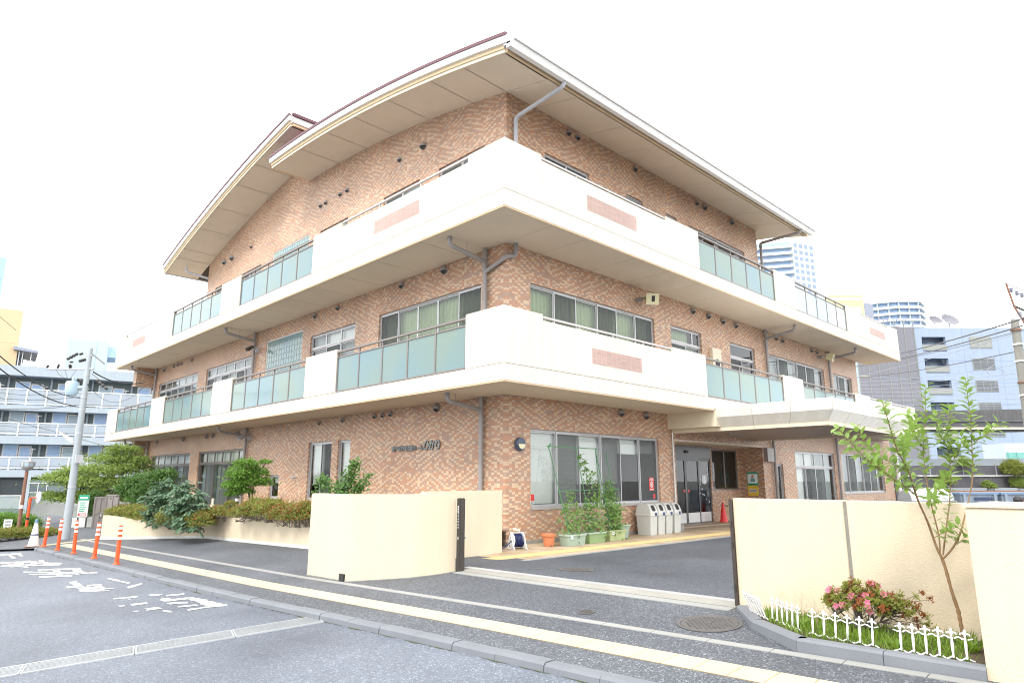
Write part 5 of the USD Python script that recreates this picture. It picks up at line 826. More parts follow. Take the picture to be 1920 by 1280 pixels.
put('petal_stickers', m, 'white', ent); m = M(); Ef.box(m, 10.5, 10.78, -0.046, -0.042, 1.36, 1.64); put('notice', m, 'paper', ent)
m = M(); m.box(8.75, 9.95, 2.0, 2.06, 0.1, 1.85); put('inner_door', m, 'curtain_white', ent); m = M(); m.lathe([(0, 0), (0.2, 0), (0.2, 0.02)], n=20); v, f = m.arr(); put('wreath', (np.column_stack([9.3+v[:, 0], 1.99-v[:, 2], 1.5+1.2*v[:, 1]]), f), 'rust', ent)
m = M()
for r in ((11.15, 11.21, 1.12, 2.58), (12.99, 13.05, 1.12, 2.58), (12.05, 12.13, 1.12, 2.58), (11.21, 12.99, 2.52, 2.58), (11.21, 12.99, 1.12, 1.18)): Ef.box(m, r[0], r[1], -0.09, -0.02, r[2], r[3])
rw = put('reception_window', m, 'alu_brown', ent); m = M(); Ef.quad(m, 11.2, 13.0, -0.05, 1.15, 2.55); put('pane', m, 'glass', rw)
# notices on the entrance side wall
nb = thing('notice_board', 'white picture notice with green border on brick wall beside the entrance window', 'notice', (13.19, 0.45, 1.7))
m = M(); m.box(13.185, 13.199, 0.24, 0.66, 1.29, 1.76); put('backing', m, 'sign_green', nb); m = M(); m.box(13.18, 13.185, 0.26, 0.64, 1.36, 1.70); put('sheet', m, 'paper', nb)
m = M(); m.box(13.177, 13.18, 0.36, 0.54, 1.42, 1.52); m.box(13.177, 13.18, 0.40, 0.50, 1.52, 1.58); put('picture_shape', m, 'teal_net', nb); m = M(); m.box(13.177, 13.18, 0.41, 0.49, 1.59, 1.66); put('picture_shape', m, 'orange', nb)
nb = thing('notice_board', 'yellow notice with a white text strip below the picture notice on brick wall', 'notice', (13.19, 0.45, 1.1))
m = M(); m.box(13.185, 13.199, 0.26, 0.66, 0.92, 1.27); put('backing', m, 'sign_yellow', nb); m = M(); m.box(13.181, 13.185, 0.31, 0.61, 1.04, 1.15); put('sheet', m, 'white', nb)
m = M(); m.box(13.178, 13.181, 0.33, 0.59, 1.105, 1.13); m.box(13.178, 13.181, 0.33, 0.59, 1.06, 1.085); put('text_line', m, 'text_grey', nb)
# stickers on the big window
def text_part(txt, h, name, mat, parent, place):
    t = meshkit.text_mesh(txt, h, 0.002, True); v = np.asarray(t.vertices); v = v-[(v[:, 0].min()+v[:, 0].max())/2, 0, 0]; put(name, (np.array([place(a) for a in v]), t.faces), mat, parent)
st = thing('window_sticker', 'red sticker with white lettering and heart inside the right pane of the wide window', 'sticker', (6.0, 0.06, 1.36))
m = M(); m.box(5.87, 6.12, 0.062, 0.064, 1.17, 1.55); put('sheet', m, 'sticker_red', st)
text_part('AED', 0.07, 'lettering', 'white', st, lambda a: (5.995+a[0], 0.061-a[2], 1.455+a[1]))
m = M(); m.lathe([(0.05, 0), (0.075, 0)], n=24); v, f = m.arr(); put('heart_ring', (np.column_stack([5.995+v[:, 0], 0*v[:, 0]+0.060, 1.345+1.15*v[:, 1]]), f), 'white', st)
m = M(); m.add([(5.995, 0.060, 1.30), (6.03, 0.060, 1.35), (6.01, 0.060, 1.375), (5.995, 0.060, 1.36), (5.98, 0.060, 1.375), (5.96, 0.060, 1.35)], [[0, 1, 2], [0, 2, 3], [0, 3, 4], [0, 4, 5]]); put('heart', m, 'white', st)
m = M(); m.box(5.90, 6.09, 0.0595, 0.0615, 1.195, 1.22); put('text_line', m, 'white', st)
st = thing('window_sticker', 'small red and white security sticker in the lower left corner of the wide window', 'sticker', (0.95, 0.06, 1.03))
m = M(); m.box(0.885, 1.03, 0.083, 0.085, 0.98, 1.14); put('sheet', m, 'sticker_red', st); m = M(); m.box(0.885, 1.03, 0.083, 0.085, 0.91, 0.975); put('sheet', m, 'white', st); m = M(); m.box(0.905, 1.01, 0.081, 0.083, 0.93, 0.955); put('text_line', m, 'navy', st)
st = thing('window_sticker', 'tiny plain red sticker below the red lettered sticker on the wide window', 'sticker', (6.1, 0.06, 1.0)); m = M(); m.box(6.06, 6.16, 0.062, 0.064, 0.95, 1.08); put('sheet', m, 'sticker_red', st)
sp = thing('soap_bottle', 'pale pump bottle with blue loop standing inside the wide window', 'bottle', (4.75, 0.35, 0.9)); m = M(); m.lathe([(0, 0), (0.05, 0), (0.055, 0.1), (0.03, 0.16), (0.014, 0.2), (0.014, 0.26), (0, 0.26)], (4.75, 0.35, 0.92), 14); put('body', m, 'trim_cream', sp, smooth=40)
m = M(); m.tube([(4.75+0.07*math.sin(t), 0.35, 1.27+0.09*math.cos(t)) for t in np.linspace(math.pi, -math.pi, 17)], 0.009, 6); put('loop', m, 'skip_lid', sp)
sk = thing('counter', 'white counter inside the wide ground floor window', 'counter', (5, 0.6, 0.85)); m = M(); m.box(4.4, 6.3, 0.25, 1.1, 0.72, 0.9); put('top', m, 'white', sk)
# ---------------------------------------------------------------- boundary walls and gate
def wall_thing(name, label, foot, z1, base=-0.4, mat='wall_cream', cat='wall', cap=True):
    cx, cy = np.mean(foot, axis=0); t = thing(name, label, cat, (cx, cy, 0)); pg = Polygon(foot)
    m = M(); m.prism(pg, base, z1-0.012, lambda u, z, d: (u, z, d)); put('wall_body', m, mat, t)
    m = M(); m.prism(pg.buffer(-0.008, join_style=2), z1-0.012, z1, lambda u, z, d: (u, z, d)); put('top_edge', m, mat, t); return t
bend = [(-5.07, -0.42), (-5.045, -1.69), (-4.50, -2.22)] + [tuple(np.array([-4.50, -2.22])*(1-t)**2+2*np.array([-4.16, -2.54])*t*(1-t)+np.array([-3.63, -2.60])*t*t) for t in np.linspace(0.15, 1, 7)]
wA = wall_thing('boundary_wall', 'low cream wall with rounded corner between the pavement and dark gate post', bend+[(-3.57, -2.44), (-4.3, -2.2), (-4.86, -1.6), (-4.9, -1.5), (-4.9, -0.42)], 1.245)
m = M(); m.box(-5.082, -5.0, -1.60, -1.47, -0.09, 0.02); put('drain_opening', m, 'dark', wA)
m = M(); m.prism(Polygon(bend+[(-3.57, -2.44), (-4.9, -0.42)]).buffer(0.015), -0.4, 0.0, lambda u, z, d: (u, z, d+float(H(u, z))+0.012)); put('footing', m, 'concrete', wA)
wB = wall_thing('boundary_wall', 'cream wall panel behind the dark gate post, ending at the brick corner of the building', [(-1.0, -0.93), (-3.3, -1.32), (-3.3, -1.17), (-1.0, -0.78)], 1.262)
gp = thing('gate_post', 'dark brown metal gate post standing at the end of the low cream wall', 'gate post', (-3.55, -2.62, 0.03))
m = M(); m.cbox(-3.61, -3.535, -2.70, -2.61, -0.05, 1.18, 0.006); put('post', m, 'post_brown', gp); m = M(); m.box(-3.63, -3.61, -2.69, -2.62, 0.0, 1.17); m.box(-3.535, -3.515, -2.69, -2.62, 0.0, 1.17); put('flange', m, 'dark_metal', gp)
m = M(); m.box(-3.634, -3.63, -2.675, -2.635, 0.52, 0.57); put('lock', m, 'steel', gp); m = M(); m.box(-3.515, -3.47, -2.67, -2.64, 0.53, 0.56); put('latch', m, 'steel', gp)
m = M()
for k in range(7): m.box(-3.6325, -3.63, -2.662, -2.648, 0.70+k*0.045, 0.728+k*0.045)
for k in range(3): m.box(-3.6325, -3.63, -2.668, -2.640, 1.03-k*0.04-0.0, 1.058-k*0.04)
put('marking', m, 'fence_white', gp)
wR = thing('boundary_wall', 'long cream wall in two panels with a grey joint, behind the young tree and flower bush', 'wall', (-3.42, -8.7, 0))
for a, b in ((-7.43, -8.645), (-8.68, -10.6)):
    m = M(); m.cbox(-3.50, -3.35, a, b, -0.3, 1.262, 0.008); put('wall_panel', m, 'wall_cream', wR)
m = M(); m.box(-3.488, -3.36, -8.68, -8.645, -0.3, 1.255); put('joint', m, 'iron_grey', wR)
m = M(); m.box(-3.53, -3.33, -7.43, -7.395, 0.06, 1.25); p = put('gate_catch', m, 'post_brown', wR); m = M()
for z in (0.25, 0.95, 0.72): m.box(-3.545, -3.53, -7.42, -7.40, z, z+0.06)
put('catch_bolt', m, 'dark_metal', p)
wall_thing('boundary_wall', 'near cream end wall at the right edge, standing on the pavement kerb', [(-4.64, -9.955), (-4.60, -16), (-3.62, -16), (-3.66, -9.955)], 1.262)
m = M(); m.prism(Polygon([(-4.655, -9.94), (-4.615, -16), (-3.6, -16), (-3.64, -9.94)]), 1.262, 1.285, lambda u, z, d: (u, z, d)); put('wall_coping', m, 'wall_cream', stage.GetPrimAtPath('/World/boundary_wall_003'))

# ---------------------------------------------------------------- left: planter walls, street furniture
def tapered_wall(name, label, a, b, za, zb, th, mat):
    a, b = np.array(a), np.array(b); d = (b-a)/np.linalg.norm(b-a); n = np.array([-d[1], d[0]]);
    if n[0] < 0: n = -n
    t = thing(name, label, 'wall', (*(a+b)/2, 0)); m = M(); g0 = lambda p: float(H(*p))-0.3
    Q = [a, b, b+n*th, a+n*th]; m.hexa([(*q, g0(q)) for q in Q]+[(*Q[0], za), (*Q[1], zb), (*Q[2], zb), (*Q[3], za)]); put('wall_body', m, mat, t)
    m = M(); a2, b2 = a-n*0.006, b-n*0.006; m.hexa([(*q, float(H(*q))-0.05) for q in (a2, b2, b, a)]+[(*q, float(H(*q))+0.07) for q in (a2, b2, b, a)]); put('base_band', m, 'wall_white', t); return t
tapered_wall('planter_wall', 'long cream planter wall sloping down under the blue green shrub', (-5.32, 11.71), (-3.66, 8.20), 0.45, 0.19, 0.15, 'wall_cream')
tapered_wall('planter_wall', 'level cream planter wall under the red tinged azalea hedge', (-3.66, 8.17), (-3.36, 2.2), 0.51, 0.49, 0.15, 'wall_cream')
m = M(); m.add([(-5.2, 11.72, 0.2), (-3.6, 8.3, 0.15), (-3.3, 8.0, 0.38), (-3.2, -0.3, 0.38), (-0.02, -0.3, 0.36), (-0.02, 27, 0.36), (-2.8, 27, 0.3), (-3.0, 12.3, 0.3)], [[0, 1, 7], [1, 2, 7], [2, 5, 7], [5, 6, 7], [2, 3, 4], [2, 4, 5]]); put('planting_soil', m, 'soil', kind='structure')
def bollard_m():
    t = thing('bollard', 'nearest orange traffic bollard with white bands, first from the right on the kerb', 'bollard', (-6.58, 4.96, float(H(-6.58, 4.96))), rot=(0, 0, 0), group='orange bollards along the kerb')
    m = M(); m.lathe([(0.0, -0.01), (0.075, -0.01), (0.075, 0.012), (0.05, 0.03), (0.042, 0.05), (0.040, 0.775), (0.032, 0.79), (0, 0.79)], n=20); put('post', m, 'orange', t, smooth=40, local=True)
    for z in (0.50, 0.605, 0.71):
        m = M(); m.lathe([(0.0405, z), (0.0425, z), (0.0425, z+0.055), (0.0405, z+0.055)], n=20); put('reflective_band', m, 'reflect_white', t, smooth=40, local=True)
    m = M(); m.lathe([(0.0415, 0.08), (0.0435, 0.085), (0.0435, 0.10), (0.0415, 0.105)], n=20); put('collar', m, 'orange', t, local=True); return t
bl = bollard_m()
for (x, y, tx, lab) in ((-6.59, 6.73, 1.5, 'orange traffic bollard second from the right on the kerb'), (-6.63, 8.51, -1.0, 'orange traffic bollard in the middle of the row of five'),
                        (-6.70, 9.94, 1.0, 'orange traffic bollard standing just right of the utility pole foot'), (-6.71, 11.60, 2.5, 'farthest orange traffic bollard beside the wrapped white cone')):
    dup(bl, 'bollard', (x, y, float(H(x, y))), (0, tx, 0), label=lab)
def cone(name, label, loc, wrapped):
    t = thing(name, label, 'traffic cone', loc); x, y, z = loc
    m = M(); m.cbox(x-0.19, x+0.19, y-0.19, y+0.19, z, z+0.03, 0.01); put('base', m, 'red' if not wrapped else 'rust', t)
    m = M(); m.lathe([(0.145, 0.03), (0.13, 0.06), (0.035, 0.68), (0.03, 0.70), (0.0, 0.70)], loc, 24); put('cone_body', m, 'red' if not wrapped else 'white', t, smooth=40)
    if wrapped:
        m = M(); m.lathe([(0.098, 0.31), (0.092, 0.345)], loc, 18); put('printed_band', m, 'navy', t)
        m = M(); m.lathe([(0.045, 0.64), (0.04, 0.74), (0, 0.75)], loc, 12); put('cap', m, 'skip_lid', t)
cone('traffic_cone', 'red traffic cone beside the glass entrance doors', (11.15, 0.62, 0.012), False)
cone('traffic_cone', 'white wrapped cone with a blue tip standing left of the bollards', (-6.90, 11.95, float(H(-6.90, 11.9))), True)
cb = thing('cone_bar', 'black and yellow barrier bar running from the red cone tip to the right', 'barrier bar', (12, 0.6, 0.6)); m = M(); m.cyl((11.15, 0.62, 0.60), (13.1, 0.55, 0.585), 0.017); put('bar', m, 'dark', cb)
for k in range(4): m = M(); m.cyl((11.5+k*0.4, 0.607-k*0.0144, 0.5965-k*0.003), (11.62+k*0.4, 0.603-k*0.0144, 0.5955-k*0.003), 0.0185); put('yellow_band', m, 'sign_yellow', cb)
# utility pole
px_, py_ = -5.86, 13.42; pz = float(H(px_, py_))
up = thing('utility_pole', 'pale concrete utility pole with transformer and crossarms beside the bollards', 'utility pole', (px_, py_, pz))
m = M(); m.cyl((px_, py_, pz-0.05), (px_, py_, 5.66), 0.122, 0.074, 20); put('shaft', m, 'pole_concrete', up, smooth=40)
for z in (1.25, 2.9, 3.65, 4.05, 4.75, 5.4): m = M(); r_ = 0.122-0.048*(z-pz)/5.95+0.006; m.cyl((px_, py_, z), (px_, py_, z+0.05), r_, n=20); put('band', m, 'pipe_light', up, smooth=40)
cl = np.array([0.714, -0.70, 0.0])   # across the view
pc = np.array([px_, py_, 0.0])
def crossarm(z, a, b, r=0.035): m = M(); m.cyl(pc+cl*a+[0, 0, z], pc+cl*b+[0, 0, z-0.0], r, n=6); put('crossarm', m, 'pipe_light', up)
crossarm(4.99, -1.35, 0.2); crossarm(5.42, -0.1, 0.1)
m = M(); m.cyl(pc+cl*0.05+[0, 0, 5.5], pc+cl*0.35+[0.2, 0.2, 5.2], 0.02, n=6); put('stay_arm', m, 'pipe_grey', up)
m = M(); c_ = pc-cl*0.42+[0, 0, 4.38]; m.lathe([(0, -0.27), (0.13, -0.25), (0.19, -0.15), (0.2, 0.14), (0.17, 0.2), (0.0, 0.22)], c_, 20); put('transformer', m, 'transformer', up, smooth=40)
m = M(); m.cyl(c_+[0, 0, 0.2], c_+[0, 0, 0.34], 0.04, n=8); m.cyl(c_+[0.08, 0.05, 0.2], c_+[0.1, 0.07, 0.36], 0.03, n=8); m.cyl(c_, pc+[0, 0, 4.4], 0.05, n=8); put('bushing', m, 'transformer', up)
def insulator(a, b, r=0.05): m = M(); m.tube(np.linspace(a, b, 9), [r*0.5, r, r*0.55, r*1.1, r*0.6, r*1.1, r*0.6, r, r*0.5], 8); put('insulator', m, 'dark_metal', up)
for (s0, z0, s1, z1, r) in ((-0.72, 5.3, -0.38, 5.5, .055), (-0.33, 5.46, -0.22, 5.5, .04), (-0.32, 5.24, -0.1, 5.3, .055), (-0.62, 5.21, -0.5, 5.22, .03), (-1.34, 5.02, -1.28, 5.12, .045), (-0.98, 4.99, -0.95, 5.14, .045), (-0.55, 5.0, -0.6, 5.13, .05), (-0.2, 4.62, 0.08, 4.45, .06), (0.32, 4.64, 0.72, 4.32, .055), (-0.3, 4.6, -0.22, 4.63, .045)): insulator(pc+cl*s0+[0, 0, z0], pc+cl*s1+[0, 0, z1], r)
m = M(); m.cyl(pc+cl*(-0.15)+[0, 0, 2.62], pc+cl*(-0.62)+[0, 0, 2.95], 0.03, n=8); put('street_light_arm', m, 'trim_cream', up); m = M(); m.hull([pc+cl*a+[0, b, c] for a, c in ((-0.2, 2.68), (-0.62, 2.92), (-0.66, 2.99), (-0.2, 2.76)) for b in (-0.05, 0.05)]); put('street_light_head', m, 'trim_cream', up)
m = M(); m.box(px_-0.05, px_+0.15, py_-0.24, py_-0.16, 2.0, 2.25); put('service_box', m, 'pipe_light', up)
# wires: real hanging cables between pole, buildings and the next pole out of frame
def cable(label, a, b, sag, r=0.012, mat='wire', group=None, cat='cable'):
    a, b = np.array(a, float), np.array(b, float); t = np.linspace(0, 1, 17)[:, None]; P = a*(1-t)+b*t; P[:, 2] -= sag*4*(t*(1-t))[:, 0]
    m = M(); m.tube(P, r, 5, False); put('overhead_cable', m, mat, None, True, label, cat, group)
for a, b, sag, r, lab in (
    ((-9.429, 7.785, 4.898), (-5.305, 16.767, 4.384), 0.35, 0.016, 'thick black cable sagging steeply from the upper left to the utility pole'), ((-9.377, 7.838, 4.543), (-5.289, 16.839, 4.081), 0.3, 0.018, 'second thick black cable sagging from the left edge to the lower pole band'),
    ((-8.425, 14.225, 3.960), (-5.286, 16.731, 4.440), 0.12, 0.008, 'thin cable level with the top left balcony rail, reaching the utility pole'), ((-8.374, 14.277, 3.613), (-5.245, 16.774, 4.157), 0.1, 0.010, 'dark cable below the upper balcony rail of the apartment block, left of the pole'),
    ((-8.367, 14.284, 3.566), (-5.247, 17.103, 3.040), 0.05, 0.007, 'thin cable slanting down across the middle balcony to the pole'), ((-7.850, 26.330, 9.514), (-5.850, 30.240, 9.005), 0.0, 0.012, 'thin cable crossing in front of the ochre building'),
    ((-5.096, 16.289, 5.311), (-2.811, 18.320, 5.387), 0.22, 0.022, 'thick cable from the pole to the far brick corner of the building'), ((-5.129, 16.338, 5.254), (-2.802, 18.329, 5.323), 0.34, 0.008, 'thin upper cable from the pole to the far brick corner'),
    ((-5.259, 16.538, 5.008), (-2.792, 18.339, 5.260), 0.75, 0.007, 'slack thin cable hanging from pole to building corner'), ((-5.095, 16.982, 2.945), (-3.316, 19.576, 2.790), 0.03, 0.008, 'short cable from the pole to the balcony end'),
    ((-7.587, 19.688, 2.037), (-4.852, 18.451, 2.002), 0.05, 0.006, 'thin cable in front of the lowest balcony on the left'), ((-5.245, 16.774, 4.157), (0.586, 25.066, 5.171), 0.05, 0.010, 'dark cable passing right behind the building corner'),
    ((-7.795, 19.476, 3.456), (-4.976, 18.151, 3.441), 0.06, 0.006, 'thin cable across the middle balcony rail left of the pole'), ((-7.637, 20.789, 3.322), (-1.006, 24.200, 3.691), 0.05, 0.006, 'thin cable running behind the pole at the middle balcony'), ((-7.637, 19.637, 2.377), (-4.915, 18.357, 2.534), 0.08, 0.006, 'thin sagging cable above the lowest balcony rail'), ((-8.214, 16.744, 4.418), (-5.308, 16.708, 4.592), 0.15, 0.007, 'thin sagging cable along the top balcony rail at the left'),
    ((-6.097, 17.230, 5.443), (-5.770, 17.010, 5.103), 0.1, 0.006, 'short jumper wire below the left end of the crossarm'), ((-5.881, 16.980, 5.576), (-5.701, 16.971, 5.008), 0.06, 0.006, 'short jumper wire dropping to the transformer'), ((-5.544, 16.689, 5.443), (-5.718, 16.981, 5.027), 0.08, 0.006, 'curved jumper wire from crossarm to transformer')):
    cable(lab, a, b, sag, r)
# street lamp, mirror post, signs at the far left corner
def ground_at(x, y): return float(H(x, y))
lx, ly = -6.62, 16.42; lz = ground_at(lx, ly)-0.05
sl = thing('street_lamp', 'rust brown street lamp post with a round glass lantern, left of the utility pole', 'street lamp', (lx, ly, lz)); m = M(); m.cyl((lx, ly, lz), (lx, ly, 1.78), 0.06, 0.05, 14); put('post', m, 'rust', sl, smooth=40)
m = M(); m.lathe([(0, 1.78), (0.10, 1.80), (0.19, 1.90), (0.19, 1.93)], (lx, ly, 0), 16); m.lathe([(0.20, 2.06), (0.17, 2.1), (0, 2.12)], (lx, ly, 0), 16); put('lantern_frame', m, 'pipe_grey', sl)
m = M(); m.lathe([(0.175, 1.93), (0.19, 2.0), (0.18, 2.06)], (lx, ly, 0), 16); put('lantern_glass', m, 'pale_blue', sl)
for k in range(8): a = k*math.pi/4; m = M(); m.cyl((lx+0.2*math.cos(a), ly+0.2*math.sin(a), 1.92), (lx+0.2*math.cos(a), ly+0.2*math.sin(a), 2.08), 0.012, n=5); put('lantern_bar', m, 'pipe_grey', sl)
m = M(); m.cyl((lx, ly, 0.55), (lx, ly, 0.66), 0.062, n=14); put('notice_band', m, 'white', sl)
mx, my = -6.22, 17.6; mz = ground_at(mx, my)-0.05
mr = thing('traffic_mirror', 'orange post with a round convex traffic mirror, beside the green hedge', 'traffic mirror', (mx, my, mz)); m = M(); m.cyl((mx, my, mz), (mx, my, 0.88), 0.045, n=12); put('post', m, 'orange', mr, smooth=40)
m = M(); m.cyl((mx, my, 0.13), (mx, my, 0.2), 0.047, n=12); put('post_band', m, 'dark', mr); m = M(); m.lathe([(0, 0.05), (0.18, 0.02), (0.21, 0.0), (0.2, -0.03), (0, -0.05)], n=24); v, f = m.arr(); ca, sa = math.cos(0.5), math.sin(0.5)
put('mirror_disc', (np.column_stack([mx+0.22+v[:, 0]*sa*0.6+v[:, 2]*ca, my-0.12-v[:, 0]*ca*0.6+v[:, 2]*sa, 0.88+v[:, 1]]), f), 'silver', mr); m = M(); m.cyl((mx, my, 0.86), (mx+0.2, my-0.1, 0.88), 0.02, n=6); put('bracket', m, 'orange', mr)
sx, sy = (-6.868, 16.725); sz = ground_at(sx, sy)-0.1
sg = thing('small_sign', 'small white sign on a short post in front of the hedge at the left edge', 'sign', (sx, sy, sz)); m = M(); m.cyl((sx, sy, sz), (sx, sy, 0.15), 0.03, n=8); put('post', m, 'white', sg); Sf = Fr((sx, sy), (0.9, -0.43), (-0.43, -0.9)); m = M(); Sf.box(m, -0.12, 0.12, 0.03, 0.05, -0.25, 0.2); put('board', m, 'white', sg)
m = M()
for z in (0.10, 0.0, -0.1): Sf.box(m, -0.08, 0.08, 0.05, 0.053, z, z+0.05)
put('text_line', m, 'text_grey', sg)
gs = thing('signboard', 'white signboard with green heading and red foot, standing above the white wall behind the pole', 'signboard', (-4.55, 13.2, 0)); Gf_ = Fr((-4.502, 17.949, 0.596), (0.86, -0.51), (-0.51, -0.86))
m = M(); Gf_.box(m, -0.17, 0.17, 0, 0.04, 0.14, 0.94); put('board', m, 'white', gs); m = M(); Gf_.box(m, -0.17, 0.17, 0.04, 0.044, 0.74, 0.94); put('heading', m, 'sign_green', gs); m = M(); Gf_.box(m, -0.13, 0.13, 0.044, 0.047, 0.80, 0.86); put('heading_text', m, 'white', gs)
m = M()
for k in range(5): Gf_.box(m, -0.12, 0.05+0.025*(k % 3), 0.04, 0.044, 0.34+k*0.075, 0.375+k*0.075)
put('text_line', m, 'sign_green', gs); m = M(); Gf_.box(m, -0.14, 0.14, 0.04, 0.044, 0.18, 0.28); put('foot_panel', m, 'sticker_red', gs); m = M(); Gf_.box(m, -0.08, 0.12, 0.044, 0.047, 0.205, 0.25); put('foot_text', m, 'white', gs); m = M(); Gf_.box(m, -0.16, -0.12, -0.05, 0, -0.5, 0.9); put('post', m, 'dark_metal', gs); m = M(); Gf_.box(m, 0.12, 0.16, -0.05, 0, -0.5, 0.9); put('post', m, 'dark_metal', gs)
ww = wall_thing('boundary_wall', 'low white wall between the utility pole and the grey metal gate', [(-4.701, 18.951), (-4.161, 17.844), (-4.114, 18.014), (-4.657, 19.125)], 0.08, base=-0.8, mat='wall_white')
def panel_gate(label, a, b, z0, z1):
    a, b = np.array(a), np.array(b); L = np.linalg.norm(b-a); e = (b-a)/L; n = np.array([e[1], -e[0]]); n = n if n @ np.array([-1, -1]) > 0 else -n; F = Fr(a, e, n); t = thing('metal_gate', label, 'gate', (*(a+b)/2, z0))
    m = M(); F.box(m, 0, L, -0.02, 0.02, z0, z1); put('leaf', m, 'gate_grey', t)
    for r in ((0.0, 0.05, z0, z1), (L-0.05, L, z0, z1), (0.05, L-0.05, z1-0.06, z1), (0.05, L-0.05, z0, z0+0.06), (0.05, L-0.05, (z0+z1)/2-0.03, (z0+z1)/2+0.03), (L/2-0.025, L/2+0.025, z0+0.06, z1-0.06)): m = M(); F.box(m, r[0], r[1], 0.02, 0.04, r[2], r[3]); put('frame_bar', m, 'gate_grey', t)
    m = M(); F.box(m, L/2+0.05, L/2+0.1, 0.04, 0.07, (z0+z1)/2-0.12, (z0+z1)/2-0.04); put('handle', m, 'steel', t)
panel_gate('taller grey metal gate leaf between the white wall and the cream planter wall', (-4.298, 17.397), (-3.935, 17.259), -0.3, 0.88)
panel_gate('grey metal gate leaf set back behind the taller one, beside the cream gas pipes', (-3.679, 18.241), (-3.435, 17.567), -0.1, 0.94)
gm = thing('gas_meter', 'cream gas meter pipes looping above the left end of the hedge', 'gas meter', (-3.2, 11.7, 0.4)); g0 = np.array([-3.45, 11.75, 0.0]); ge = np.array([0.75, -0.66, 0.0])
q = lambda s, z: g0+ge*s+[0, 0, z]
m = M(); m.tube([q(0, 0.3), q(0, 0.85), q(0.06, 1.0), q(0.2, 1.06), q(0.34, 1.0), q(0.38, 0.88), q(0.38, 0.7)], 0.055, 10); m.cyl(q(0, 0.62), q(0, 0.74), 0.085); m.cyl(q(0.38, 0.78), q(0.38, 0.86), 0.08); put('pipe', m, 'cream_pipe', gm, smooth=50)
m = M(); m.hull([q(a, z)+np.array([0.0, 0, 0])+s*np.array([0.66, 0.75, 0])*0.1 for a in (0.35, 1.05) for z in (0.55, 0.78) for s in (-1, 1)]); put('meter_body', m, 'cream_pipe', gm); m = M(); m.tube([q(0.05, 0.48), q(0.6, 0.5), q(1.3, 0.52), q(1.3, 0.9)], 0.045, 8); m.cyl(q(0.75, 0.78), q(0.75, 0.86), 0.06); m.cyl(q(1.3, 0.6), q(1.3, 0.72), 0.07); put('pipe', m, 'cream_pipe', gm, smooth=50)
gl_ = thing('garden_lamp', 'black garden lamp with white lens standing behind the azalea hedge by the tall windows', 'garden lamp', (-1.0, 12.6, 0.38)); m = M(); m.cyl((-1.0, 12.6, 0.3), (-1.0, 12.6, 0.75), 0.06, n=10); m.lathe([(0.10, 0.86), (0.10, 0.89), (0, 0.91)], (-1.0, 12.6, 0), 12); put('body', m, 'dark', gl_); m = M(); m.cyl((-1.0, 12.6, 0.75), (-1.0, 12.6, 0.86), 0.075, n=12); put('lens', m, 'white', gl_)

# ---------------------------------------------------------------- foliage
def leaves(m, c, axis, nrm, L, W, fold=0.25):   # arrays of leaf bases, axes, normals -> folded leaves
    c = np.asarray(c, float); n = len(c); axis = axis/np.linalg.norm(axis, axis=1, keepdims=True); side = np.cross(axis, nrm); side /= np.maximum(np.linalg.norm(side, axis=1, keepdims=True), 1e-6); nn = np.cross(side, axis)
    L = np.broadcast_to(L, (n,))[:, None]; W = np.broadcast_to(W, (n,))[:, None]
    V = np.stack([c, c+axis*L*0.45+side*W*0.5+nn*W*fold, c+axis*L-nn*W*0.15, c+axis*L*0.45-side*W*0.5+nn*W*fold, c+axis*L*0.5], 1).reshape(-1, 3)
    k = np.arange(n)[:, None]*5; F = np.concatenate([k+np.array([0, 4, 1]), k+np.array([4, 2, 1]), k+np.array([0, 3, 4]), k+np.array([3, 2, 4])]); m.add(V, F); return m
def rand_dirs(n): d = rng.normal(size=(n, 3)); return d/np.linalg.norm(d, axis=1, keepdims=True)
def blob_leaves(m, c, r, n, L, shell=0.55, up=0.5, droop=0.0, lump=0.25, seed=0, loose=0.2):
    d = rand_dirs(n); d[:, 2] = np.where(d[:, 2] < -0.35, -d[:, 2]*0.6, d[:, 2]); d /= np.linalg.norm(d, axis=1, keepdims=True)
    rad = (rng.uniform(shell, 1.0, n)**0.6 + 0.16*rng.exponential(1.0, n)*(rng.random(n) < loose))*(1+lump*(meshkit.fbm(d*2.2+np.array(c)*0.7+seed, 3)*2-1)); P = np.array(c)+d*rad[:, None]*np.array(r)
    ax = d*0.7+rand_dirs(n)*0.8; ax[:, 2] -= droop; nr = d+np.array([0, 0, up])+rand_dirs(n)*0.45; return leaves(m, P, ax, nr, L*rng.uniform(0.7, 1.2, n), L*0.48*rng.uniform(0.8, 1.2, n))
def tree(name, label, cat, base, trunk, blobs, n, L, mat, bark='bark_grey', r0=0.06, limbs=True, droop=0.0, group=None):
    t = thing(name, label, cat, base, group=group); m = M(); tr = np.array([base]+list(trunk), float); m.tube(tr, np.linspace(r0, r0*0.45, len(tr)), 9); put('trunk', m, bark, t, smooth=50)
    if limbs:
        lm = M()
        for c, r in blobs:
            s = tr[rng.integers(len(tr)//2, len(tr))]; e = np.array(c)+rng.normal(size=3)*0.1*np.array(r); mid = (s+e)/2+rng.normal(size=3)*0.06; lm.tube([s, mid, e], [r0*0.42, r0*0.3, r0*0.12], 6)
            for k in range(4): q2 = np.array(c)+rand_dirs(1)[0]*np.array(r)*0.85; lm.tube([mid*0.3+e*0.7, (e+q2)/2+rng.normal(size=3)*0.03, q2], [r0*0.2, r0*0.14, r0*0.05], 5)
        put('limb', lm, bark, t, smooth=50)
    vol = np.array([np.prod(r)**0.6 for c, r in blobs]); vol /= vol.sum(); m = M()
    for (c, r), w in zip(blobs, vol): blob_leaves(m, c, r, max(30, int(n*w)), L, droop=droop, shell=0.25, lump=0.5, loose=0.5)
    put('crown', m, mat, t); return t
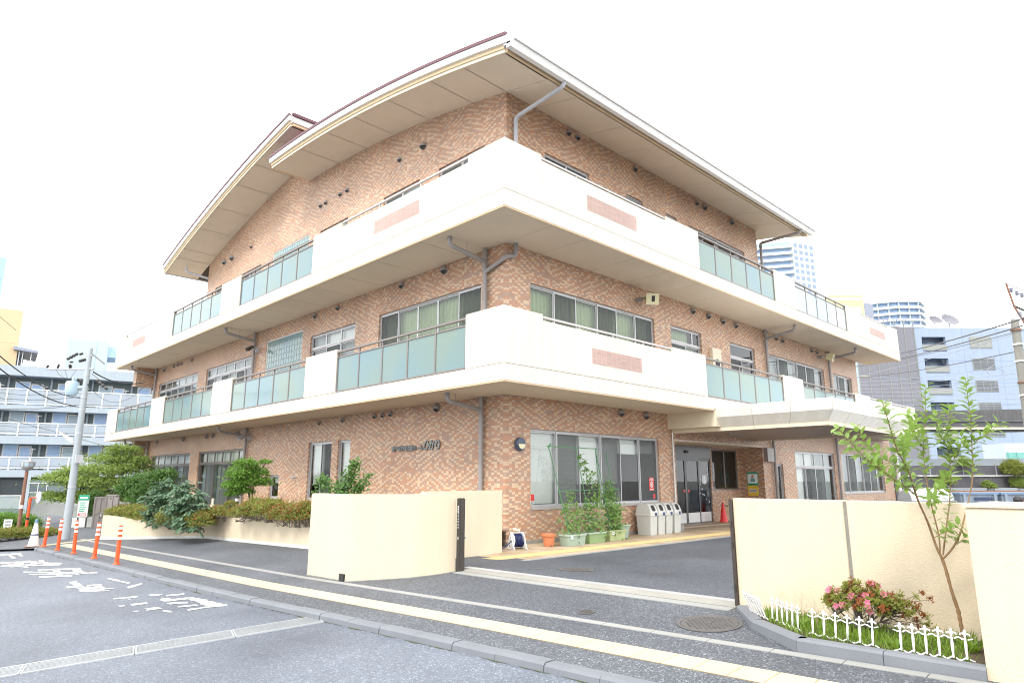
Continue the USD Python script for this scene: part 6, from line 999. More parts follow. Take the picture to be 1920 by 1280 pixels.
def around(c, k, spread, rad, seed):
    q = np.random.default_rng(seed); return [((np.array(c)+q.normal(size=3)*np.array(spread)).tolist(), (np.array(rad)*q.uniform(0.7, 1.25)).tolist()) for _ in range(k)]
# light green maple behind the pole
B = (-3.552, 23.557, -0.245)
tree('maple_tree', 'light green maple with layered crown rising behind the utility pole and white wall', 'tree', (B[0], B[1], -1.6), [(-3.776, 23.662, 0.144), (-3.686, 23.420, 0.670), (-3.369, 22.909, 1.356)],
     [((-2.397, 23.090, 2.369), (1.1, 1.1, 0.32)), ((-3.102, 22.513, 1.813), (1.3, 1.3, 0.35)), ((-1.903, 22.731, 1.943), (1.0, 1.0, 0.38)), ((-3.869, 21.967, 1.359), (1.2, 1.0, 0.30)), ((-2.768, 22.354, 1.241), (1.2, 1.2, 0.4)), ((-2.197, 22.776, 2.771), (0.7, 0.7, 0.26)), ((-4.507, 22.540, 1.536), (0.75, 0.7, 0.20)), ((-4.587, 22.845, 0.763), (0.6, 0.6, 0.22)), ((-3.930, 22.227, 0.675), (0.9, 0.8, 0.26)), ((-3.465, 21.734, 0.807), (0.8, 0.8, 0.3)), ((-4.404, 22.387, 1.713), (0.45, 0.4, 0.16)), ((-1.610, 22.339, 2.298), (0.5, 0.6, 0.25)), ((-2.434, 22.194, 0.670), (0.8, 0.7, 0.3))], 17000, 0.125, 'leaf_maple', r0=0.09, droop=0.2)
tree('green_shrub_tree', 'bright mid green bushy tree above the gas pipes and left hedge', 'tree', (-2.972, 15.030, 0.300), [(-3.039, 14.961, 0.542), (-3.175, 14.958, 1.006)],
     [((-3.316, 15.703, 1.374), (0.55, 0.55, 0.3)), ((-3.211, 14.132, 1.505), (0.55, 0.55, 0.28)), ((-3.427, 15.922, 0.996), (0.5, 0.45, 0.22)), ((-3.175, 14.958, 1.006), (0.6, 0.5, 0.32)), ((-3.013, 13.884, 1.686), (0.35, 0.35, 0.14)), ((-3.270, 15.132, 0.728), (0.55, 0.5, 0.2)), ((-3.648, 16.083, 1.185), (0.3, 0.3, 0.13)), ((-3.034, 14.048, 1.197), (0.4, 0.4, 0.25))], 8000, 0.10, 'leaf_dark', r0=0.05)
tree('round_tree', 'small bright green tree with layered round crown in front of the tall windows', 'tree', (-2.524, 7.962, 0.350), [(-2.563, 7.943, 0.944), (-2.623, 7.927, 1.198), (-2.706, 7.907, 1.543)],
     [((-2.768, 7.866, 1.888), (0.33, 0.33, 0.16)), ((-2.976, 7.863, 1.616), (0.36, 0.33, 0.18)), ((-2.470, 7.931, 1.650), (0.38, 0.34, 0.17)), ((-2.695, 7.940, 1.393), (0.5, 0.45, 0.2)), ((-3.004, 7.987, 1.290), (0.34, 0.34, 0.16)), ((-2.333, 7.872, 1.392), (0.34, 0.32, 0.15)), ((-2.810, 7.984, 1.140), (0.34, 0.3, 0.10)), ((-2.253, 7.763, 1.986), (0.16, 0.16, 0.05)), ((-3.014, 8.062, 1.068), (0.2, 0.2, 0.07))], 8000, 0.075, 'leaf_bright', r0=0.035)
m = M(); m.tube([(-2.480, 7.919, 0.350), (-2.524, 7.874, 1.049), (-2.535, 7.797, 1.348)], [0.028, 0.022, 0.012], 7); put('trunk', m, 'bark_grey', stage.GetPrimAtPath('/World/round_tree'), smooth=50)
# blue green shrub overhanging the planter wall, in drooping sprays
def spray_shrub(name, label, base, tips, nleaf, L, mat, seed):
    q = np.random.default_rng(seed); t = thing(name, label, 'shrub', base); st, lf = M(), M()
    for tip in tips:
        tip = np.array(tip); b = np.array(base)+q.normal(size=3)*[0.1, 0.1, 0.02]; mid = b*0.4+tip*0.6+np.array([0, 0, 0.22]); P = [b*(1-s)**2+2*mid*s*(1-s)+tip*s*s for s in np.linspace(0, 1, 10)]; st.tube(P, np.linspace(0.014, 0.004, 10), 5)
        for i in range(3, 10):
            for k in range(nleaf):
                a = P[i]+q.normal(size=3)*0.05; d = q.normal(size=3); d[2] = -0.1+0.35*d[2]; d /= np.linalg.norm(d); tw = a+d*L*1.7; st.tube([P[i], tw], [0.003, 0.002], 3, False); w = np.linspace(0.25, 1.0, 6)
                for s in w:
                    o = a*(1-s)+tw*s-[0, 0, 0.05*s*s]; perp = np.cross(d, [0, 0, 1.0]); perp /= np.linalg.norm(perp)+1e-6; ax = np.stack([perp*0.8+d*0.5-[0, 0, 0.25], -perp*0.8+d*0.5-[0, 0, 0.25]]); leaves(lf, np.stack([o, o]), ax, np.array([[0, 0, 1.0]]*2)+q.normal(size=(2, 3))*0.25, L*q.uniform(0.7, 1.1), L*0.46)
    put('stems', st, 'bark_grey', t); put('foliage', lf, mat, t); return t
spray_shrub('blue_green_shrub', 'tall blue green shrub with leaf sprays hanging over the sloping planter wall', (-4.346, 8.169, 0.250),
    [(-4.294, 7.531, 1.301), (-4.481, 7.685, 1.398), (-4.612, 7.854, 1.260), (-4.212, 7.216, 1.125), (-4.072, 7.159, 0.850), (-4.469, 7.344, 1.058), (-4.654, 7.422, 0.925), (-4.768, 7.717, 0.786), (-4.377, 7.210, 0.722), (-4.609, 7.227, 0.462), (-4.749, 7.509, 0.456), (-4.209, 7.085, 0.586), (-4.528, 7.043, 0.335), (-4.295, 6.960, 0.328)], 5, 0.105, 'leaf_blue', 5)
spray_shrub('blue_green_shrub', 'left blue green shrub in front of the darker tree above the sloping planter wall', (-4.429, 9.410, 0.250),
    [(-4.548, 9.181, 1.395), (-4.424, 9.030, 1.497), (-4.687, 9.361, 1.248), (-4.848, 9.439, 1.030), (-4.615, 9.068, 1.033), (-4.435, 8.870, 1.105), (-4.765, 9.155, 0.746), (-4.897, 9.336, 0.573), (-4.620, 8.911, 0.607), (-4.720, 8.941, 0.355), (-4.553, 8.620, 0.403)], 5, 0.10, 'leaf_blue', 6)
# azalea hedges
def hedge(name, label, blobs, n, L, mats, cat='hedge', twig=True):
    c0 = np.mean([b[0] for b in blobs], axis=0); t = thing(name, label, cat, c0); ms = [M() for _ in mats]; tw = M()
    for c, r in blobs:
        for k, (mm, (mt, sh)) in enumerate(zip(ms, mats)):
            blob_leaves(mm, c, np.array(r)*(1.0 if k == 0 else 1.03), int(n*sh*np.prod(r)**0.667*90), L, shell=0.6 if k == 0 else 0.9, lump=0.3, seed=k*3)
        for k in range(14): e = np.array(c)+rand_dirs(1)[0]*np.array(r)*0.85; b = np.array(c)+[rng.normal()*0.08, rng.normal()*0.08, -r[2]]; tw.tube([b, (b+e)/2+rng.normal(size=3)*0.04, e], [0.008, 0.006, 0.003], 4, False)
    if twig: put('twigs', tw, 'bark_grey', t)
    for mm, (mt, sh) in zip(ms, mats): put({'leaf_red': 'red_shoots', 'petal': 'flowers'}.get(mt, 'foliage'), mm, mt, t, kind=None if mt not in ('leaf_red', 'petal') else 'stuff')
    return t
hedge('azalea_hedge', 'yellow green clipped azalea hedge on the left planter wall beneath the gas pipes', [((-4.589, 12.644, 0.451), (0.45, 0.5, 0.24)), ((-4.513, 11.703, 0.481), (0.5, 0.5, 0.26)), ((-4.410, 10.754, 0.448), (0.5, 0.5, 0.28)), ((-4.325, 9.821, 0.419), (0.5, 0.5, 0.28))], 260, 0.05, [('leaf_hedge', 1.0), ('leaf_red', 0.05)])
hedge('azalea_hedge', 'azalea hedge under the blue green shrub with reddish shoots at its right end', [((-4.280, 8.629, 0.435), (0.5, 0.5, 0.28)), ((-4.237, 7.731, 0.427), (0.45, 0.5, 0.28)), ((-4.175, 7.100, 0.423), (0.35, 0.4, 0.27))], 260, 0.05, [('leaf_hedge', 1.0), ('leaf_red', 0.12)])
for lab, bs, red in (('low azalea bush with orange shoots at the left end of the level planter wall', [((-3.787, 7.238, 0.607), (0.30, 0.35, 0.16)), ((-3.691, 6.847, 0.644), (0.3, 0.3, 0.16))], 0.14),
                     ('rounded green azalea bush in the middle of the level planter wall, below the small window', [((-3.681, 5.690, 0.656), (0.35, 0.35, 0.2)), ((-3.615, 5.021, 0.765), (0.45, 0.4, 0.27)), ((-3.553, 4.391, 0.757), (0.42, 0.4, 0.27))], 0.09),
                     ('red tinged azalea bush right of the middle bush on the level planter wall', [((-3.501, 3.792, 0.678), (0.34, 0.34, 0.25))], 0.3),
                     ('reddish azalea bush nearest the low cream wall corner', [((-3.491, 3.208, 0.687), (0.3, 0.34, 0.26)), ((-3.441, 2.859, 0.732), (0.3, 0.3, 0.28))], 0.24)):
    hedge('azalea_bush', lab, bs, 300, 0.048, [('leaf_hedge', 1.0), ('leaf_red', red)], 'shrub')
hedge('topiary_plant', 'tiny round topiary plant on a thin stem beside the garden lamp', [((-3.601, 6.698, 0.850), (0.14, 0.14, 0.10))], 420, 0.04, [('leaf_hedge', 1.0), ('leaf_red', 0.1)], 'plant')
m = M(); m.cyl((-3.534, 6.686, 0.672), (-3.601, 6.698, 0.850), 0.012, n=6); put('stem', m, 'bark_grey', stage.GetPrimAtPath('/World/topiary_plant'))
hedge('clipped_hedge', 'dense dark green clipped hedge at the far left, behind the street lamp', [((-6.966, 18.989, -0.088), (0.6, 0.6, 0.42)), ((-6.642, 19.107, -0.108), (0.6, 0.6, 0.42)), ((-6.300, 19.068, -0.140), (0.6, 0.6, 0.40)), ((-5.961, 19.176, -0.179), (0.42, 0.5, 0.40))], 150, 0.07, [('leaf_bright', 1.0)])
hedge('ground_hedge', 'low yellowish green hedge around the street lamp foot at the far left corner', [((-7.281, 15.476, -0.221), (0.5, 0.4, 0.17)), ((-6.971, 15.459, -0.221), (0.5, 0.4, 0.2)), ((-6.624, 15.550, -0.228), (0.5, 0.4, 0.2)), ((-6.269, 15.633, -0.235), (0.45, 0.4, 0.17)), ((-5.883, 15.831, -0.249), (0.35, 0.35, 0.14))], 220, 0.055, [('leaf_hedge', 1.0), ('leaf_red', 0.06)])
hedge('climber', 'dark ivy shrub on the mesh screen between the signboard and the grey gate', [((-4.150, 19.145, 0.218), (0.25, 0.25, 0.36)), ((-4.000, 19.186, 0.554), (0.25, 0.25, 0.3)), ((-3.872, 19.259, 0.854), (0.3, 0.3, 0.2))], 300, 0.06, [('leaf_dark', 1.0)], 'shrub')

# ---------------------------------------------------------------- right: planting bed, low fence, bush, young tree
bed = [(-4.24, -7.95), (-4.70, -8.60), (-4.64, -9.95), (-3.50, -9.95), (-3.50, -7.62)]
m = M(); bp = Polygon(bed); gx = []; 
v, f = trimesh.creation.triangulate_polygon(bp.buffer(-0.03), engine='earcut'); m.add([(a, b, 0.085) for a, b in v], f); put('planting_bed', m, 'soil', kind='structure')
bk = structure('planting_bed_kerb'); pl_ = [np.array(p) for p in ((-3.62, -7.46), (-4.26, -7.94), (-4.74, -8.59), (-4.68, -9.96))]
for a, b in zip(pl_[:-1], pl_[1:]):
    L = np.linalg.norm(b-a); e = (b-a)/L; n = np.array([-e[1], e[0]]); n = n if n[0] > 0 else -n; cuts = np.linspace(0, L, max(1, round(L/0.55))+1)
    for s0, s1 in zip(cuts[:-1], cuts[1:]):
        P = []; 
        for s in (s0+0.003, s1-0.003):
            o = a+e*s; zb = float(H(*o))-0.08; zt = 0.118
            P.append([(*(o), zb), (*(o), zt-0.02), (*(o+n*0.02), zt), (*(o+n*0.115), zt), (*(o+n*0.115), zb)])
        m = M(); m.add(P[0]+P[1], [[i, (i+1) % 5, 5+(i+1) % 5, 5+i] for i in range(5)]); m.add(P[0], [[0, i, i+1] for i in range(1, 4)]); m.add(P[1], [[0, i, i+1] for i in range(1, 4)]); put('kerb_stone', m, 'kerb', bk)
def fence_panel(loc, rot, label, L=0.55):
    t = thing('garden_fence_panel', label, 'garden fence', loc, rot, 'low white fence panels round the planting bed'); n = 6; sp = L/n
    for i in range(n):
        x = sp*(i+0.5); m = M(); m.lathe([(0.007, 0), (0.0095, 0.02), (0.0075, 0.035), (0.0095, 0.06), (0.0115, 0.13), (0.008, 0.165), (0.010, 0.175), (0.007, 0.19)], (x, 0, 0.03), 8)
        m.ball((x, 0, 0.275), 0.012, 1, (0.9, 0.6, 1.9)); m.ball((x, 0, 0.235), 0.009, 1, (1, .8, 1)); m.cyl((x, 0, 0.215), (x, 0, 0.262), 0.006, n=6)
        for s in (-1, 1): m.tube([(x, 0, 0.243), (x+s*0.015, 0, 0.262), (x+s*0.029, 0, 0.254), (x+s*0.034, 0, 0.243)], [0.007, 0.009, 0.008, 0.004], 6)
        put('picket', m, 'fence_white', t, local=True, smooth=50)
    for z, nm in ((0.205, 'upper_rail'), (0.035, 'lower_rail')):
        m = M(); sg = 1 if z > 0.1 else -1
        for i in range(n):
            x = sp*(i+0.5); q = 0.017
            m.tube([(x-q, 0, z), (x, 0, z+q*0.75), (x+q, 0, z), (x, 0, z-q*0.75), (x-q, 0, z)], 0.0068, 6)
            if i < n-1: m.tube([(x+q+(sp-2*q)*s, 0, z+sg*0.018*math.sin(math.pi*s)) for s in np.linspace(0, 1, 7)], 0.0072, 6)
        for x0, s in ((sp*0.5-0.017, -1), (L-sp*0.5+0.017, 1)): m.tube([(x0, 0, z), (x0+s*0.02, 0, z+sg*0.01), (x0+s*0.035, 0, z+sg*0.014)], 0.0055, 6)
        put(nm, m, 'fence_white', t, local=True, smooth=50)
    for ch in t.GetChildren():
        at_ = UsdGeom.Mesh(ch).GetPointsAttr(); at_.Set([Gf.Vec3f(p_[0], p_[1], p_[2]*0.8) for p_ in at_.Get()])
    return t
def fp(a, b): a, b = np.array(a), np.array(b); return (*a, 0.10), math.degrees(math.atan2(b[1]-a[1], b[0]-a[0])), np.linalg.norm(b-a)
fences = [((-3.79, -7.70), (-4.13, -8.06), 20, 'white cast garden fence panel leaning at the left end of the planting bed'), ((-4.07, -8.05), (-4.42, -8.50), -3, 'upright white cast garden fence panel second from the left, along the angled kerb'),
          ((-4.47, -8.58), (-4.575, -9.21), -6, 'white cast garden fence panel in front of the pink flowering bush'), ((-4.58, -9.33), (-4.53, -9.86), -7, 'white cast garden fence panel nearest the right end wall')]
for (a, b, tilt, lab) in fences:
    lo, rz, L = fp(a, b); fence_panel(lo, (tilt, 0, rz), lab, L)
# grass and weeds
gm_ = M(); n = 2600; P = []
while len(P) < n:
    p = rng.uniform([-4.68, -9.9], [-3.55, -7.7])
    if bp.buffer(-0.12).contains(__import__('shapely').Point(p)) and meshkit.fbm(np.array([[p[0]*2.6, p[1]*2.6, 0.3]]), 3)[0] > 0.40 - (0.2 if p[1] > -8.8 else 0): P.append((*p, 0.085))
P = np.array(P); ax = rand_dirs(n)*0.55+[0, 0, 0.9]; leaves(gm_, P, ax, rand_dirs(n), rng.uniform(0.04, 0.13, n), rng.uniform(0.006, 0.014, n), 0.1); put('grass', gm_, 'grass', kind='stuff')
ws = M()
for k in range(26):
    b = np.array([rng.uniform(-4.15, -3.65), rng.uniform(-8.75, -7.95), 0.085]); e = b+[rng.normal()*0.10, rng.normal()*0.12, rng.uniform(0.16, 0.34)]; ws.tube([b, (b+e)/2+rng.normal(size=3)*0.02, e], [0.0018, 0.0015, 0.0008], 4, False)
    for j in range(3): d = rng.normal(size=3)*0.05; d[2] = abs(d[2]); ws.tube([e, e+d], [0.001, 0.0006], 3, False)
put('dry_stems', ws, 'dry_stem', kind='stuff')
for (x, y, lab) in ((-4.42, -9.30, 'star shaped bright green weed rosette by the fence below the flower bush'), (-4.15, -8.42, 'leafy green weed clump behind the angled fence panel'), (-4.05, -9.75, 'grassy weed clump next to the tree foot')):
    wt = thing('weed', lab, 'weed', (x, y, 0.085)); m = M(); n = 34; a = rng.uniform(0, 6.28, n); ax = np.stack([np.cos(a), np.sin(a), rng.uniform(0.5, 1.6, n)], 1); leaves(m, np.array([[x, y, 0.085]]*n)+rng.normal(size=(n, 3))*[0.02, 0.02, 0], ax, np.array([[0, 0, 1.0]]*n)+rand_dirs(n)*0.3, rng.uniform(0.07, 0.15, n), 0.022); put('leaves', m, 'grass', wt)
# pink azalea bush: stems and leaf whorls
ab = thing('azalea_bush', 'round azalea bush with pink flowers growing behind the low white fence', 'shrub', (-3.95, -8.92, 0.085)); b0 = np.array([-3.97, -8.90, 0.085]); st, lf, rd, fl = M(), M(), M(), M()
ctr = np.array([-3.97, -8.93, 0.335]); RX = np.array([0.20, 0.37, 0.20]); tips = []
for k in range(210):
    d = rand_dirs(1)[0]; 
    if d[2] < -0.25: d[2] = -d[2]*0.5
    tips.append(ctr+d*RX*rng.uniform(0.62, 1.0)*(0.85+0.35*meshkit.fbm(np.array([d*2.4+3]), 2)[0]))
for k in range(14): tips.append(np.array([-3.86, -9.33, 0.30])+rng.normal(size=3)*[0.05, 0.06, 0.07])
forks = [b0+np.array([rng.normal()*0.05, rng.normal()*0.12, rng.uniform(0.08, 0.18)]) for _ in range(12)]
for f_ in forks: st.tube([b0+[rng.normal()*0.03, rng.normal()*0.05, 0], f_], [0.009, 0.006], 5)
for t_ in tips:
    f_ = min(forks, key=lambda q: np.linalg.norm(q-t_)+rng.uniform(0, 0.08)); st.tube([f_, (f_+t_)/2+rng.normal(size=3)*0.025, t_], [0.0045, 0.003, 0.0014], 4, False)
    dv = (t_-ctr)/RX; dv /= np.linalg.norm(dv); n = 19; ax = dv*0.5+rand_dirs(n)*0.9+[0, 0, 0.25]; sel = rng.random() < 0.30
    leaves(rd if sel else lf, t_+rng.normal(size=(n, 3))*0.012, ax, dv+rand_dirs(n)*0.5, 0.040*rng.uniform(0.7, 1.2, n), 0.017)
for k in rng.choice(210, 24, replace=False):
    c = tips[k]+(tips[k]-ctr)*0.10; dv = (tips[k]-ctr)/np.linalg.norm(tips[k]-ctr); dv = dv*0.5+np.array([-0.7, -0.3, 0.2]); a1 = np.cross(dv, [0.3, 0.2, 1]); a1 /= np.linalg.norm(a1); a2 = np.cross(dv/np.linalg.norm(dv), a1)
    fl = M()
    for h in range(2):
        c2 = c+rng.normal(size=3)*0.014*h; ax = np.array([a1*math.cos(t)+a2*math.sin(t)+dv*0.35 for t in np.linspace(0, 5.03, 5)]); leaves(fl, np.array([c2]*5), ax, np.array([dv]*5), 0.034, 0.028, 0.1)
    put('flower', fl, 'petal', ab)
put('stems', st, 'bark_grey', ab); put('foliage', lf, 'leaf_azalea', ab); put('red_shoots', rd, 'leaf_red', ab, kind='stuff'); put('flowers', fl, 'petal', ab)
# young tree: measured limbs, individual leaves
yt = thing('young_tree', 'slender young tree with large bright green leaves in the planting bed by the end wall', 'tree', (-3.903, -9.667, 0.157))
limbs = [([(-3.907, -9.664, 0.119), (-3.917, -9.654, 0.374), (-3.942, -9.630, 0.525), (-3.964, -9.608, 0.734), (-3.977, -9.595, 0.805)], 0.017, 0.012, 'trunk'),
 ([(-3.977, -9.595, 0.805), (-4.007, -9.566, 0.907), (-4.024, -9.549, 1.046), (-4.115, -9.544, 1.166), (-4.181, -9.530, 1.248), (-4.255, -9.524, 1.357), (-4.306, -9.525, 1.465), (-4.360, -9.522, 1.564), (-4.419, -9.498, 1.644), (-4.472, -9.480, 1.720), (-4.527, -9.476, 1.845), (-4.564, -9.474, 1.920), (-4.619, -9.471, 2.043), (-4.631, -9.458, 2.125)], 0.011, 0.003, 'branch'),
 ([(-4.217, -9.528, 1.330), (-4.330, -9.484, 1.403), (-4.498, -9.421, 1.488), (-4.586, -9.369, 1.563), (-4.673, -9.334, 1.607), (-4.776, -9.283, 1.686), (-4.841, -9.253, 1.765), (-4.912, -9.217, 1.839), (-4.959, -9.188, 1.896)], 0.007, 0.002, 'branch'),
 ([(-4.586, -9.369, 1.563), (-4.582, -9.339, 1.690), (-4.597, -9.291, 1.759), (-4.610, -9.244, 1.852), (-4.624, -9.213, 1.931)], 0.004, 0.002, 'branch'),
 ([(-4.358, -9.525, 1.555), (-4.327, -9.421, 1.593), (-4.324, -9.340, 1.641), (-4.292, -9.286, 1.722)], 0.004, 0.002, 'branch'),
 ([(-3.988, -9.585, 0.831), (-3.907, -9.580, 0.924), (-3.872, -9.564, 1.071), (-3.861, -9.541, 1.185), (-3.842, -9.526, 1.347), (-3.820, -9.514, 1.442), (-3.795, -9.505, 1.610), (-3.764, -9.502, 1.766), (-3.709, -9.522, 1.955), (-3.682, -9.548, 2.130), (-3.675, -9.555, 2.282), (-3.666, -9.564, 2.348)], 0.007, 0.002, 'branch'),
 ([(-3.968, -9.604, 0.831), (-3.865, -9.620, 1.005), (-3.803, -9.631, 1.117), (-3.750, -9.649, 1.231), (-3.727, -9.671, 1.395), (-3.713, -9.686, 1.513), (-3.708, -9.691, 1.632), (-3.707, -9.692, 1.752), (-3.697, -9.701, 1.921), (-3.673, -9.725, 2.068), (-3.650, -9.747, 2.152)], 0.0075, 0.002, 'branch'),
 ([(-3.975, -9.597, 0.796), (-3.963, -9.643, 0.834), (-3.912, -9.692, 0.914), (-3.837, -9.732, 1.019), (-3.740, -9.743, 1.119), (-3.671, -9.760, 1.209), (-3.611, -9.786, 1.324), (-3.582, -9.814, 1.442), (-3.565, -9.830, 1.537), (-3.555, -9.840, 1.704), (-3.546, -9.849, 1.829), (-3.537, -9.858, 1.946), (-3.533, -9.862, 2.093), (-3.532, -9.863, 2.241), (-3.530, -9.865, 2.402)], 0.009, 0.002, 'branch'),
 ([(-3.551, -9.844, 1.776), (-3.517, -9.911, 1.847), (-3.504, -9.974, 1.883), (-3.501, -10.028, 1.928), (-3.487, -10.075, 1.975)], 0.004, 0.0015, 'branch'), ([(-4.139, -9.571, 1.275), (-3.974, -9.598, 1.336), (-3.842, -9.644, 1.428), (-3.734, -9.665, 1.503)], 0.004, 0.002, 'branch'),
 ([(-4.007, -9.566, 0.978), (-4.012, -9.644, 1.023), (-4.002, -9.705, 1.057), (-3.971, -9.769, 1.089)], 0.003, 0.0015, 'twig'), ([(-3.873, -9.697, 0.920), (-3.882, -9.739, 0.959), (-3.877, -9.777, 0.992)], 0.003, 0.0015, 'twig'), ([(-3.754, -9.511, 1.756), (-3.915, -9.488, 1.873), (-4.007, -9.482, 1.989), (-4.086, -9.489, 2.056)], 0.0035, 0.0015, 'branch'), ([(-4.472, -9.480, 1.720), (-4.241, -9.504, 1.810), (-4.123, -9.536, 1.931), (-4.035, -9.539, 2.008)], 0.003, 0.0015, 'branch'),
 ([(-3.707, -9.692, 1.752), (-3.820, -9.664, 1.869), (-3.899, -9.671, 1.984), (-3.887, -9.683, 2.080)], 0.0035, 0.0015, 'branch'), ([(-3.710, -9.688, 1.608), (-3.716, -9.767, 1.701), (-3.754, -9.813, 1.817)], 0.003, 0.0015, 'branch'), ([(-3.555, -9.840, 1.704), (-3.526, -9.784, 1.803), (-3.475, -9.751, 1.895)], 0.003, 0.0015, 'branch')]
lc, la, ln_, ll = [], [], [], []
def smooth_path(P, k):
    P = np.array(P, float); s = np.concatenate([[0], np.cumsum(np.linalg.norm(np.diff(P, axis=0), axis=1))]); t = np.linspace(0, s[-1], k); Q = np.stack([np.interp(t, s, P[:, i]) for i in range(3)], 1)
    for _ in range(2): Q[1:-1] = (Q[:-2]+2*Q[1:-1]+Q[2:])/4
    return Q, s[-1]
for i, (P, ra, rb, nm) in enumerate(limbs):
    Q, ln0 = smooth_path(P, 26); m = M(); m.tube(Q, np.linspace(ra, rb, 26)*(1+0.10*rng.normal(size=26)), 8); put(nm, m, 'bark', yt, smooth=60)
    if nm == 'trunk': continue
    s = 0.0; first = {1: 0.42, 2: 0.12, 5: 0.18, 6: 0.12, 7: 0.48}.get(i, 0.05)*ln0; s = first; ang = rng.uniform(0, 6)
    while s < ln0:
        u = s/ln0*25; j = min(24, int(u)); p = Q[j]+(Q[j+1]-Q[j])*(u-j); d = Q[j+1]-Q[j]; d /= np.linalg.norm(d); ang += 2.4; a1 = np.cross(d, [0.31, 0.5, 0.8]); a1 /= np.linalg.norm(a1); a2 = np.cross(d, a1); o = a1*math.cos(ang)+a2*math.sin(ang)
        lc.append(p); la.append(o*0.9+d*rng.uniform(0.2, 0.7)+np.array([0, 0, 0.08])); ln_.append(d*0.8+np.array([0, 0, 0.8])+rng.normal(size=3)*0.3); dens = 0.5 if (i in (5, 6) and s/ln0 < 0.45) else 1.0
        ll.append(rng.uniform(0.078, 0.118)*(0.85 if s > 0.93*ln0 else 1)*(0.75 if dens < 1 else 1)); s += rng.uniform(0.0105, 0.0175)/dens
lc, la, ln_, ll = map(np.array, (lc, la, ln_, ll)); 
def big_leaf(m, c, ax, nr, L):
    ax = ax/np.linalg.norm(ax); sd = np.cross(ax, nr); sd /= np.linalg.norm(sd); nn = np.cross(sd, ax); V = []; W = L*0.46; curl = rng.uniform(0.05, 0.30)
    st_ = [(0.0, 0.0), (0.12, 0.10), (0.28, 0.75), (0.5, 1.0), (0.75, 0.72), (1.0, 0.02)]
    for s, w in st_:
        o = c+ax*L*s+nn*(-curl*L*s*s)
        V += [o-sd*W*0.5*w+nn*W*0.16*w, o, o+sd*W*0.5*w+nn*W*0.16*w]
    m.add(V, [[i*3+j, i*3+j+1, i*3+j+4, i*3+j+3] for i in range(5) for j in range(2)])
order = np.argsort(-ll); rest = M()
for k, i in enumerate(order):
    if k < 300: m = M(); big_leaf(m, lc[i], la[i], ln_[i], ll[i]); put('leaf', m, 'leaf_young', yt, smooth=True)
    else: big_leaf(rest, lc[i], la[i], ln_[i], ll[i])
print('young tree leaves', len(ll))
if rest.n: put('more_leaves', rest, 'leaf_young', yt, kind='stuff', smooth=True)

# ---------------------------------------------------------------- things by the entrance
bn = thing('rubbish_bin', 'pale grey lidded bin, leftmost of the four below the wide window', 'bin', (0, 0, 0), group='grey lidded bins by the entrance')
def tap(m, x0, x1, y0, y1, z0, z1, s):   # box tapering to the bottom by s
    m.hexa([(x0+s, y0+s, z0), (x1-s, y0+s, z0), (x1-s, y1-s, z0), (x0+s, y1-s, z0), (x0, y0, z1), (x1, y0, z1), (x1, y1, z1), (x0, y1, z1)])
P = []
for (hx, hy, z, r) in ((0.15, 0.215, 0.0, 0.03), (0.17, 0.24, 0.50, 0.03)): P += [(sx*(hx-r)+r*math.cos(a), sy*(hy-r)+r*math.sin(a), z) for sx, sy, a0 in ((1, 1, 0), (-1, 1, math.pi/2), (-1, -1, math.pi), (1, -1, 1.5*math.pi)) for a in (a0, a0+math.pi/4, a0+math.pi/2)]
m = M(); m.hull(P); put('body', m, 'bin_grey', bn, local=True, smooth=35)
m = M(); m.cbox(-0.185, 0.185, -0.255, 0.255, 0.50, 0.545, 0.012); put('rim', m, 'bin_lid', bn, local=True)
P = [(sx*0.175*w, y*1.0, 0.545+h) for y, h, w in ((-0.245, 0.0, 1), (-0.245, 0.07, .98), (-0.20, 0.20, .9), (-0.12, 0.275, .85), (0.02, 0.30, .82), (0.13, 0.275, .85), (0.21, 0.19, .92), (0.245, 0.0, 1)) for sx in (-1, 1)]
m = M(); m.hull(P); put('lid', m, 'bin_lid', bn, local=True, smooth=25)
m = M(); q0, q1 = np.array([0, -0.246, 0.635]), np.array([0, -0.165, 0.79]); C_ = [(0.085*math.copysign(abs(math.cos(a))**0.6, math.cos(a)), *(q0+(q1-q0)*(0.5+0.5*math.copysign(abs(math.sin(a))**0.6, math.sin(a))))[1:]-np.array([0.012, 0.0])) for a in np.linspace(0, 6.2832, 21)[:-1]]; m.add(C_+[tuple(np.mean(C_, axis=0))], [[i, (i+1) % 20, 20] for i in range(20)]); put('flap', m, 'dark', bn, local=True)
m = M(); m.box(0.03, 0.12, -0.262, -0.256, 0.50, 0.59); put('latch', m, 'navy', bn, local=True); m = M(); m.box(-0.06, 0.05, -0.228, -0.222, 0.13, 0.145); m.box(-0.05, 0.06, -0.247, -0.240, 0.42, 0.435); put('grip', m, 'bin_lid', bn, local=True)
bxs = [(4.98, -0.42), (5.40, -0.40), (5.82, -0.38), (6.28, -0.36)]; bn.GetAttribute('xformOp:translate').Set(Gf.Vec3d(*bxs[0], 0.012))
for (x, y), lab in zip(bxs[1:], ('pale grey lidded bin, second from the left of the four', 'pale grey lidded bin, third from the left of the four', 'pale grey lidded bin nearest the entrance doors')): dup(bn, 'rubbish_bin', (x, y, 0.012), label=lab)
bb = thing('block', 'small pale concrete block on the paving beside the last bin', 'block', (6.75, -0.3, 0.012)); m = M(); m.cbox(6.62, 6.86, -0.42, -0.2, 0.012, 0.21, 0.01); put('block_body', m, 'concrete_pale', bb); m = M(); m.box(6.855, 6.863, -0.38, -0.24, 0.05, 0.17); put('recess', m, 'bin_grey', bb)
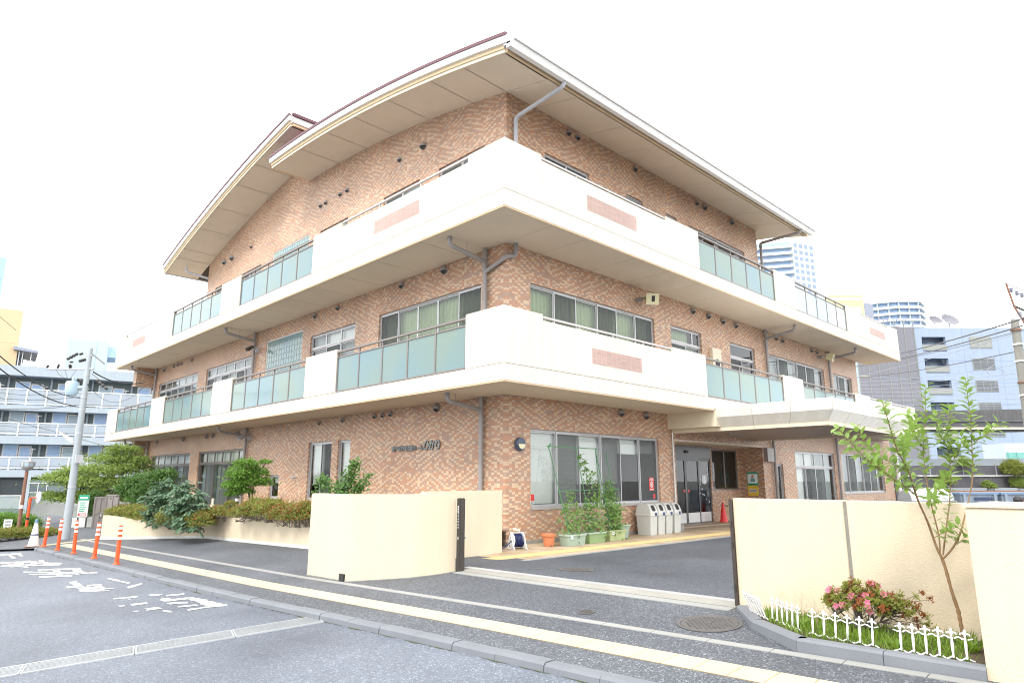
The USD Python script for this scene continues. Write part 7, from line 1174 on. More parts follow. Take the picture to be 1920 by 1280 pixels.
def trough(label, x, y, w, d, h, mat, stick=True):
    t = thing('planter', label, 'planter', (x, y, 0.012)); m = M(); r = 0.05; R8 = lambda hx, hy, z, r: [(x+sx*(hx-r)+r*math.cos(a), y+sy*(hy-r)+r*math.sin(a), 0.012+z) for sx, sy, a0 in ((1, 1, 0), (-1, 1, math.pi/2), (-1, -1, math.pi), (1, -1, 1.5*math.pi)) for a in (a0, a0+math.pi/4, a0+math.pi/2)]
    m.hull(R8(w/2-0.045, d/2-0.035, 0, 0.03)+R8(w/2-0.015, d/2-0.015, h-0.02, 0.04)); put('trough', m, mat, t, smooth=35); m = M(); a, b, c_ = R8(w/2, d/2, h-0.035, 0.045), R8(w/2, d/2, h, 0.045), R8(w/2-0.025, d/2-0.025, h, 0.03); e = R8(w/2-0.025, d/2-0.025, h-0.04, 0.03); n = 12
    m.add(a+b+c_+e, [[k*n+i, k*n+(i+1) % n, (k+1)*n+(i+1) % n, (k+1)*n+i] for k in range(3) for i in range(n)]); put('rim', m, 'pot_rim' if mat != 'pot_olive' else mat, t, smooth=35); m = M(); m.add(R8(w/2-0.03, d/2-0.03, h-0.03, 0.03)+[(x, y, 0.012+h-0.03)], [[i, (i+1) % 12, 12] for i in range(12)]); put('soil', m, 'soil', t)
    if stick: m = M(); m.box(x-w*0.36, x-w*0.26, y-d/2-0.002, y-d/2+0.03, 0.012+h*0.62, 0.012+h*0.86); put('sticker', m, 'paper', t); m = M(); m.box(x-w*0.35, x-w*0.29, y-d/2-0.004, y-d/2, 0.012+h*0.72, 0.012+h*0.82); put('sticker_mark', m, 'skip_lid', t)
trough('pale sage green plant trough beside the terracotta pot', 1.24, -0.93, 0.68, 0.34, 0.25, 'pot_sage'); trough('mid green plant trough in the middle of the three troughs', 2.08, -0.86, 0.68, 0.34, 0.25, 'pot_green', False); trough('yellowish green plant trough nearest the bins', 2.98, -0.78, 0.70, 0.34, 0.25, 'pot_olive')
pt = thing('plant_pot', 'sage green square pot behind the yellowish trough', 'plant pot', (3.62, -0.5, 0.012)); m = M(); tap(m, 3.42, 3.84, -0.68, -0.30, 0.012, 0.33, 0.05); put('pot', m, 'pot_sage', pt); m = M(); m.cbox(3.40, 3.86, -0.70, -0.28, 0.31, 0.345, 0.008); put('rim', m, 'pot_rim', pt)
pt = thing('plant_pot', 'empty terracotta coloured pot beside the hose reel', 'plant pot', (0.66, -0.72, 0.012)); m = M(); m.lathe([(0, 0.0), (0.105, 0.0), (0.145, 0.22), (0.17, 0.225), (0.172, 0.27), (0.155, 0.272), (0.14, 0.2), (0, 0.19)], (0.66, -0.72, 0.012), 28); put('pot', m, 'terracotta', pt, smooth=35); m = M(); m.cyl((0.62, -0.838, 0.03), (0.62, -0.825, 0.03), 0.02, n=8); put('foot', m, 'rust', pt)
# trellis of green canes with netting
tl = thing('cane_trellis', 'green cane trellis leaning over the troughs in front of the wide window', 'trellis', (2.2, -0.65, 0)); zt = 2.26
def cane(a, b, nm='cane', r=0.011): m = M(); m.cyl(a, b, r, n=7); put(nm, m, 'cane_green', tl)
cane((1.10, -0.98, 0.2), (0.90, -0.52, zt+0.02)); cane((1.98, -0.92, 0.2), (1.92, -0.50, zt+0.02)); cane((2.78, -0.88, 0.2), (2.74, -0.46, zt+0.02)); cane((3.52, -0.55, 0.25), (3.24, -0.42, 2.18)); cane((2.72, -0.60, 1.0), (2.78, -0.44, zt-0.05))
cane((0.86, -0.52, zt), (2.82, -0.46, zt), 'cross_cane', 0.012); cane((0.97, -0.74, 1.22), (3.55, -0.56, 1.245), 'cross_cane'); cane((1.55, -0.92, 0.52), (3.0, -0.80, 0.58), 'cross_cane'); cane((0.90, -0.52, 2.2), (0.95, -0.54, 2.32), 'cane_tip', 0.018)
nt = M(); nx, nz = 17, 16
for i in range(nx+1): u = i/nx; nt.tube([(1.0+1.75*u, -0.53+0.05*u, zt-0.02), (1.02+1.75*u, -0.75+0.04*u, 1.22), (1.1+1.72*u, -0.93+0.05*u, 0.35)], 0.0007, 3, False)
for j in range(nz+1): s = j/nz; z = zt-0.03-1.85*s; y = -0.53-0.40*s; nt.tube([(1.0+0.1*s, y, z), (1.9, y+0.02, z-0.02), (2.78, y+0.05, z)], 0.0007, 3, False)
put('netting', nt, 'string', tl); m = M(); m.tube([(0.5, -0.1, 2.28), (0.7, -0.3, 2.25), (0.9, -0.52, 2.25)], 0.0025, 4); put('tie_string', m, 'wire_pale', tl)
def vine(label, paths, n, L, seed, name='climbing_plant', cat='climbing plant', mat='leaf_vine', spread=0.115):
    q = np.random.default_rng(seed); b = paths[0][0]; t = thing(name, label, cat, (b[0], b[1], 0.24)); st, lf = M(), M()
    for P in paths:
        Q, l0 = smooth_path(P, 18); Q = Q+q.normal(size=Q.shape)*0.015; st.tube(Q, np.linspace(0.005, 0.002, 18), 4, False); k = int(n*l0)
        idx = q.uniform(0, 17, k); base = np.array([Q[int(i)]*(1-i % 1)+Q[min(17, int(i)+1)]*(i % 1) for i in idx]); off = q.normal(size=(k, 3))*spread*np.clip(1.25-idx/17, 0.18, 1)[:, None]; pos = base+off; d = off+q.normal(size=(k, 3))*0.04-[0, 0.03, 0.05]
        leaves(lf, pos, d, np.array([[0, -0.6, 0.8]]*k)+q.normal(size=(k, 3))*0.4, L*q.uniform(0.7, 1.2, k), L*0.9*q.uniform(0.8, 1.1, k), 0.12)
    put('stems', st, 'cane_green', t); put('foliage', lf, mat, t)
vine('low bushy climbing plant in the sage trough, left of the trellis', [[(1.15, -0.93, 0.24), (1.12, -0.9, 0.55), (1.05, -0.85, 0.95)], [(1.38, -0.93, 0.24), (1.42, -0.9, 0.6), (1.3, -0.82, 0.95), (1.35, -0.75, 1.2)], [(1.22, -0.95, 0.24), (1.25, -0.95, 0.55)], [(1.48, -0.9, 0.24), (1.52, -0.9, 0.7), (1.55, -0.85, 0.95)]], 130, 0.074, 31)
vine('tall climbing vine in the middle trough reaching the top of the trellis', [[(1.9, -0.86, 0.24), (1.92, -0.84, 0.7), (2.0, -0.75, 1.05)], [(2.15, -0.86, 0.24), (2.2, -0.82, 0.7), (2.4, -0.72, 1.2), (2.3, -0.65, 1.5), (2.2, -0.6, 1.75), (2.05, -0.55, 2.0), (1.98, -0.53, 2.12)], [(2.3, -0.88, 0.24), (2.35, -0.9, 0.45)], [(2.05, -0.88, 0.24), (2.1, -0.86, 0.8), (2.3, -0.75, 1.1)]], 135, 0.080, 32)
vine('dense climbing plant in the yellowish trough on the right of the trellis', [[(2.8, -0.78, 0.24), (2.78, -0.75, 0.7), (2.8, -0.68, 1.1)], [(3.0, -0.78, 0.24), (2.95, -0.74, 0.75), (3.05, -0.66, 1.2), (3.05, -0.6, 1.5)], [(3.1, -0.78, 0.24), (3.15, -0.72, 0.8), (3.2, -0.6, 1.25)], [(3.2, -0.76, 0.24), (3.35, -0.66, 0.55), (3.4, -0.6, 0.85)], [(2.9, -0.82, 0.24), (2.92, -0.8, 0.9)]], 150, 0.084, 33)
vine('dark green upright shrub growing behind the low cream wall in front of the paired windows', [[(-4.093, 1.086, 1.155), (-4.104, 1.030, 1.384), (-4.132, 1.002, 1.571)], [(-4.039, 0.889, 1.157), (-4.069, 0.843, 1.415), (-4.117, 0.854, 1.539)], [(-3.896, 0.606, 1.159), (-3.917, 0.369, 1.548), (-3.892, 0.261, 1.833)], [(-3.806, 0.518, 1.159), (-3.838, 0.271, 1.619), (-3.828, 0.178, 1.904)], [(-3.801, 0.369, 1.162), (-3.703, 0.202, 1.406), (-3.674, -0.023, 1.588)], [(-3.986, 0.694, 1.159), (-3.977, 0.613, 1.405)], [(-3.859, 0.569, 1.159), (-3.904, 0.523, 1.467)], [(-3.686, 0.401, 1.159), (-3.675, 0.323, 1.385)]], 330, 0.062, 41, 'upright_shrub', 'shrub', 'leaf_dark', 0.085)
# hose reel
hr = thing('hose_reel', 'white hose reel wound with dark blue hose at the foot of the brick corner', 'hose reel', (-0.25, -0.62, 0.012)); c = np.array([-0.25, -0.62, 0.19]); e1 = np.array([0.94, -0.34, 0]); e2 = np.array([-0.34, -0.94, 0])
m = M(); m.cyl(c-e1*0.1, c+e1*0.1, 0.06, n=14); 
for s in (-1, 1): m.cyl(c+e1*0.115*s, c+e1*0.13*s, 0.15, n=24)
put('drum', m, 'white', hr); m = M()
for L_, r_ in ((0, 0.085), (1, 0.11), (2, 0.132)): m.tube([c+e1*(-0.10+0.2*k/143*1.0)+r_*(e2*math.cos(k*0.2618)+np.array([0, 0, 1.0])*math.sin(k*0.2618)) for k in range(144)], 0.0115, 6)
put('hose_coil', m, 'hose', hr, smooth=True); m = M()
for s in (-1, 1): m.tube([c+e1*0.15*s+e2*0.17-[0, 0, 0.165], c+e1*0.15*s+[0, 0, 0.16], c+e1*0.15*s-e2*0.14-[0, 0, 0.165]], 0.014, 8); m.cyl(c+e1*0.15*s+e2*0.2-[0, 0, 0.168], c+e1*0.15*s-e2*0.18-[0, 0, 0.168], 0.013, n=8)
m.cyl(c+e1*0.15+[0, 0, 0.16], c-e1*0.15+[0, 0, 0.16], 0.014, n=8); put('stand', m, 'white', hr); m = M(); m.cyl(c+e1*0.05+[0, 0, 0.2], c-e1*0.1+e2*0.05+[0, 0, 0.24], 0.03, n=10); put('nozzle', m, 'trim_cream', hr)
m = M(); m.tube(smooth_path([c-e1*0.12+[0, 0, 0.0], c-e1*0.3-[0, 0, 0.15], (-0.72, -0.6, 0.03), (-0.9, -0.72, 0.1), (-0.98, -0.78, 0.35)], 24)[0], 0.011, 7); put('feed_hose', m, 'hose', hr, smooth=True)
# ---------------------------------------------------------------- background, left: apartment block and buildings above it
A_ = Fr((-2.42, 54.83), (0.949, -0.316), (-0.316, -0.949))
apt = thing('apartment_block', 'long grey tiled apartment block with pale blue balcony bands behind the utility pole', 'building', (3, 53, 0))
m = M(); A_.box(m, -16, 17, -10, -1.5, -4, 9.9); put('wall', m, 'apt_wall', apt); m = M(); A_.box(m, -16, 17, -10, 0.0, 9.82, 10.62); put('roof_band', m, 'apt_band', apt)
m = M(); A_.box(m, -16, -0.6, -1.5, -0.02, -4, 1.5); A_.box(m, 1.9, 17, -1.5, -0.02, -4, 1.5); A_.box(m, -0.6, 1.9, -1.5, -0.02, -4, -0.7); put('ground_wall', m, 'apt_wall', apt)
m = M(); A_.box(m, -0.6, 1.9, -1.5, -1.45, -0.7, 1.5); put('dark_bay', m, 'apt_dark', apt); m = M(); A_.box(m, -0.6, 1.5, -0.1, -0.05, -0.75, 0.3); put('bay_screen', m, 'frosted_pale', apt)
m = M(); A_.box(m, -0.6, 1.55, -0.05, 0.0, 0.27, 0.33); A_.box(m, 1.47, 1.55, -0.05, 0.0, -0.75, 0.3); put('bay_rail', m, 'white', apt)
m = M(); A_.box(m, 1.75, 2.0, -0.02, 0.06, -3, 1.75); put('rain_pipe', m, 'apt_band', apt)
m = M(); A_.box(m, 1.95, 3.15, -0.03, 0.02, 0.5, 1.28); wn_ = put('window', m, 'white', apt)
for a, b in ((2.0, 2.52), (2.57, 3.1)): m = M(); A_.box(m, a, b, 0.02, 0.03, 0.56, 1.22); put('pane', m, 'apt_dark', wn_)
m = M(); A_.box(m, 3.75, 5.2, 0.0, 0.25, -3.5, -1.15); d_ = put('doorway', m, 'apt_band', apt); m = M(); A_.box(m, 4.25, 4.95, 0.25, 0.26, -3.5, -1.35); put('opening', m, 'dark', d_)
m = M(); A_.box(m, 3.62, 3.8, -0.02, 0.1, -1.1, -0.85); put('wall_light', m, 'white', apt)
for k, (zb0, zb1, zr0, zr1) in enumerate(((1.72, 2.28, 2.40, 3.33), (4.33, 4.98, 5.08, 6.05), (7.0, 7.44, 7.52, 8.76))):
    m = M(); A_.box(m, -16, 17, -1.5, 0.0, zb0, zb1); sl_ = put('balcony_band', m, 'apt_band', apt); rl = M(); A_.box(rl, -16, 17, -0.09, -0.02, zr1-0.07, zr1); A_.box(rl, -16, 17, -0.09, -0.03, zr0, zr0+0.06); put('balcony_rail', rl, 'white', apt)
    for j in range(-12, 14): m = M(); u = j*1.32+0.35+k*0.25; A_.box(m, u, u+0.10, -0.085, -0.015, zb1, zr1); put('rail_post', m, 'white', apt)
    m = M(); A_.box(m, -16, 17, -0.06, -0.05, zr0+0.06, zr1-0.07); put('balcony_screen', m, 'apt_screen', apt)
    for j in range(-4, 6):
        u = j*2.95-0.30+0.1*k; zt_ = zb1+2.05 if k < 2 else zb1+2.0
        for off, w, hi in ((-0.15, 1.05, 0.06), (0.95, 0.85, -0.10)):
            m = M(); A_.box(m, u+off, u+off+w, -1.5, -1.44, zb1, zt_+hi); w_ = put('window', m, 'white', apt); m = M(); A_.box(m, u+off+0.09, u+off+w-0.09, -1.44, -1.43, zb1+0.1, zt_+hi-0.09); put('pane', m, ['apt_curtain', 'apt_curtain', 'pale_blue', 'apt_curtain'][rng.integers(4)] if (j, off) != (0, 0.0) else 'apt_curtain', w_)
        m = M(); A_.box(m, u+2.3, u+2.42, -1.5, -1.3, zb1, zt_+0.75); put('rain_pipe', m, 'apt_band', apt)
        m = M(); A_.box(m, u+1.95, u+2.0, -0.8, -0.75, zb1, zt_-0.3); A_.box(m, u+1.7, u+2.2, -0.8, -0.76, zt_-0.4, zt_-0.36); put('drying_pole', m, 'white', apt)
def block(name, label, F, u0, u1, v0, z0, z1, mat, wins=(), wmat='tower_blue'):
    c = F.P((u0+u1)/2, 0, z0); t = thing(name, label, 'building', c); m = M(); F.box(m, u0, u1, v0, 0, z0, z1); put('wall', m, mat, t)
    for (a, b, c0, c1) in wins: m = M(); F.box(m, a, b, 0.0, 0.06, c0, c1); put('window', m, wmat, t)
    return t
Pf = Fr((6.704, 78.780, 1.479), (0.975, -0.222), (-0.222, -0.975)); t = block('pale_building', 'pale blue windowless rooftop block above the apartment block, behind the pole top', Pf, -1.68, 2.43, -8, -4, 17.75, 'pale_blue')
m = M(); Pf.box(m, 2.43, 3.64, -5, -0.8, 16.0, 17.3); put('side_duct', m, 'apt_curtain', t); m = M()
for k in range(4): m = M(); Pf.box(m, 1.2+k*1.2, 1.23+k*1.2, 0, 0.02, 11, 17.7); put('panel_joint', m, 'tower_blue', t)
Of = Fr((1.739, 73.632, 1.478), (0.992, -0.125), (-0.125, -0.992)); t = block('ochre_building', 'ochre building at the left edge with a flat canopy roof beside it', Of, -14, -1.96, -10, -4, 19.1, 'ochre'); m = M(); Of.box(m, -14, -2.01, 0.0, 0.02, 15.6, 15.65); put('panel_joint', m, 'trim_tan', t)
m = M(); m.hexa([Of.P(u, v, z) for z0_, pts in ((0, None),) for u, v, z in ((-2.32, -6, 14.85), (-0.19, -6, 14.65), (-0.19, 0.5, 14.65), (-2.32, 0.5, 14.85), (-2.32, -6, 15.2), (-0.19, -6, 14.9), (-0.19, 0.5, 14.9), (-2.32, 0.5, 15.2))]); put('canopy_roof', m, 'tower_grey', t)
m = M(); Of.box(m, -2.14, -1.34, -4, -3.8, 9, 14.8); put('canopy_wall', m, 'tower_grey', t)
for u in (-1.83, -1.52, -0.79): m = M(); Of.box(m, u, u+0.08, -0.2, -0.1, 9, 14.8); put('canopy_post', m, 'white', t)
Tf = Fr((9.909, 197.166, 1.496), (0.992, -0.125), (-0.125, -0.992)); block('blue_tower', 'tall pale blue tower cut by the left edge of the picture', Tf, -40, 0, -14, -4, 57.8, 'tower_cyan', [(-14, -0.6, 46.8+k*4.6, 47.9+k*4.6) for k in range(2)], 'tower_blue')
# ---------------------------------------------------------------- background, right
Bf = Fr((85.64, 15.81), (0.714, -0.70), (-0.70, -0.714))
bb_ = thing('blue_building', 'light blue building with recessed balconies and window bands beyond the railway', 'building', (90, 10, 0)); u_b = [(4.95+0.03*k, 8.15, 17.55-2.93*k+0.9, 17.55-2.93*k+2.75) for k in range(6)]
pg = sbox(3.9, -3, 26, 21.55).difference(unary_union([sbox(a, b0_, b, b1_) for a, b, b0_, b1_ in u_b])); m = M(); Bf.prism(m, pg, -0.5, 0.0); put('wall', m, 'blue_wall', bb_); m = M(); Bf.box(m, 3.9, 26, -9, -2.0, -3, 21.5); Bf.box(m, 3.9, 26, -2.0, -0.5, 21.3, 21.5); put('core_wall', m, 'blue_wall', bb_)
for (a, b, z0, z1) in u_b:
    m = M(); Bf.box(m, a, b, -1.9, 0.0, z0-0.15, z0-0.01); bl_ = put('balcony_floor', m, 'blue_dark', bb_); m = M(); Bf.box(m, a, b, -0.05, 0.05, z0, z0+0.75); put('balcony_screen', m, 'win_blind', bl_); m = M(); Bf.box(m, a+1.9, b-0.3, -1.99, -1.95, z0, z1-0.3); put('balcony_door', m, 'pale_blue', bl_); m = M(); Bf.box(m, a+0.7, a+1.3, -1.99, -1.9, z0, z1-0.2); put('balcony_door', m, 'dark', bl_)
    m = M(); Bf.box(m, a+0.02, b-0.02, -0.03, 0.07, z0+0.75, z0+0.82); put('balcony_rail', m, 'tower_grey', bl_)
m = M(); Bf.box(m, 6.3, 7.0, -1.2, -0.6, 15.7, 16.4); put('air_unit', m, 'white', bb_)
for k in range(7):
    z0, z1 = 18.75-2.93*k, 20.3-2.93*k; m = M(); Bf.box(m, 11.3, 14.25, -0.02, 0.06, z0, z1); w_ = put('window', m, 'win_blind', bb_)
    for j in range(3): m = M(); Bf.box(m, 11.4+j*0.96, 12.28+j*0.96, 0.06, 0.08, z0+0.1, z0+0.98); put('pane', m, 'win_blind' if k == 0 else 'win_grey', w_); m = M(); Bf.box(m, 11.4+j*0.96, 12.28+j*0.96, 0.06, 0.08, z0+1.05, z1-0.08); put('pane', m, 'win_blind' if k == 0 else 'win_grey', w_)
for z in (17.0, 14.1, 11.2, 8.3, 5.3): m = M(); Bf.box(m, 8.3, 26, 0.0, 0.012, z, z+0.04); put('panel_joint', m, 'blue_dark', bb_)
for u in (10.4, 15.1, 17.3): m = M(); Bf.box(m, u, u+0.04, 0.0, 0.012, -3, 21.5); put('panel_joint', m, 'blue_dark', bb_)
m = M(); Bf.box(m, 3.9, 26, -9, -4, 21.5, 21.8); put('parapet', m, 'white', bb_)
for u, r in ((8.6, 0.85), (10.6, 1.15)):
    m = M(); m.lathe([(0, 0), (r*0.6, 0.12), (r, 0.4)], n=20); v, f = m.arr(); p0 = Bf.P(u, -2.5, 23.0); d1 = np.array([-0.5, -0.6, 0.62]); d1 /= np.linalg.norm(d1); s1 = np.cross(d1, [0, 0, 1]); s1 /= np.linalg.norm(s1); s2 = np.cross(s1, d1)
    dd = put('roof_dish', (p0+v[:, :1]*s1+v[:, 1:2]*s2+v[:, 2:]*d1, f), 'mesh_grey', bb_); m = M(); m.cyl(p0, p0-[0, 0, 1.6], 0.12, n=6); put('dish_mast', m, 'white', dd)
m = M(); Bf.box(m, 9.0, 16.4, -4.0, -3.9, 23.6, 23.75)
for u in (9.0, 12.0, 16.3): Bf.box(m, u, u+0.1, -4.0, -3.9, 21.5, 23.7)
put('roof_rail', m, 'white', bb_)
ms_ = thing('scaffold_screen', 'grey mesh scaffold screen wrapped around the left side of the blue building', 'scaffold', (84, 15, 8)); sv = np.array([0.05, 0.0])
Sc = Fr(Bf.P(3.9, 0.1, 0)[:2], (-0.90, 0.436), (-0.436, -0.90))
for i in range(6):
    for j in range(7):
        m = M(); Sc.box(m, i*1.7+0.02, i*1.7+1.66, 0, 0.05, -3+j*3.5+0.05, min(22.2, -3+(j+1)*3.5)-0.02); put('mesh_sheet', m, 'mesh_grey', ms_)
m = M()
for i in range(7): Sc.box(m, i*1.7-0.04, i*1.7+0.04, 0.05, 0.12, -3, 22.6)
put('scaffold_tube', m, 'win_blind', ms_)
for i in range(7): m = M(); m.cyl(Sc.P(i*1.5+0.3, 0.1, 21.6), Sc.P(i*1.5+0.3, 0.6, 22.4), 0.06, n=5); put('hook', m, 'tower_grey', ms_)
gb = block('grey_side_building', 'pale building with small shuttered windows between the brick building and the scaffold screen', Fr(Sc.P(10.2, 0, 0)[:2], (-0.90, 0.436), (-0.436, -0.90)), 0, 9, -6, -3, 20.0, 'pale_blue', [(0.6, 2.2, 11+k*4.2, 13+k*4.2) for k in range(-3, 2)], 'tower_grey')
def tower(name, label, O_, u0, uc, u1, zt_, nrow, pitch, ncol):
    t = thing(name, label, 'building', O_(uc, 0, 0)); F1 = Fr(O_(uc, 0, 0)[:2], (0.94, -0.35), (-0.35, -0.94)); wL = uc-u0; wR = (u1-uc)*1.04
    F0 = Fr(O_(uc, 0, 0)[:2], (-0.52, 0.854), (-0.854, -0.52)); m = M(); F1.box(m, 0, wR, -18, 0, -5, zt_); put('wall', m, 'tower_white', t); m = M(); F0.box(m, 0, wL*1.1, -14, -0.9, -5, zt_-0.5); put('wall', m, 'tower_white', t)
    for r in range(nrow):
        z = zt_-1.2-(r+1)*pitch; m = M(); F0.box(m, 0.4, wL*1.1, -0.9, 0.7, z, z+1.15); put('balcony', m, 'tower_white', t); m = M(); F0.box(m, 1.2, wL*1.1, -0.88, -0.8, z+1.15, z+pitch-0.15); put('window', m, 'tower_blue', t)
        for c in range(ncol): a = 0.7+c*wR/ncol; m = M(); F1.box(m, a, a+wR/ncol*0.62, 0.0, 0.05, z+0.55, z+2.25); put('window', m, 'tower_window', t)
    return t
T1O = lambda u, v, z: np.array([253.64+0.714*u-0.70*v, 115.87-0.70*u-0.714*v, z])
tower('residential_tower', 'white residential tower rising behind the right end of the roof', T1O, 6.0, 23.0, 35.2, 105.5, 13, 2.97, 4)
T2O = lambda u, v, z: np.array([344.08+0.714*u-0.70*v, 98.83-0.70*u-0.714*v, z])
t2 = thing('residential_tower', 'distant pale tower with stacked curved balconies above the blue building', 'building', T2O(25, 0, 0)); F2 = Fr(T2O(0, 0, 0)[:2], (0.714, -0.70), (-0.70, -0.714))
sec = [(4, -7), (20, 0), (32, 0), (39.8, -9), (39.8, -25), (4, -25)]
def ring_slab(m, z0, z1, ins): m.prism(Polygon(sec).buffer(-ins, join_style=2) if ins else Polygon(sec), z0, z1, lambda u, v, d: F2.P(u, v, d))
m = M(); ring_slab(m, -5, 92.3, 1.6); put('wall', m, 'tower_blue', t2)
for r in range(9):
    z = 91.9-r*3.3; m = M(); ring_slab(m, z-1.25, z, 0); put('balcony', m, 'tower_white', t2)
    for u in (8, 12, 16.5, 21, 26, 31): m = M(); v_ = -7+(u-4)*7/16 if u < 20 else 0; F2.box(m, u, u+0.35, v_-1.2, v_-0.3, z-3.3, z-1.25); put('balcony_fin', m, 'tower_white', t2)
for u in (5, 11, 25, 33): m = M(); m.cyl(F2.P(u, -10, 92), F2.P(u, -10, 94.5), 0.25, n=6); put('roof_mast', m, 'tower_grey', t2)
Yf = Fr((138.15, 43.05), (0.714, -0.70), (-0.70, -0.714)); yb = block('yellow_building', 'yellow building with a pale sign strip above the upper balcony end', Yf, 2.5, 10.1, -10, -5, 42.0, 'yellow_wall'); m = M(); Yf.box(m, 3.6, 9.4, 0.0, 0.1, 37.6, 39.2); put('sign_strip', m, 'paper', yb); m = M(); Yf.box(m, 2.5, 10.1, 0.0, 0.08, 40.9, 41.4); put('band', m, 'white', yb)
block('dark_rooftop_block', 'dark grey rooftop block right of the yellow building', Fr(Yf.P(10.5, -1, 0)[:2], (0.95, -0.31), (-0.31, -0.95)), 0, 3.3, -6, -5, 40.6, 'tower_grey')
# railway: platform roof, fences, pole, wires
Kf = Fr((43.92, 3.75), (0.714, -0.70), (-0.70, -0.714))
st_ = thing('platform_roof', 'corrugated grey platform roof edge beyond the young tree', 'roof', (46, 0, 6)); m = M(); n = 110
V = []; 
for i in range(n+1): u = -3+17*i/n; w = 0.035*(1 if i % 2 else -1); V += [Kf.P(u, w, 5.72), Kf.P(u, w, 6.45+0.02*u), Kf.P(u, -6, 6.75+0.02*u)]
m.add(V, [[i*3+j, (i+1)*3+j, (i+1)*3+j+1, i*3+j+1] for i in range(n) for j in range(2)]); put('corrugated_sheet', m, 'roof_grey', st_); m = M(); Kf.box(m, -3, 14, -6, -0.1, 5.35, 5.72); put('soffit', m, 'black_fence', st_); m = M(); Kf.box(m, -3, 14, -0.15, -0.05, 5.15, 5.3); put('beam', m, 'trim_cream', st_)
rf = thing('railway_fence', 'dark grey noise fence with pale posts along the railway', 'fence', (46, 0, 2)); 
for k in range(7): m = M(); Kf.box(m, -3+k*2.4, -0.66+k*2.4, -0.05, 0, 1.85, 2.52); put('fence_panel', m, 'black_fence', rf); m = M(); Kf.box(m, -0.66+k*2.4, -0.6+k*2.4, -0.08, 0.04, 1.8, 2.56); put('fence_post', m, 'wire_pale', rf)
m = M(); Kf.box(m, -3, 14, 0.05, 0.12, 1.76, 1.82); put('top_rail', m, 'white', rf); m = M(); Kf.box(m, -3, 14, -0.1, 0.02, 0.95, 1.78); put('lower_screen', m, 'black_fence', rf)
m = M(); Kf.box(m, -4, 15, -3.2, -2.8, -2, 3.1); t = thing('railway_wall', 'long white wall behind the dark railway fence', 'wall', (46, 0, 2)); put('wall_body', m, 'tower_white', t)
m = M(); Kf.box(m, -6, 18, 0.3, 1.2, -1.0, 0.75); t = thing('embankment_wall', 'low rusty brown track bed wall behind the skips', 'wall', (46, 0, 0)); put('wall_body', m, 'rust', t)
for k, (u, z, r, lab) in enumerate(((2.4, 1.5, 0.42, 'green weeds growing left of the skips by the railway'), (7.4, 2.2, 0.75, 'leafy bush climbing over the railway fence at the right'), (3.9, 2.65, 0.4, 'small bush on top of the railway fence'), (7.6, 1.2, 0.5, 'weeds between the skips and the railway fence at the right'), (5.4, 1.1, 0.35, 'pale green weeds behind the first skip'))):
    hedge('railside_bush', lab, [(Kf.P(u, 0.6, z).tolist(), (r, r, r)), (Kf.P(u+r*0.9, 0.6, z-r*0.3).tolist(), (r*.8, r*.8, r*.7))], 110, 0.09, [('leaf_maple' if k != 1 else 'leaf_hedge', 1.0)], 'shrub')
wp = thing('white_pole', 'white steel pole standing right of the building end', 'pole', (27.75, -0.4, 0)); m = M(); m.cyl((27.7, -0.35, -0.1), (27.7, -0.35, 5.5), 0.09, n=12); put('shaft', m, 'fascia_white', wp, smooth=40); m = M(); m.box(27.6, 27.75, -0.48, -0.44, 2.0, 2.2); put('meter_box', m, 'pipe_light', wp)
Rp = Fr((26.84, -5.27), (0.714, -0.70), (-0.70, -0.714)); cp = thing('catenary_pole', 'tall concrete railway pole with insulators at the right edge', 'pole', Rp.P(1.1, 0, 0)); m = M(); m.cyl(Rp.P(0.98, 0, -1), Rp.P(1.21, 0, 8.95), 0.22, 0.17, 16); put('shaft', m, 'pole_dark', cp, smooth=40)
m = M(); m.tube([Rp.P(1.95, 0, 8.0), Rp.P(1.62, 0, 8.9), Rp.P(1.3, 0, 9.6), Rp.P(1.08, 0, 10.75)], 0.05, 6); put('bracket_arm', m, 'rust', cp); m = M(); m.cyl(Rp.P(1.0, 0, 10.75), Rp.P(2.6, 0, 10.1), 0.03, n=5); put('top_arm', m, 'pipe_light', cp); m = M(); m.cyl(Rp.P(1.25, 0, 9.65), Rp.P(2.8, 0, 8.9), 0.05, n=5); put('top_arm', m, 'dark_metal', cp); m = M(); m.cyl(Rp.P(1.12, 0, 8.9), Rp.P(1.15, 0, 9.6), 0.05, n=6); put('top_arm', m, 'pipe_light', cp)
for u, z in ((1.28, 10.4), (1.52, 10.25), (1.75, 10.15), (1.5, 9.2), (1.72, 9.0)): m = M(); m.tube([Rp.P(u, 0, z+0.12-0.05*k) for k in range(6)], [0.03, 0.11, 0.04, 0.11, 0.04, 0.02], 10); put('insulator', m, 'tower_grey', cp)
for z in (8.4, 7.7, 6.9, 5.9, 5.3): m = M(); m.cyl(Rp.P(0.98+0.023*(z+1), 0, z), Rp.P(0.98+0.023*(z+1), 0, z+0.07), 0.225, n=16); put('band', m, 'fascia_white' if z not in (8.4, 5.9) else 'rust', cp)
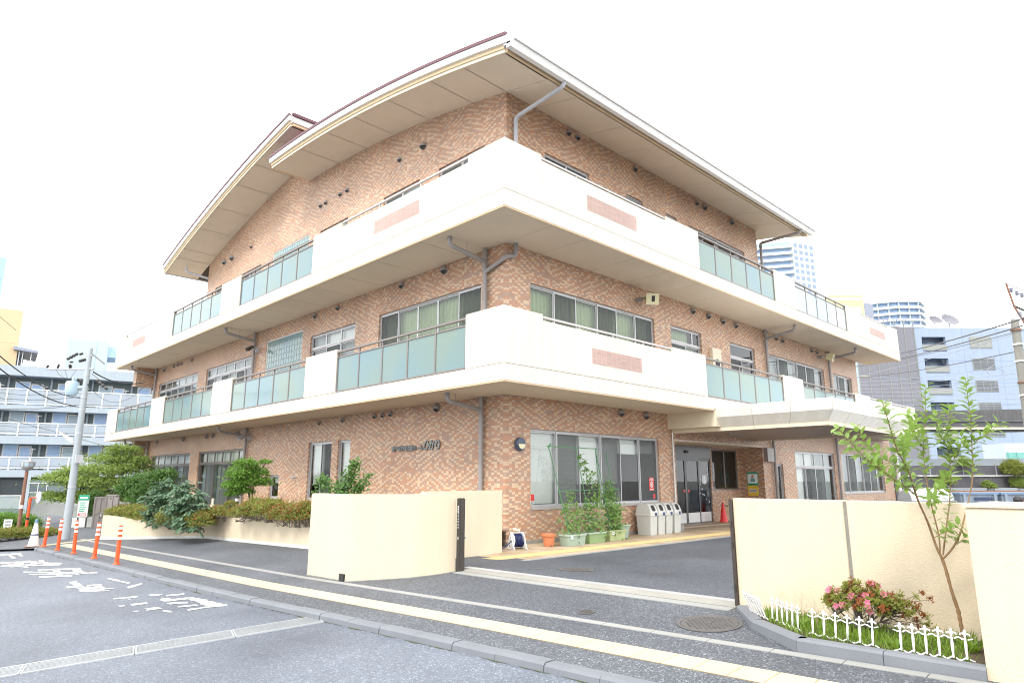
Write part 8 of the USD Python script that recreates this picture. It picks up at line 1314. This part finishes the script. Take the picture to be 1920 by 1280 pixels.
cabs = [((62.013, 13.965, 13.512), (22.185, -8.388, 8.153), 0.4, .035, 'wire'), ((62.077, 14.031, 13.070), (22.227, -8.345, 7.866), 0.4, .03, 'wire'), ((62.094, 14.048, 12.960), (22.263, -8.308, 7.620), 0.3, .016, 'wire'), ((62.255, 14.213, 11.856), (32.439, -7.402, 9.568), 0.3, .018, 'wire_pale'), ((63.432, 12.996, 12.077), (30.049, -7.471, 8.032), 0.3, .028, 'wire')] + [(a, b, s, r, 'wire_pale') for a, b, s, r in (((52.878, 9.586, 10.182), (35.277, -6.877, 8.058), .3, .016), ((52.920, 9.628, 9.898), (35.368, -6.783, 7.433), .2, .016), ((52.975, 9.685, 9.520), (35.410, -6.740, 7.149), .2, .014), ((53.010, 9.720, 9.283), (35.476, -6.672, 6.695), .2, .016), ((53.058, 9.770, 8.952), (35.555, -6.592, 6.156), .1, .014), ((53.114, 9.827, 8.573), (35.593, -6.553, 5.900), .1, .016), ((53.162, 9.876, 8.242), (35.635, -6.511, 5.616), .1, .014), ((48.217, 8.510, 5.032), (35.851, -6.289, 4.140), .1, .018))]
words = ('uppermost heavy', 'second heavy', 'third', 'fourth, thinner', 'fifth, steeply rising', 'sixth', 'seventh', 'eighth', 'ninth', 'tenth', 'eleventh', 'lowest visible', 'isolated lower')
for (a, b, s, r, mt), w in zip(cabs, words): cable(f'{w} railway wire counted from the top in front of the blue building', a, b, s, r, mt, cat='wire')
for k, (u, z) in enumerate(((-0.9, 7.9), (-0.2, 7.2), (0.1, 6.6))): m = M(); P0 = Rp.P(u, 0, z); m.tube([Rp.P(u+0.55*math.sin(t*2.2)*0.5, 0, z-0.35*t) for t in np.linspace(0, 2.6, 14)], 0.012, 4, False); put('hanger_wire', m, 'wire_pale', None, True, ('left', 'middle', 'right')[k]+' curled jumper wire hanging in front of the blue building windows', 'wire')
# skips, covered tank, black gate
Qf = Fr((18.82, -3.14), (0.714, -0.70), (-0.70, -0.714))
def skip(label, u0, u1, txt):
    t = thing('waste_skip', label, 'skip', Qf.P((u0+u1)/2, 0, 0)); m = M(); s = 0.10; Q = lambda ins, z, vb, vf: [Qf.P(u0+ins, vb, z), Qf.P(u1-ins, vb, z), Qf.P(u1-ins, vf, z), Qf.P(u0+ins, vf, z)]
    m.hexa(Q(s, -0.1, -1.1, -0.12)+Q(0.03, 0.93, -1.2, 0.0)); put('body', m, 'skip_blue', t); m = M(); Qf.box(m, u0, u1, -1.25, 0.04, 0.93, 1.0); put('rim', m, 'skip_lid', t)
    for u in (u0+0.12, u1-0.22): m = M(); Qf.box(m, u, u+0.1, -0.05, 0.06, 0.2, 0.93); put('rib', m, 'skip_blue', t); m = M(); Qf.box(m, u-0.02, u+0.14, 0.02, 0.1, 0.62, 0.68); put('hook', m, 'wire_pale', t)
    u = u0+0.55
    for ch in txt:
        m = M(); g_ = affinity.scale(glyph_poly(ch), 0.12/88, 0.12/88, origin=(0, 0))
        if u+0.12 < u1-0.2: Qf.prism(m, affinity.translate(g_, u, 0.72), 0.0, 0.012); put('letter', m, 'navy', t)
        u += 0.125
skip('blue grey waste skip with dark lettering behind the end wall, left of two', 1.98, 3.52, '横浜環境保全'); skip('blue grey waste skip at the right edge behind the end wall', 3.60, 5.4, '横浜環境保全')
ct = thing('covered_tank', 'rounded silver covered tank behind the right boundary wall', 'tank', Qf.P(1.0, -0.8, 0)); m = M(); P = []
for u, sc_ in ((0.18, 0.78), (0.3, 0.95), (0.6, 1.0), (1.5, 1.0), (1.75, 0.92), (1.9, 0.7)):
    for a in np.linspace(0, math.pi, 11): P.append(Qf.P(u, -0.6+0.6*sc_*math.cos(a), 0.68+0.50*sc_*math.sin(a)**0.7))
m.add(P, [[i*11+j, i*11+j+1, (i+1)*11+j+1, (i+1)*11+j] for i in range(5) for j in range(10)]); m.add(P[:11], [[0, j, j+1] for j in range(1, 10)]); m.add(P[-11:], [[0, j, j+1] for j in range(1, 10)]); put('cover', m, 'silver', ct, smooth=40); m = M(); Qf.box(m, 0.2, 1.9, -1.15, -0.05, -0.1, 0.68); put('tank_base', m, 'wire_pale', ct); m = M(); Qf.box(m, 0.2, 1.88, -0.05, -0.02, 0.66, 0.70); put('strap', m, 'pipe_grey', ct)
bgate = thing('black_gate', 'black metal gate leaf at the right end of the brick building', 'gate', (29.1, -0.05, 0)); Zf = Fr((28.05, -0.05), (1, 0), (0, -1)); m = M(); Zf.box(m, 0, 2.2, -0.04, 0, -0.05, 1.78); put('leaf', m, 'black_fence', bgate); m = M(); Zf.box(m, 1.08, 1.12, 0, 0.03, -0.05, 1.75); Zf.box(m, 0, 2.2, 0, 0.03, 1.72, 1.80); put('frame_bar', m, 'dark', bgate); m = M(); Zf.box(m, 1.2, 1.26, 0, 0.06, 0.8, 1.0); put('handle', m, 'steel', bgate)
wb = block('site_cabin', 'white site cabin with teal netting at the right edge above the railway fence', Fr((63.14, 2.1), (0.714, -0.70), (-0.70, -0.714)), 1.65, 7, -3, 2.6, 4.8, 'tower_white'); m = M(); F_ = Fr((63.14, 2.1), (0.714, -0.70), (-0.70, -0.714)); F_.box(m, 1.6, 7, 0.05, 0.12, 3.0, 3.95); put('safety_net', m, 'teal_net', wb)
for u in (1.7, 2.5, 3.3): m = M(); F_.box(m, u, u+0.05, 0.12, 0.18, 2.9, 4.0); put('net_post', m, 'teal_net', wb)
# parked car roof corner peeping over the end wall
cr = thing('parked_car', 'red parked car corner peeping over the end wall at the right edge', 'car', (-1.2, -10.9, 0.0)); co = np.array((1.232, -9.397, 1.092)); e1, e2 = np.array([0.13, -0.99, 0]), np.array([0.99, 0.13, 0]); Cx = lambda a, b, c: co+e1*a+e2*b+[0, 0, c]
m = M(); m.hull([Cx(a, b, c) for a, b, c in ((-0.12, 0, -0.05), (0.0, 0, 0.06), (1.4, 0, 0.10), (1.4, 1.7, 0.10), (0, 1.7, 0.06), (-0.12, 1.7, -0.05), (-0.15, 0, -1.2), (1.4, 0, -1.2), (1.4, 1.7, -1.2), (-0.15, 1.7, -1.2))]); put('body', m, 'car_red', cr, smooth=30); m = M(); m.hull([Cx(a, b, c) for a, b, c in ((0.6, 0.1, 0.1), (1.4, 0.1, 0.1), (1.4, 1.6, 0.1), (0.6, 1.6, 0.1), (1.0, 0.3, 0.42), (1.4, 0.3, 0.45), (1.4, 1.4, 0.45), (1.0, 1.4, 0.42))]); put('windscreen', m, 'dark', cr); m = M(); m.ball(Cx(-0.02, -0.08, 0.10), 0.09, 1, (1, 0.7, 0.7)); put('mirror', m, 'dark', cr)
for a, b in ((0.4, 0.1), (0.4, 1.6)): m = M(); w0 = Cx(a, b, -1.0); m.cyl(w0-e2*0.1, w0+e2*0.1, 0.3, n=18); put('wheel', m, 'dark', cr)
